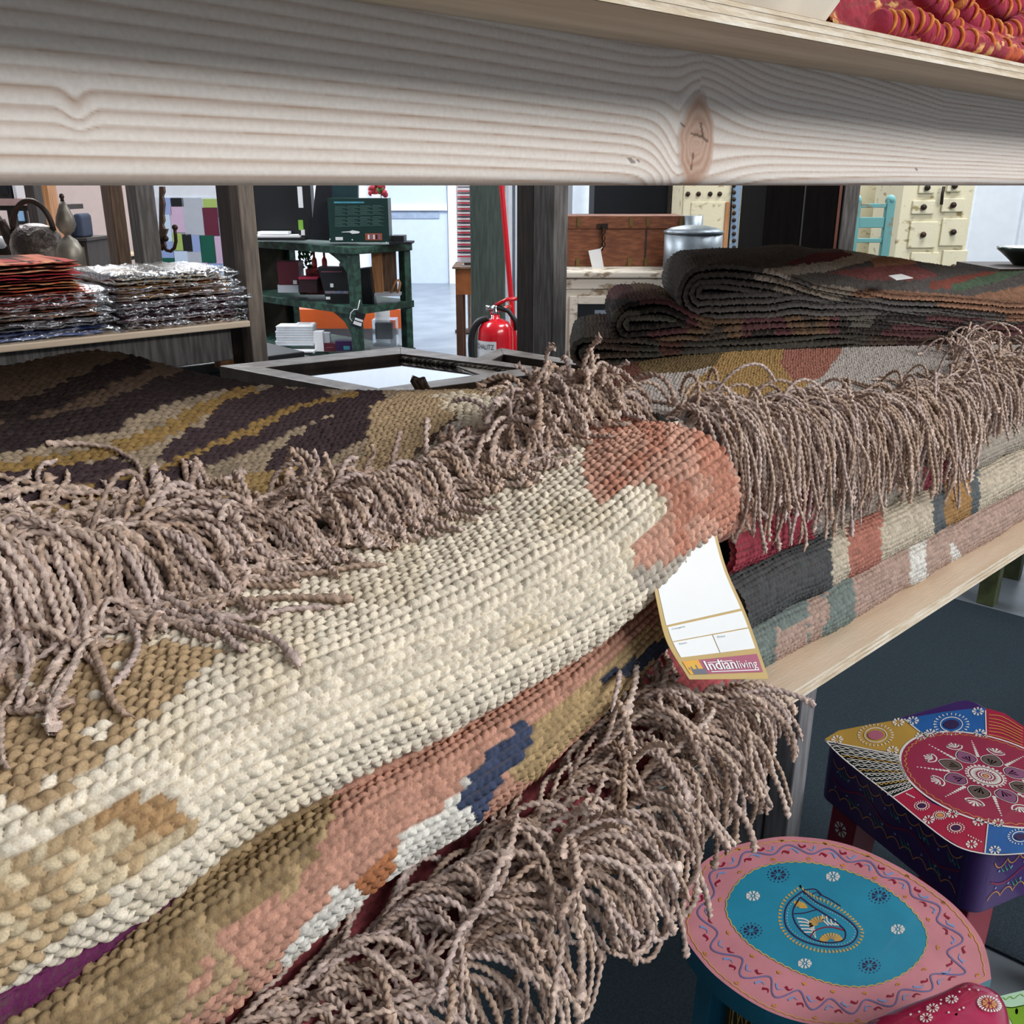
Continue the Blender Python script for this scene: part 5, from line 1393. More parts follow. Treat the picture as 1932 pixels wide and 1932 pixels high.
g = at(136, 500, 3.0); k = 3.0 / FPX * .90
gb = thing('gourd_bottle', 'pewter double-gourd bottle with a pointed stopper next to the hammered kettle', 'bottle', (g[0], g[1], ZR))
mb = MB(); mb.lathe((g[0], g[1], ZR + .001), [(20 * k, 0), (26 * k, g[2] - ZR - 6 * k), (27 * k, g[2] - ZR + 12 * k), (25 * k, g[2] - ZR + 30 * k), (17 * k, g[2] - ZR + 47 * k), (6 * k, g[2] - ZR + 56 * k), (6 * k, g[2] - ZR + 59 * k), (14 * k, g[2] - ZR + 66 * k), (19 * k, g[2] - ZR + 78 * k), (17 * k, g[2] - ZR + 92 * k), (9 * k, g[2] - ZR + 112 * k), (4 * k, g[2] - ZR + 122 * k)], 32); mb.build('body', GOURD, gb)
mb = MB(); zt = g[2] + 122 * k; mb.lathe((g[0], g[1], zt), [(4 * k, 0), (3 * k, 5 * k), (5 * k, 9 * k), (3.5 * k, 14 * k), (.5 * k, 16 * k)], 16); mb.build('stopper', IRON, gb)
p = at(-6, 470, 3.3)
lt = thing('lantern', 'dark metal lantern-like vessel cut off at the left picture edge', 'lantern', (p[0], p[1], ZR))
mb = MB(); mb.lathe((p[0], p[1], ZR + .001), [(.05, 0), (.06, .05), (.045, .12), (.06, .17), (.05, .24), (.02, .30), (.008, .33)], 20); mb.build('body', IRON, lt)
mb = MB(); mb.ball((p[0] + RT[0] * .0, p[1] - .055, ZR + .2), .022, 12); mb.build('round_window', LPAP, lt)

# iron hook bracket on the grey post
hk = thing('wall_hook', 'rusty carved iron hook bracket fixed to the grey post left of the patchwork', 'hook', at(306, 420, 3.3))
mb = MB(); pts = [(300, 352), (308, 352), (309, 362), (306, 370), (309, 385), (307, 405), (309, 416), (306, 424), (309, 432), (315, 432), (310, 446), (309, 455), (312, 466), (306, 473), (300, 472)]
mb.prism([at(x, y, 3.3) for x, y in pts], FW * .02); mb.build('back_plate', M('rusty_iron', '#5a4438', .7, col2='#3a2a22', scale=30), hk)
mb = MB(); mb.tube([at(x, y, 3.29) for x, y in [(309, 464), (314, 472), (322, 474), (329, 468), (332, 455), (331, 442), (330, 432)]], .006, 8); mb.ball(at(330, 429, 3.29), .010); mb.ball(at(312, 450, 3.29), .011); mb.build('hook', IRON, hk)

# ---- far left: pink partition, shelf, posts, small furniture
mb = MB(); mb.pbox(-260, 300, 470, 720, 9.0, .15)
u0, u1 = UZ(-400, 430, 9.0)[0], UZ(292, 430, 9.0)[0]
mb = MB(); mb.fbox(u0, u1, 9.0, 9.15, 0, 3.2); struct(mb.build('wall_pink', PINKW))
u2 = UZ(470, 430, 9.0)[0]
mb = MB(); mb.fbox(u1, u2, 9.0, 9.15, 0, 3.2); struct(mb.build('wall_white', WHITE))
WS = thing('wall_shelf', 'pinkish wooden shelf crowded with dark things at the far left edge', 'shelf', at(20, 395, 6.5))
mb = MB(); mb.pbox(-120, 375, 54, 388, 6.5, .35); mb.build('board', M('pinkish_board', '#a98a84', .6), WS)
mb = MB(); mb.pbox(-120, 389, 54, 397, 6.55, .3); mb.build('under_rail', WOODD, WS)
mb = MB(); mb.pbox(-110, 397, -92, 760, 6.55, .3); mb.pbox(44, 397, 54, 760, 6.55, .06); mb.build('support', WOODD, WS)
t = thing('storage_box', 'black box on the pinkish far-left shelf', 'box', at(5, 372, 6.6)); mb = MB(); mb.pbox(-40, 340, 20, 374.6, 6.58, .2); mb.build('carton', BLK, t); mb = MB(); mb.pbox(2, 352, 14, 366, 6.57, .008); mb.build('label_patch', CHAR, t)
t = thing('storage_box', 'off-white box on the pinkish far-left shelf beside the black box', 'box', at(38, 372, 6.6)); mb = MB(); mb.pbox(24, 338, 52, 374.6, 6.58, .2); mb.build('carton', LPAP, t); mb = MB(); mb.pbox(26, 344, 29, 373, 6.57, .008); mb.build('edge_strip', GREYB, t)
t = thing('wooden_post', 'dark wooden post beside the orange pine pillar at far left', 'post', at(63, 700, 6.0)); u0, u1 = UZ(54, 410, 5.7)[0], UZ(72, 410, 5.7)[0]; mb = MB(); mb.fbox(u0, u1, 5.7, 5.8, 0, 3.0); mb.build('shaft', WOODD, t, .004); mb = MB(); mb.fbox(u0 - .02, u1 + .02, 5.68, 5.82, 0, .05); mb.build('foot', WOODD, t, .004)
t = thing('wooden_post', 'orange pine pillar with vertical grain at far left', 'post', at(85, 700, 6.0)); u0, u1 = UZ(72.5, 410, 6.0)[0], UZ(98, 410, 6.0)[0]; mb = MB(); mb.fbox(u0, u1, 6.0, 6.12, 0, 3.0); mb.build('shaft', WOODO, t, .004); mb = MB(); mb.fbox(u0 + .0, u1 + .03, 5.985, 6.14, 0, .05); mb.build('foot', WOODO, t, .004)
t = thing('picture', 'small pale blue framed picture seen through the kettle handle', 'picture', at(36, 410, 8.5)); mb = MB(); mb.pbox(26, 398, 46, 417, 8.6, .02); mb.build('sheet', M('pale_blue_print', '#9cc4e8', .5), t); mb = MB(); mb.pbox(46, 396, 51, 426, 8.6, .03); mb.pbox(24, 396, 26, 426, 8.6, .03); mb.pbox(24, 394, 51, 398, 8.6, .03); mb.pbox(24, 417, 51, 424, 8.6, .03); mb.build('frame', BLK, t)
t = thing('side_table', 'dark little table with a waisted leg against the pink wall', 'table', at(195, 500, 8.2))
mb = MB(); mb.pbox(173, 481, 240, 485, 8.2, .5); mb.build('top', M('table_top_cream', '#cdb89a', .5), t); mb = MB(); mb.pbox(176, 485.2, 236, 493, 8.22, .44); mb.build('apron', WOODD, t)
for x in (181, 230):
    q = at(x, 493, 8.3); kk = 8.3 / FPX
    mb = MB(); mb.lathe((q[0], q[1], 0), [(4 * kk, 0), (5 * kk, .1), (2.6 * kk, .3), (2.6 * kk, .4), (4.5 * kk, q[2] - .02), (4.5 * kk, q[2] + .002)], 12); mb.build('leg', WOODD, t)
t = thing('cabinet', 'dark brown narrow cabinet right behind the pewter gourd bottle', 'cabinet', at(152, 700, 6.8)); u0, u1 = UZ(128, 470, 6.8)[0], UZ(165, 470, 6.8)[0]; zt = UZ(150, 449, 6.8)[1]
mb = MB(); mb.fbox(u0, u1, 6.8, 7.2, 0, zt - .02); mb.build('body', WOODD, t); mb = MB(); mb.fbox(u0 - .03, u1 + .02, 6.77, 7.22, zt - .019, zt); mb.build('top', WOODD, t); mb = MB(); mb.fbox(u0 + .02, u1 - .02, 6.785, 6.799, .1, zt - .06); mb.build('door', WOODB, t)
t = thing('draped_coat', 'navy blue cloth draped on the narrow dark cabinet', 'cloth', at(146, 448, 6.9)); mb = MB()
o_ = [(130, 448), (132, 418), (138, 404), (146, 402), (152, 408), (155, 430), (157, 448)]; mb.prism([at(x, y, 6.85) for x, y in o_], FW * .18); mb.build('body', M('navy_cloth', '#2a3348', .8), t, .02, 3)
mb = MB(); mb.tube([at(134, 416, 6.84), at(140, 425, 6.83), at(139, 446, 6.83)], .012, 6); mb.build('sleeve', M('navy_cloth', '#2a3348', .8), t)
t = thing('storage_box', 'red box behind the gourd bottle at far left', 'box', at(104, 420, 7.4)); mb = MB(); mb.pbox(99, 396, 118, 760, 7.4, .3); mb.build('carton', M('brick_red_card', '#a84a38', .6), t); mb = MB(); mb.pbox(97, 386, 120, 395.5, 7.38, .34); mb.build('lid', WOODD, t)

# ---- patchwork wall hanging
pw = thing('patchwork_hanging', 'felt patchwork of pastel, lime, maroon, black and green blocks on the white wall', 'wall hanging', at(370, 520, 8.98))
def cz(x, y): return (x / 3.864, 330 + y / 3.864)
PWC = {'blue': '#93a7d6', 'blk': '#14181c', 'grey': '#b3bac6', 'lime': '#a4bd68', 'pink': '#ccb2cf', 'mar': '#622238', 'pale': '#c6d8ee', 'grn': '#0f5848'}
PWK = list(PWC)
B = Brush(uv=lambda x, y, o: at(x, y, 8.985 - o), off=0)
mb = MB(); mb.pbox(296, 372, 436, 640, 8.987, .012); mb.build('backing', M('felt_white', '#dde6f2', .9), pw)
for x0, y0, x1, y1, c_ in [(1180, 168, 1246, 290, 'blue'), (1246, 168, 1338, 230, 'blk'), (1338, 168, 1480, 440, 'grey'), (1480, 175, 1585, 238, 'lime'), (1585, 178, 1650, 308, 'blue'), (1246, 232, 1340, 420, 'pink'), (1180, 290, 1246, 485, 'pale'), (1482, 240, 1595, 442, 'mar'), (1595, 310, 1660, 450, 'pale'),
                       (1262, 426, 1330, 550, 'lime'), (1332, 432, 1400, 556, 'blk'), (1400, 438, 1470, 562, 'blue'), (1462, 442, 1570, 640, 'grn'), (1565, 448, 1675, 650, 'pink'), (1165, 486, 1262, 605, 'blue'), (1165, 605, 1276, 680, 'grn'), (1276, 556, 1372, 700, 'pale'), (1372, 562, 1472, 700, 'grey'), (1476, 640, 1515, 700, 'pink'), (1515, 645, 1618, 708, 'blue'), (1618, 655, 1690, 740, 'pale'),
                       (1130, 690, 1300, 900, 'pink'), (1300, 705, 1420, 900, 'mar'), (1420, 712, 1560, 900, 'blue'), (1560, 742, 1690, 900, 'lime')]:
    x0, y0 = cz(x0, y0); x1, y1 = cz(x1, y1)
    B.mb.pbox(x0, y0, x1, y1, 8.976, .010, PWK.index(c_))
B.build('felt_patch', [M('felt_' + k_, v_, .9, var=.02) for k_, v_ in PWC.items()], pw)

# ---- green bookcase
ZB = EYE - .358
C0 = P(665, 466, Z=ZB)[:2]; Lf = P(440, 451, Z=ZB)[:2]; Rt_ = P(770, 459, Z=ZB)[:2]
av = Lf - C0; la_ = np.linalg.norm(av); av /= la_; bv = Rt_ - C0; lb_ = np.linalg.norm(bv); bv /= lb_
bk = thing('bookcase', 'old dark green painted bookcase, open on all sides, by the white door', 'bookcase', (*(C0 + av * la_ / 2 + bv * lb_ / 2), 0))
def bq(a0, a1, b0, b1, z0, z1, mb, mi=0):
    q = [C0 + av * a + bv * b for a, b in ((a0, b0), (a0, b1), (a1, b1), (a1, b0))]
    if np.cross(q[1] - q[0], q[2] - q[1]) < 0: q = q[::-1]
    mb.hexa([(*p, z0) for p in q], [(*p, z1) for p in q], mi); return mb
zmid = UZ(665, 578, 6.0)[1]; zbot = UZ(665, 672, 6.0)[1]
for z, nm in ((ZB, 'top_board'), (zmid, 'shelf'), (zbot, 'shelf')):
    mb = MB(); bq(-.02, la_, -.02, lb_ + .02, z - .045, z, mb); mb.build(nm, BKG, bk, .004)
for a0, b0 in ((-.01, -.01), (-.01, lb_ - .05), (la_ - .06, -.01), (la_ - .06, lb_ - .05)):
    mb = MB(); bq(a0, a0 + .06, b0, b0 + .06, 0, ZB - .0455, mb); mb.build('post', BKG, bk, .004)
for z in (ZB - .046, zmid - .046):     # curved brackets
    for base, dirn, oth, oo in ((.05, 1, 'a', 0.0), (la_ - .065, -1, 'a', 0.0)):
        pts = [(0, 0), (.20, 0), (.15, -.02), (.08, -.055), (.03, -.11), (0, -.15)]
        poly = [np.array([*(C0 + av * (base + dirn * x) + bv * .004), z + y]) for x, y in pts]
        mb = MB(); mb.prism(poly, np.array([*(bv * .025), 0])); mb.build('bracket', BKG, bk)
mb = MB(); bq(la_ - .012, la_ - .002, .05, lb_ - .05, 0, ZB - .05, mb); mb.build('end_panel', BKIN, bk)

def item(name, label, cat, boxes, group=None, D=None, dep=.12, bevel=0):
    """frontal boxes: (part, x0, y0, x1, y1, material, D, depth)"""
    x0, y1, d0 = boxes[0][1], boxes[0][4], boxes[0][6]
    t = thing(name, label, cat, at((boxes[0][1] + boxes[0][3]) / 2, y1, d0), group)
    if len(boxes) == 1:
        pass
    for pn, a, b_, c_, d_, m, DD, dp in boxes:
        mb = MB(); mb.pbox(a, b_, c_, d_, DD, dp); mb.build(pn, m, t, bevel)
    return t
d = 6.15
item('gift_box', 'large black box standing on the left end of the bookcase top', 'box', [('carton', 470, 330, 560, 446, BLK, d + .25, .2), ('lid', 468, 322, 562, 336, BLK, d + .24, .22)])
item('paper_stack', 'white papers lying on the bookcase top in front of the large black box', 'paper', [('sheet', 478, 444, 566, 448, LPAP, d + .06, .16), ('sheet', 486, 437, 543, 442, LPAP, d + .12, .10), ('folder', 476, 449, 575, 454, BLK, d + .04, .18)])
item('bottle_box', 'slim black box with green and white print on the bookcase top', 'box', [('carton', 560, 330, 588, 452, BLK, d + .1, .1), ('white_print', 562, 352, 571, 392, LPAP, d + .098, .004), ('green_print', 563, 415, 572, 434, M('lime_print', '#8ac04a', .5), d + .098, .004), ('small_label', 568, 433, 575, 444, LPAP, d + .098, .004)])
t = thing('storage_board', 'slanted charcoal panel leaning on the bookcase top', 'board', at(600, 454, d)); mb = MB(); mb.prism([at(x, y, d + .06) for x, y in [(585, 452), (596, 350), (626, 350), (622, 454)]], FW * .03); mb.build('panel', CHAR, t); mb = MB(); mb.prism([at(x, y, d + .16) for x, y in [(618, 452), (622, 350), (675, 350), (675, 454)]], FW * .05); mb.build('rear_panel', M('deep_teal_card', '#183a40', .5), t)
t = item('product_box', 'dark green printed carton with four columns of small text on the bookcase', 'box', [('carton', 620, 374, 733, 457, DGRN, d - .07, .16)])
B = Brush(uv=lambda x, y, o: at(x, y, d - .071 - o), off=0)
z2 = lambda x, y: (450 + x / 5.083, 340 + y / 5.083)
for c0_ in (925, 1045, 1165, 1285):
    for r in range(17):
        if r in (8,): continue
        x, y = z2(c0_, 250 + r * 12 - (c0_ - 925) * .03); B.mb.pbox(x, y, x + (14 + 5 * ((r * 7 + c0_) % 3)) * (1 if c0_ < 1280 else .85), y + .9, d - .0715, .001, 0)
x, y = z2(915, 205); B.mb.pbox(x, y, x + 57, y + 3.2, d - .0718, .0015, 1)
x, y = z2(1215, 510); B.mb.pbox(x, y, x + 32, y + 13, d - .0718, .0015, 2)
for k, mi in enumerate((3, 4, 3, 5, 4)): B.mb.pbox(x + 5 + 5 * k, y + 2.5, x + 8 + 5 * k, y + 11, d - .0726, .001, mi)
x, y = z2(930, 545); B.mb.pbox(x, y, x + 14, y + 6, d - .0718, .0015, 3)
o_ = [(990, 495), (1065, 490), (1090, 480), (1150, 490), (1165, 498), (1150, 510), (1090, 515), (1065, 500), (990, 500)]
B.mb.prism([at(*z2(*p), d - .0718) for p in o_], FW * .001, 3)
for xx, yy in ((870, 560), (1085, 565), (1413, 592)): x, y = z2(xx, yy); B.mb.pbox(x, y, x + 2.4, y + 2.4, d - .0718, .001, 3)
B.build('printed_text', [M('small_grey_print', '#4f726c', .5), M('cyan_print', '#4a9ab0', .5), M('copper_print', '#a0543c', .5), LPAP, M('mauve_print', '#8a6a90', .5), BLK], t)
item('storage_tray', 'flat black tray at the right end of the bookcase top', 'tray', [('tray', 738, 445, 762, 458, BLK, d - .05, .16), ('rim', 734, 457, 776, 461, CHAR, d - .09, .2)])
# middle shelf
item('gift_box', 'maroon and grey box on the left of the bookcase middle shelf', 'box', [('carton', 524, 494, 564, 538, M('maroon_card', '#5a1626', .5), d + .2, .15), ('grey_base', 524, 538, 563, 552, GREYB, d + .195, .16), ('white_label', 553, 529, 560, 536, LPAP, d + .192, .006)])
item('gift_box', 'small red-edged dark box just right of the maroon box', 'box', [('carton', 566, 526, 598, 552, M('dark_wine_card', '#2c1018', .5), d + .1, .12), ('lid', 563, 523, 599, 527, M('crimson_card', '#a82848', .5), d + .095, .13)])
t = item('product_box', 'leaning black box with a small white label in the bookcase middle shelf', 'box', [('white_label', 623, 535, 629, 542, LPAP, d - .03, .003), ('small_sticker', 615, 560, 623, 565, LPAP, d - .045, .003), ('pink_line', 606, 512, 645, 513.5, M('rose_print', '#8a4a5a', .5), d - .03, .003), ('colour_strip', 613, 549, 657, 554, M('colour_print', '#a07858', .5, col2='#3a6a9a', scale=60), d - .035, .003)])
mb = MB(); mb.prism([at(x, y, d - .02) for x, y in [(600, 504), (654, 505), (662, 576), (616, 571)]], FW * .10); mb.build('carton', BLK, t)
t = thing('ribbed_box', 'tall ribbed black box between the bookcase posts', 'box', at(690, 575, d))
mb = MB(); mb.prism([at(x, y, d - .03) for x, y in [(673, 508), (698, 505), (707, 574), (676, 576)]], FW * .1); mb.build('carton', BLK, t); mb = MB()
for k in range(9): mb.tube([at(675 + 2.7 * k, 507, d - .031), at(678 + 3.1 * k, 574, d - .031)], .004, 5)
mb.build('ribs', CHAR, t)
item('wood_block', 'upright light brown wooden slab at the right side of the bookcase', 'block', [('slab', 702, 474, 721, 556, WOODO, d + .05, .04), ('backing', 722, 474, 748, 556, WOODB, d + .12, .02)])
t = thing('bent_wire', 'bent pale wooden hoop on the right of the bookcase middle shelf', 'hoop', at(745, 552, d)); mb = MB(); mb.tube([at(x, y, d + .02) for x, y in [(738, 553), (742, 540), (747, 531), (752, 528), (755, 534), (753, 545), (750, 553)]], .008, 8); mb.build('hoop', WOODO, t); mb = MB(); mb.pbox(706, 554, 754, 559, d - .02, .12); mb.build('paper_base', GREYB, t)
RB = M('red_bottle_glass', '#d03a2a', .2, coat=.5)
for x, lab in ((594, 'left one of two red bottles on the bookcase middle shelf'), (613, 'right one of two red bottles on the bookcase middle shelf')):
    q = at(x, 507, d + .25); kk = (d + .25) / FPX
    t = thing('bottle', lab, 'bottle', q, 'red bottles in the bookcase'); mb = MB(); mb.lathe(q, [(4.6 * kk, 0), (4.6 * kk, 16 * kk), (2 * kk, 21 * kk), (2 * kk, 29 * kk)], 14); mb.build('body', RB, t)
    mb = MB(); mb.lathe((q[0], q[1], q[2] + 29 * kk), [(2.6 * kk, 0), (2.6 * kk, 5 * kk), (1 * kk, 6 * kk)], 12); mb.build('cap', M('orange_cap', '#d88a40', .4), t)
    mb = MB(); mb.lathe((q[0], q[1], q[2] + 5 * kk), [(4.75 * kk, 0), (4.75 * kk, 8 * kk)], 14); mb.build('label_band', M('pink_label', '#e06a60', .5), t)
item('display_stand', 'red patterned stand under the two red bottles', 'stand', [('box', 578, 508, 625, 556, M('red_floral_card', '#a8303a', .5, col2='#5a1c22', scale=50), d + .24, .15), ('front_strip', 583, 524, 604, 530, M('pink_label', '#e06a60', .5), d + .235, .004)])
item('jar', 'small orange and white jar behind the bookcase corner post', 'jar', [('body', 640, 497, 650, 506, LPAP, d + .25, .05), ('cap', 641, 490, 649, 497, M('orange_cap', '#d88a40', .4), d + .252, .045), ('shelf_foot', 638, 506, 652, 556, WOODD, d + .26, .05)])
t = thing('potted_plant', 'small leafy green plant at the back of the bookcase middle shelf', 'plant', at(574, 510, d + .35)); mb = MB()
for k in range(26):
    a = RNG.uniform(0, 6.28); q = at(574 + RNG.uniform(-10, 14), 486 + RNG.uniform(-12, 20), d + .4)
    dx = RT * math.cos(a) * .03 + np.array([0, 0, math.sin(a) * .03]); nn_ = np.cross(dx, FW) * .35
    mb.add([q - dx, q + nn_ + FW * .006, q + dx, q - nn_ - FW * .004], [(0, 1, 2, 3)])
mb.build('leaves', M('leaf_green', '#3f8a3a', .5, col2='#1f5a2a', scale=30), t); mb = MB(); q = at(574, 555, d + .4); mb.lathe((q[0], q[1], q[2]), [(.03, 0), (.04, .08), (.036, .085)], 14); mb.tube([(q[0], q[1], q[2] + .08), (q[0], q[1], q[2] + .2)], .005, 6); mb.build('pot', WOODB, t)
# bottom shelf
item('display_table', 'bright orange low table seen through the lower bookcase', 'table', [('top', 553, 584, 756, 620, M('bright_orange_laminate', '#ea6c34', .4, var=.02), 7.6, .6), ('base', 560, 620, 750, 760, GREYB, 7.75, .4)])
for k in range(4):
    item('white_box', ['lowest', 'second lowest', 'third', 'topmost'][k] + ' of the four flat white boxes on the bookcase bottom shelf', 'box', [('carton', 520 + (k % 2), 652 - k * 9.3 - 8.3, 592 - k, 652 - k * 9.3, M('white_box_card', '#cfd6de', .5), d - .02, .14), ('lid_edge', 519 + (k % 2), 652 - k * 9.3 - 8.4, 592.6 - k, 652 - k * 9.3 - 6.6, LPAP, d - .022, .144)], 'flat white boxes in the bookcase')
item('paper_sheet', 'white sheet with fern print on top of the flat white boxes', 'paper', [('sheet', 556, 612, 590, 615.6, LPAP, d + .0, .1), ('print', 562, 611.2, 584, 612, GREYB, d + .01, .07)])
item('white_box', 'small upright white box beside the flat white boxes', 'box', [('carton', 591, 626, 609, 648, LPAP, d - .02, .07), ('side_print', 609, 628, 622, 647, GREYB, d - .01, .05), ('base_box', 594, 648, 611, 663, LPAP, d - .02, .07)])
item('gift_box', 'maroon little box on the bookcase bottom shelf', 'box', [('carton', 611, 648, 633, 663, M('maroon_card', '#5a1626', .5), d - .025, .07), ('dot_print', 616, 655, 628, 656.5, M('rose_print', '#8a4a5a', .5), d - .027, .003)])
item('gift_box', 'violet little box on the bookcase bottom shelf', 'box', [('carton', 633, 644, 664, 662, M('violet_card', '#3a1a52', .5), d - .03, .08), ('blue_print', 648, 653, 660, 660, M('cyan_print', '#4a9ab0', .5), d - .033, .004)])
item('acrylic_box', 'clear plastic box holding dark goods, lower right of the bookcase', 'box', [('shell', 703, 604, 747, 655, CLEARBOX, d + .10, .14), ('dark_contents', 708, 610, 740, 640, M('slate_goods', '#4a5560', .5), d + .13, .06), ('base', 700, 655, 748, 662, GREYB, d + .09, .16)])
item('paper_sheet', 'white leaflet with dark border at the front of the bookcase bottom shelf', 'paper', [('sheet', 530, 663, 592, 667, LPAP, d - .1, .1), ('border', 526, 665.5, 590, 668, BLK, d - .11, .1)])
t = thing('price_tag', 'black and white price tag tied to the bookcase corner post', 'price tag', at(674, 605, 5.9))
mb = MB(); mb.prism([at(x, y, 5.88) for x, y in [(673, 588), (690, 593), (680, 622), (662, 614)]], FW * .004); mb.build('card', BLK, t)
mb = MB(); mb.prism([at(x, y, 5.878) for x, y in [(670, 599), (685, 604), (684, 608), (669, 603)]], FW * .001); mb.prism([at(x, y, 5.878) for x, y in [(668, 605), (683, 610), (681, 616), (666, 611)]], FW * .001); mb.build('white_print', LPAP, t)
mb = MB(); mb.tube([at(x, y, 5.88) for x, y in [(679, 566), (675, 584), (668, 584), (662, 590), (660, 600), (664, 606)]], .003, 5); mb.build('string', LPAP, t)
t = thing('flower_bunch', 'bunch of red flowers peeping under the beam above the bookcase', 'flowers', at(710, 372, 7.2)); mb = MB()
for k in range(28): mb.ball(at(698 + RNG.uniform(0, 30), 340 + RNG.uniform(0, 30), 7.2 + RNG.uniform(0, .1)), .022, 7, 0 if k % 7 else 1)
mb.build('blossoms', [M('red_petals', '#c23a4a', .6), M('stem_green', '#5a8a4a', .6)], t); q = at(711, 372, 7.25); mb = MB(); mb.lathe((q[0], q[1], 0), [(.05, 0), (.06, .5), (.03, q[2] - .05), (.04, q[2] + .02)], 14); mb.build('tall_vase', LPAP, t)
# ---- back wall door, pillar, extinguisher
d1 = MB(); u0, u1 = UZ(700, 450, 13.9)[0], UZ(845, 450, 13.9)[0]; zr1 = UZ(790, 393, 13.9)[1]
mb = MB(); mb.fbox(u0, u1, 13.93, 13.99, 0, 2.9); dr = struct(mb.build('door_1', M('door_white_blue', '#bccbe4', .5, var=.02)))
mb = MB(); mb.fbox(u0 - .05, u1, 13.88, 13.929, zr1 - .03, zr1 + .05); mb.build('push_rail', WTRIM, dr)
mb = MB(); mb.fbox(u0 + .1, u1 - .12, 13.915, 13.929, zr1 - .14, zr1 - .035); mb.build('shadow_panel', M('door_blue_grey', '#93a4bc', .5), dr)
mb = MB(); mb.fbox(u1 + .01, u1 + .13, 13.88, 13.99, 0, 3.0); mb.fbox(u1 + .2, u1 + .24, 13.9, 13.99, 0, 3.0); struct(mb.build('trim_1', WTRIM))
t = thing('side_table', 'small orange-brown wooden side table beside the green pillar', 'table', (*at(870, 640, 6.5)[:2], 0)); u0, u1 = UZ(859, 510, 6.5)[0], UZ(915, 510, 6.5)[0]; z1 = UZ(870, 507, 6.5)[1]; z0 = UZ(870, 556, 6.5)[1]
mb = MB(); mb.fbox(u0 - .02, u1, 6.48, 6.95, z1, z1 + .012); mb.build('top', WOODB, t); mb = MB(); mb.fbox(u0, u1 - .02, 6.5, 6.93, z0, z1 - .0005); mb.build('drawer_box', M('orange_brown_wood', '#9a5a30', .5, col2='#82481f', scale=12), t)
for a, w in ((u0, 6.5), (u1 - .08, 6.5), (u0, 6.87), (u1 - .08, 6.87)):
    mb = MB(); mb.fbox(a, a + .045, w, w + .045, 0, z0 - .0005); mb.build('leg', M('leg_brown', '#5a3826', .5), t)
mb = MB(); mb.fbox(u0 + .046, u1 - .081, 6.51, 6.53, .1, .14); mb.build('stretcher', M('leg_brown', '#5a3826', .5), t)
item('desk_bell', 'small grey metal dish on the orange-brown side table', 'dish', [('dish', 872, 500, 890, 506.5, ZINC, 6.6, .1), ('rim', 876, 496, 890, 500, IRON, 6.61, .08)])
t = thing('scarf_rack', 'white rack of narrow multicoloured strips half hidden behind the green pillar', 'rack', (*at(875, 480, 9.0)[:2], 0))
SC_ = ['#2a2c3a', '#d8602a', '#c82a3a', '#e8a030', '#b83058', '#3a4a6a', '#e8e4e0', '#8a2a4a']
mb = MB()
for k in range(36): mb.pbox(863, 352 + k * 3.75, 887 + 10, 354 + k * 3.75, 9.0 + .002 * (k % 3), .05, (6 if k % 3 == 1 else (k * 5 + k // 3) % 8))
mb.build('strips', [M('strip_%s' % c[1:], c, .6, var=.02) for c in SC_], t)
mb = MB(); mb.pbox(886.5, 340, 900, 500, 9.06, .05); mb.pbox(862, 340, 900, 498, 9.1, .04); mb.build('back_board', LPAP, t); q = at(885, 498, 9.12); mb = MB(); mb.lathe((q[0], q[1], 0), [(.15, 0), (.15, .02), (.02, .03), (.02, q[2])], 14); mb.build('stand', IRON, t)
u0, u1 = UZ(888, 500, 5.5)[0], UZ(953, 500, 5.5)[0]
t = thing('pillar', 'dark grey-green square pillar behind the fire extinguisher', 'pillar', (*at(920, 640, 5.5)[:2], 0)); mb = MB(); mb.fbox(u0, u1, 5.5, 5.72, 0, 4.38); mb.build('shaft', GRNPIL, t, .008); mb = MB(); mb.fbox(u0 - .02, u1 + .02, 5.48, 5.74, 0, .12); mb.build('plinth', GRNPIL, t, .005)
t = thing('extinguisher_stand', 'red metal stand with a tall leaning pole behind the extinguisher', 'stand', (*at(945, 640, 5.1)[:2], 0))
xb = at(972, 655, 5.15); xt = at(946, 345, 5.2)
top = xt + (xt - xb) * .25; bot = np.array([xb[0] + (xb[0] - xt[0]) * .45, xb[1] + (xb[1] - xt[1]) * .45, .02])
mb = MB(); mb.tube([bot, xb, xt, top], .0145, 10); mb.build('pole', REDX, t)
mb = MB(); q = at(940, 640, 5.05); mb.lathe((q[0], q[1], .0005), [(.17, 0), (.17, .02), (.15, .03)], 24); mb.build('base_plate', REDX, t)
mb = MB(); mb.tube([at(964, 578, 5.12), at(945, 583, 5.08), at(930, 590, 5.04), at(927, 594, 5.04)], .010, 8); mb.build('hook_arm', REDX, t)
q = at(935, 640, 5.0); zt = at(935, 612, 5.0)[2]; kk = 5.0 / FPX; R = 33.5 * kk
ex = thing('fire_extinguisher', 'red fire extinguisher with a white label and black hose', 'fire extinguisher', (q[0], q[1], .032))
mb = MB(); mb.lathe((q[0], q[1], .032), [(R * .9, 0), (R, .03), (R, zt - .032 - .06), (R * .95, zt - .032 - .02), (R * .75, zt - .032 + .012), (R * .4, zt - .032 + .028), (R * .24, zt - .032 + .032), (R * .24, zt - .032 + .05)], 36); mb.build('cylinder', REDX, ex)
mb = MB(); mb.lathe((q[0], q[1], zt + .05), [(R * .18, 0), (R * .18, .02), (R * .12, .03), (R * .12, .05)], 14); mb.build('valve', CHROME, ex)
mb = MB(); mb.tube([np.array([q[0], q[1], zt + .085]), np.array([q[0], q[1], zt + .085]) + RT * -.05], .016, 8); mb.build('hose_collar', CHROME, ex)
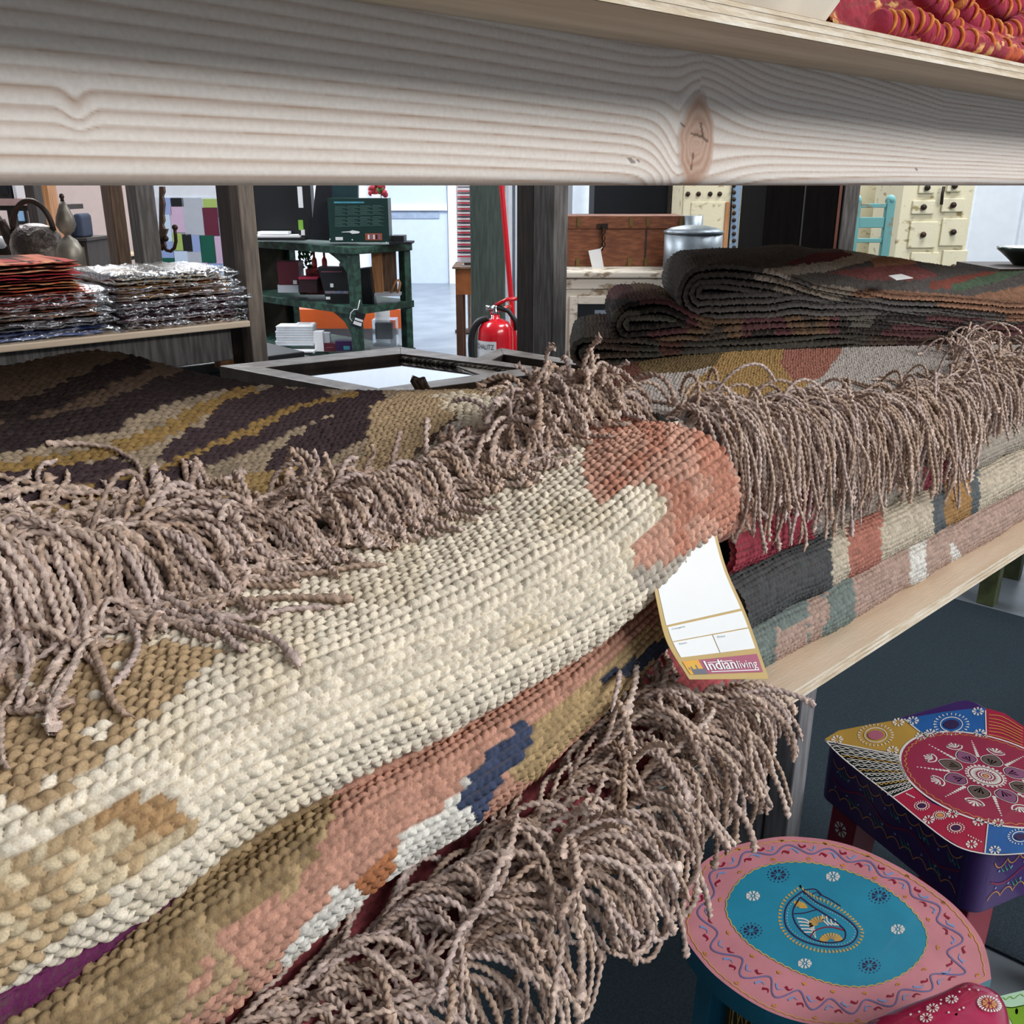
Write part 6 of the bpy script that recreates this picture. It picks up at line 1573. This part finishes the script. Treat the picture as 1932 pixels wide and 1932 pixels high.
mb = MB(); a = np.array([q[0], q[1], zt + .10]); mb.tube([a, a + RT * .06 + np.array([0, 0, .03]), a + RT * .12 + np.array([0, 0, .035])], .011, 6); mb.build('carry_handle', REDX, ex)
mb = MB(); c_ = a + RT * .055 + np.array([0, 0, .0]); mb.tube([c_ + RT * .018 * math.cos(t_) + np.array([0, 0, .024 * math.sin(t_)]) for t_ in np.linspace(0, 6.28, 17)[:-1]], .003, 5, closed=True); mb.build('safety_pin', M('brass_ring', '#c8b070', .3, metal=.8), ex)
hp = [(922, 601), (908, 604), (897, 614), (890, 632), (889, 655), (892, 690), (898, 740)]
mb = MB(); mb.tube([at(x, y, 4.98) for x, y in [tuple(p) for p in catmull(np.array(hp, float), 5, 0)]], .018, 10); mb.build('hose', RUB, ex)
mb = MB(); mb.tube([a + RT * .01 + np.array([0, 0, -.01]), a + RT * .07 + np.array([0, 0, -.03]), a + RT * .105 + np.array([0, 0, -.08]), a + RT * .112 + np.array([0, 0, -.13])], .013, 8); mb.build('lever', RUB, ex)
# wrapped label
zl1, zl0 = at(920, 645, 5.0 - R)[2], at(920, 720, 5.0 - R)[2]
def cyl(u, z, off=.002):
    an = u / R; return np.array([q[0], q[1], 0]) + RT * (R + off) * math.sin(an) - FW * (R + off) * math.cos(an) + np.array([0, 0, z])
mb = MB(); n = 14; us = np.linspace(-R * 1.5, R * .06, n)
mb.add([cyl(u, z) for u in us for z in (zl0, zl1)], [(2 * i, 2 * i + 2, 2 * i + 3, 2 * i + 1) for i in range(n - 1)], 0, True); lb = mb.build('label_sheet', LPAP, ex)
vs, fs = text_verts('SCHALITZ', 1.0); w, h = vs.max(0); mb = MB(); mb.add([cyl(-R * 1.32 + x / w * R * 1.25, zl1 - .042 + y / h * .026, .004) for x, y in vs], fs, 0); mb.build('lettering', BLK, lb)

# ---- white partition with door jamb right of the pillar
u0, u1 = UZ(955, 500, 8.0)[0], UZ(1000, 500, 8.0)[0]
mb = MB(); mb.fbox(u0 - .2, u1 + .35, 8.1, 8.25, 0, 3.6); struct(mb.build('wall_partition', WHITE))
mb = MB(); mb.fbox(u0 + .02, u0 + .05, 8.03, 8.099, 0, 3.6); mb.fbox(u0 + .075, u0 + .105, 8.04, 8.099, 0, 3.6); mb.fbox(u0 + .13, u0 + .145, 8.05, 8.099, 0, 3.6); struct(mb.build('trim_2', WTRIM))
t = thing('door_leaf', 'narrow edge of a cream door leaf with a brass hinge right of the pillar', 'door', (*at(993, 640, 7.9)[:2], 0)); u2, u3 = UZ(989, 560, 7.9)[0], UZ(1001, 560, 7.9)[0]
mb = MB(); mb.fbox(u2 + .03, u3 + .25, 7.9, 7.94, 0, UZ(990, 508, 7.9)[1]); mb.build('leaf', DWHITE, t); mb = MB(); mb.pbox(987, 503, 1000, 511, 7.88, .05); mb.build('hinge', M('brass_ring', '#c8b070', .3, metal=.8), t)

# ---- rack that carries the framed mirrors
YM = 2.36; xm = xat(1043, 520, YM); xm2 = xat(1070, 520, YM)
mr = thing('wooden_post', 'tall timber post with grey lit front and darkened shade side, behind the framed mirror', 'post', (xm, YM, 0))
mb = MB(); mb.box(xm, xm2, YM, YM + .10, 0, 2.3); mb.build('lit_front_shaft', GREYPOST, mr, .004)
mb = MB(); mb.box(xm + .003, xm2 - .003, YM + .1005, YM + .19, 0, 2.3); mb.build('shade_side_shaft', WOODD, mr, .004)  # dark timber here paints the unlit side of the same post
ZM = EYE - .432
tb = thing('display_table', 'low dark table hidden under the framed mirror', 'table', (1.2, 1.85, 0))
oo = np.array([P(x, y, Z=EYE - .395)[:2] for x, y in [(413, 690), (705, 745), (1062, 699), (755, 654)]]); oc_ = oo.mean(0)
mb = MB(); mb.prism([(*(oc_ + (p - oc_) * .93), ZM - .022) for p in oo], (0, 0, .022)); mb.build('board', WOODD, tb)
for p in oo:
    q = oc_ + (p - oc_) * .8; mb = MB(); mb.box(q[0] - .02, q[0] + .02, q[1] - .02, q[1] + .02, 0, ZM - .0225); mb.build('leg', WOODD, tb, .003)
def frame_of(t, outer, inner, z0, z1, glass=True, zg=.006):
    o3 = [P(x, y, Z=z1) for x, y in outer]; i3 = [P(x, y, Z=z1) for x, y in inner]
    for k in range(4):
        k2 = (k + 1) % 4; q = [o3[k], o3[k2], i3[k2], i3[k]]
        q2 = [np.array([p[0], p[1], z0]) for p in q]
        ar = sum(q[j][0] * q[(j + 1) % 4][1] - q[(j + 1) % 4][0] * q[j][1] for j in range(4))
        if ar < 0: q = q[::-1]; q2 = q2[::-1]
        mb = MB(); mb.hexa(q2, q, 0); mb.mi[1] = 1; mb.build('frame_bar', [MIRW, MIRT], t, .002)
    return o3, i3
mz = EYE - .395
t = thing('framed_mirror', 'weathered dark wooden frame with mirror glass lying flat behind the rugs', 'mirror', P(740, 700, Z=mz))
o3, i3 = frame_of(t, [(413, 690), (705, 745), (1062, 699), (755, 654)], [(500, 693), (714, 732), (985, 695), (757, 667)], ZM + .001, mz)
ig = [np.array([p[0], p[1], mz - .016]) for p in i3]; cg_ = np.mean(ig, 0); ig = [p + (p - cg_) * .02 for p in ig]
mb = MB(); mb.prism([p - np.array([0, 0, .004]) for p in ig], (0, 0, .004)); mb.build('mirror_glass', MIRROR, t)
mb = MB(); br = random.Random(3)
a_, b_ = i3[3], i3[2]
for k in range(26):
    f = k / 26; p = a_ + (b_ - a_) * f; mb.tube([p + np.array([0, 0, -.012]), p + (b_ - a_) * .045 + np.array([0, 0, -.010 + .004 * br.random()])], [.004 + .004 * br.random(), .003], 6)
mb.build('flaking_putty', M('old_putty', '#8a8478', .8, col2='#4a4640', scale=50, bump=.5), t)
t = thing('bare_frame', 'second pale-topped wooden frame lying under the right corner of the mirror', 'frame', P(1060, 690, Z=mz - .02))
frame_of(t, [(860, 690), (1010, 742), (1160, 692), (945, 656)], [(905, 690), (1015, 725), (1118, 693), (950, 668)], ZM + .001, mz - .012)  # four bars only, no board inside
t = thing('wire_clip', 'two bent dark prongs of twisted wire sticking up by the mirror', 'wire', P(790, 740, Y=1.12)); mb = MB()
for o_ in ([(806, 745), (795, 728), (786, 716), (780, 713), (779, 718), (786, 730), (792, 745)], [(800, 745), (796, 728), (793, 714), (797, 714), (803, 728), (812, 742)]):
    mb.tube([P(x, y, Y=1.115) for x, y in o_], .0045, 6)
mb.build('prongs', IRON, t)

# ---- white column, sideboard, trunk, can
q = at(1097, 380, 9.0); t = thing('column', 'white round column above the old wooden trunk', 'column', (q[0], q[1], 0)); mb = MB(); mb.lathe((q[0], q[1], 0), [(.19, 0), (.19, .1), (.155, .12), (.155, 4.38)], 32); mb.build('shaft', WHITE, t)
sb = thing('sideboard', 'distressed white sideboard with a dark panel door under the trunk', 'sideboard', (*at(1190, 640, 5.4)[:2], 0))
D = 5.4; u0, u1 = UZ(1062, 560, D)[0], UZ(1372, 560, D)[0]; z1 = UZ(1150, 524, D)[1]
mb = MB(); mb.fbox(u0, u1, D, D + .8, .12, z1 - .0005); mb.build('carcass', DWHITE, sb, .004)
mb = MB(); mb.fbox(u0 - .03, u1 + .03, D - .03, D + .82, z1, z1 + .035); mb.build('top', DWHITE, sb, .008)
for a in (u0, u1 - .06):
    for w in (D + .01, D + .73): mb = MB(); mb.fbox(a, a + .06, w, w + .06, 0, .1195); mb.build('foot', DWHITE, sb)
for k, (x0, x1) in enumerate(((1074, 1206), (1216, 1360))):
    a, b = UZ(x0, 600, D)[0], UZ(x1, 600, D)[0]; zt_, zb_ = UZ(x0, 558, D)[1], .18
    dmb = MB(); w = .045
    dmb.fbox(a, a + w, D - .022, D - .0005, zb_, zt_); dmb.fbox(b - w, b, D - .022, D - .0005, zb_, zt_); dmb.fbox(a + w, b - w, D - .022, D - .0005, zt_ - w, zt_); dmb.fbox(a + w, b - w, D - .022, D - .0005, zb_, zb_ + w)
    dd = dmb.build('door', DWHITE, sb, .003)
    pmb = MB(); pmb.fbox(a + w + .001, b - w - .001, D - .010, D - .0006, zb_ + w + .001, zt_ - w - .001); pmb.build('dark_panel', M('blackboard_panel', '#171c20', .35), dd)
    if k == 0: pm = MB(); pm.pbox(1122, 585, 1160, 595, D - .0125, .002); pm.build('paper_slip', M('slip_paper', '#7d8894', .6), dd)
mb = MB(); mb.pbox(1209, 540, 1216, 562, D - .02, .018); mb.build('latch', IRON, sb)
mb = MB(); mb.pbox(1066, 527, 1368, 545, D - .012, .0115); mb.build('frieze', DWHITE, sb)
D2 = D + .27
tr = thing('trunk', 'old reddish brown wooden trunk with metal corners on the white sideboard', 'trunk', at(1180, 498, D + .38))
zs_ = z1 + .0355; zt_ = UZ(1180, 407, D2 + .06)[1]; u0, u1 = UZ(1060, 450, D2 + .06)[0], UZ(1288, 450, D2 + .06)[0]
mb = MB(); mb.fbox(u0, u1, D2 + .06, D2 + .44, zs_, zt_ - .075); mb.build('chest', TRUNKW, tr, .003); mb = MB(); mb.fbox(u0 - .004, u1 + .004, D2 + .056, D2 + .444, zt_ - .074, zt_); mb.build('lid', TRUNKW, tr, .004)
for x in (1092, 1190, 1222, 1284):
    a = UZ(x - 4, 450, D2 + .05)[0]
    for zz_ in (zt_ - .04, zs_ + .02): mb = MB(); mb.fbox(a, a + .022, D2 + .050, D2 + .0555, zz_ - .02, zz_ + .03); mb.build('strap_end', M('brass_dull', '#7a6238', .5, metal=.5), tr)
mb = MB(); mb.fbox(UZ(1220, 450, D2)[0], UZ(1223, 450, D2)[0], D2 + .057, D2 + .0595, zs_, zt_ - .075); mb.build('plank_joint', WOODD, tr)
mb = MB(); mb.pbox(1127, 422, 1147, 432, D2 + .045, .01); mb.build('hasp', IRON, tr)
mb = MB()
for k in range(7):
    c_ = at(1137 + (k % 2) * 1.5, 431 + k * 6, D2 + .035); ax = RT if k % 2 else FW
    mb.tube([c_ + ax * .010 * math.cos(t_) + np.array([0, 0, .016 * math.sin(t_)]) for t_ in np.linspace(0, 6.28, 13)[:-1]], .0035, 5, closed=True)
mb.build('chain', IRON, tr)
t = thing('price_tag', 'blank white tag hanging from the trunk chain', 'price tag', at(1125, 490, D2 - .02)); mb = MB(); mb.prism([at(x, y, D2 - .02) for x, y in [(1110, 473), (1133, 469), (1140, 508), (1119, 513)]], FW * .003); mb.build('card', LPAP, t); mb = MB(); mb.tube([at(1137, 466, D2 + .03), at(1133, 470, D2 - .02), at(1130, 474, D2 - .022)], .002, 5); mb.build('string', LPAP, t)
q = at(1305, 500, D + .13); kk = (D + .13) / FPX
t = thing('metal_can', 'grey galvanised can with a shallow domed lid and short neck, beside the trunk', 'can', (q[0], q[1], zs_)); mb = MB(); hz = at(1305, 441, D + .07)[2] - zs_
mb.lathe((q[0], q[1], zs_), [(51 * kk, 0), (52 * kk, .01), (52 * kk, hz)], 36); mb.build('body', ZINC, t); mb = MB(); mb.lathe((q[0], q[1], zs_ + hz + .0005), [(53.5 * kk, 0), (53.5 * kk, .012), (40 * kk, .03), (20 * kk, .042), (.01, .045)], 36); mb.build('lid', ZINC, t)
q2 = at(1305, 430, D + .36); mb = MB(); mb.lathe((q2[0], q2[1], zs_ + .001), [(20 * kk, 0), (20 * kk, at(1305, 407, D + .36)[2] - zs_), (18 * kk, at(1305, 407, D + .36)[2] - zs_)], 20); mb.build('neck', ZINC, t)

# ---- black cabinet, cream cupboard, dark wardrobe, teal chair, cream chest
t = thing('cabinet', 'black cabinet standing behind the wooden trunk', 'cabinet', (*at(1200, 640, 7.4)[:2], 0)); u0, u1 = UZ(1121, 380, 7.4)[0], UZ(1284, 380, 7.4)[0]
mb = MB(); mb.fbox(u0, u1, 7.4, 7.9, 0, 2.0); mb.build('body', CHAR, t); mb = MB(); mb.fbox(u1 - .10, u1, 7.38, 7.3995, 0, 2.0); mb.build('side_strip', WOODD, t); mb = MB(); mb.fbox(u0 - .02, u1 + .02, 7.37, 7.92, 2.0005, 2.05); mb.build('top', CHAR, t)
cp = thing('cupboard', 'tall distressed cream cupboard door with a ring pull and blue studded strip', 'cupboard', (*at(1360, 640, 6.6)[:2], 0)); D = 6.6
def fr(x0, x1, za, zb, w0, w1, nm, m, par, bev=.003):
    a, b = UZ(x0, 420, D)[0], UZ(x1, 420, D)[0]; mb = MB(); mb.fbox(a, b, D + w0, D + w1, za, zb); return mb.build(nm, m, par, bev)
fr(1286, 1440, 0, 2.1, .03, .45, 'carcass', DCREAM, cp)
za = UZ(1360, 381, D)[1]
l_ = fr(1288, 1376, .1, 2.05, .0, .029, 'door', DCREAM, cp); fr(1302, 1372, .3, za, -.008, -.0005, 'plank_panel', DCREAM, l_); fr(1366, 1374, .3, za, -.02, -.0085, 'brown_moulding', WOODO, l_)
r_ = fr(1394, 1438, .1, 2.05, .0, .029, 'door', DCREAM, cp); fr(1402, 1430, .3, za, -.008, -.0005, 'plank_panel', DCREAM, r_)
b_ = fr(1378, 1392, .1, 2.05, -.025, .029, 'blue_strip', M('worn_blue_paint', '#7b93ae', .6, col2='#b8a878', scale=20, mix=(.3, .4), detail=7), cp)
mb = MB()
for k in range(14): mb.ball(at(1385, 350 + k * 13, D - .03), .014, 8)
mb.build('studs', IRON, b_)
c_ = at(1416, 437, D - .03); mb = MB(); mb.tube([c_ + RT * .05 * math.cos(t_) + np.array([0, 0, .06 * math.sin(t_)]) for t_ in np.linspace(0, 6.28, 25)[:-1]], .008, 6, closed=True); mb.build('ring_pull', M('brass_dull', '#7a6238', .5, metal=.5), r_)
c2 = at(1416, 434, D - .015); mb = MB(); mb.ball(c2, (.045, .02, .05), 12); mb.build('ring_plate', ZINC, r_)
mb = MB()
for x in (1298, 1318, 1340, 1358): mb.ball(at(x, 366, D - .005), .016, 8)
mb.build('iron_nails', IRON, l_)
D = 4.7
wr = thing('wardrobe', 'very dark brown wardrobe side with a grey corner post', 'wardrobe', (*at(1510, 640, D)[:2], 0))
u0, u1 = UZ(1440, 430, D)[0], UZ(1584, 430, D)[0]; u2 = UZ(1612, 430, D)[0]
mb = MB(); mb.fbox(u0, u1, D, D + .5, .06, 2.2); mb.build('side_panel', M('blackish_wood', '#110d0c', .85, spec=.08, col2='#0a0807', scale=12, stretch=(5, 5, .5)), wr); mb = MB(); mb.fbox(u1 + .0005, u2, D - .02, D + .04, 0, 2.2); mb.build('corner_post', GREYPOST, wr, .003)
mb = MB(); mb.fbox(u1 - .022, u1 - .008, D - .006, D - .0005, .06, 2.2); mb.build('edge_bead', M('red_brown_wood', '#6a3626', .5), wr); mb = MB(); mb.fbox(u0, u1, D + .01, D + .49, 0, .0595); mb.build('plinth', WOODD, wr); mb = MB(); um = (u0 + u1) / 2; mb.fbox(um - .004, um + .004, D - .004, D - .0005, .06, 2.2); mb.build('plank_joint', BLK, wr)
ch = thing('chair', 'worn turquoise wooden chair back in front of cream boards', 'chair', (*at(1650, 640, 5.2)[:2], 0)); D = 5.2
zA = UZ(1680, 377, D)[1]
a, b = UZ(1606, 420, D)[0], UZ(1682, 420, D)[0]; zs2 = .46
for x in (a, b - .035): mb = MB(); mb.fbox(x, x + .045, D, D + .04, 0, zA); mb.ball(tuple(RT * (x + .022) + FW * (D + .02) + np.array([0, 0, zA])), .026, 10); mb.build('back_post', DTURQ, ch, .004)
for y0, y1, nm in ((384, 392, 'top_rail'), (410, 430, 'back_slat'), (450, 458, 'back_slat')):
    za_, zb_ = UZ(1650, y0, D)[1], UZ(1650, y1, D)[1]; mb = MB(); mb.fbox(a + .046, b - .036, D + .006, D + .03, zb_, za_); mb.build(nm, DTURQ, ch, .003)
mb = MB(); mb.fbox(a - .02, b + .02, D - .40, D - .0005, zs2 - .03, zs2); mb.build('seat', DTURQ, ch, .005)
for x in (a, b - .035): mb = MB(); mb.fbox(x, x + .04, D - .38, D - .34, 0, zs2 - .0305); mb.build('front_leg', DTURQ, ch, .003)
D = 6.7
t = thing('plank_screen', 'cream painted plank panel behind the turquoise chair', 'screen', (*at(1650, 640, D)[:2], 0)); u0, u1 = UZ(1606, 420, D)[0], UZ(1700, 420, D)[0]; mb = MB()
mb.fbox(u0, u1, D + .03, D + .07, 0, 2.1); mb.build('board_panel', DCREAM, t); mb = MB(); mb.fbox(u0 + .27, u1, D, D + .0295, 0, 2.1); mb.build('brown_edge', M('worn_ochre_wood', '#a88c5a', .65, col2='#7a6038', scale=18), t)
D = 6.0
cc_ = thing('chest_of_drawers', 'pale cream chest with square panels and small pulls at right', 'chest', (*at(1760, 640, D)[:2], 0))
u0, u1 = UZ(1694, 430, D)[0], UZ(1828, 430, D)[0]; mb = MB(); mb.fbox(u0, u1, D, D + .45, .05, 1.75); mb.build('carcass', DCREAM, cc_, .005); mb = MB(); mb.fbox(u0 + .02, u1 - .02, D + .02, D + .43, 0, .0495); mb.build('plinth', DCREAM, cc_)
for (x0, y0, x1, y1) in [(1735, 343, 1765, 365), (1788, 340, 1815, 362), (1716, 418, 1768, 468), (1776, 412, 1822, 464), (1716, 476, 1768, 540), (1776, 472, 1822, 536), (1722, 378, 1764, 404), (1778, 374, 1820, 400)]:
    mb = MB(); mb.pbox(x0, y0, x1, y1, D - .018, .0175); dp = mb.build('drawer', DCREAM, cc_, .005)
    c_ = at((x0 + x1) / 2, (y0 + y1) / 2, D - .03); mb = MB(); mb.ball(c_, .018, 10); mb.build('knob', IRON, dp)
mb = MB(); mb.tube([at(1781, 352, D - .03), at(1778, 366, D - .035), at(1776, 386, D - .03)], .010, 6); mb.build('pull_bar', IRON, cc_)
# white wall with window light at far right
u0, u1 = UZ(1831, 430, 7.5)[0], UZ(2100, 430, 7.5)[0]
mb = MB(); mb.fbox(u0, u1 + .6, 7.5, 7.65, 0, 3.6); struct(mb.build('wall_side', WHITE)); mb = MB(); mb.fbox(UZ(1920, 430, 7.5)[0], UZ(1926, 430, 7.5)[0], 7.46, 7.4995, 0, 3.6); struct(mb.build('trim_3', WTRIM))
q = at(1935, 470, 4.2); t = thing('bowl', 'dark green bowl on a foot at the right edge behind the rugs', 'bowl', (q[0], q[1], q[2] - .09)); kk = 4.2 / FPX
mb = MB(); mb.lathe((q[0], q[1], q[2] - 22 * kk), [(16 * kk, -6 * kk), (20 * kk, -2 * kk), (26 * kk, 4 * kk), (40 * kk, 16 * kk), (47 * kk, 21 * kk), (48 * kk, 26 * kk), (44 * kk, 26 * kk), (20 * kk, 12 * kk)], 32); mb.build('bowl_body', M('dark_green_glaze', '#22352c', .3, coat=.4, var=.05), t)
zf_ = q[2] - 28.05 * kk
t2 = thing('side_table', 'dark plinth table under the green bowl', 'table', (q[0], q[1], 0)); mb = MB(); mb.obox(q[:2], RT[:2], FW[:2], .2, .2, zf_ - .03, zf_); mb.build('top', WOODD, t2); mb = MB(); mb.obox(q[:2], RT[:2], FW[:2], .16, .16, 0, zf_ - .0305); mb.build('base', WOODD, t2)
# olive stand on the floor beyond the shelf
q = P(1862, 1137, Z=0.0); st_ = thing('low_stand', 'olive painted low stand on the pale floor under the shelf at right', 'stand', (q[0] + .1, q[1] + .1, 0)); OLI = M('olive_worn_paint', '#5c6640', .6, col2='#42482e', scale=20)
dirx = l1; diry = np.array([-l1[1], l1[0]])
if diry @ FW[:2] < 0: diry = -diry
for a, b in ((0, 0), (.5, 0), (0, .3), (.5, .3)):
    c_ = q[:2] + dirx * a + diry * b; mb = MB(); mb.obox(c_, dirx, diry, .028, .028, 0, .36); mb.build('leg', OLI, st_, .003)
c_ = q[:2] + dirx * .25 + diry * .15; mb = MB(); mb.obox(c_, dirx, diry, .32, .2, .3605, .40); mb.build('top', OLI, st_, .004)
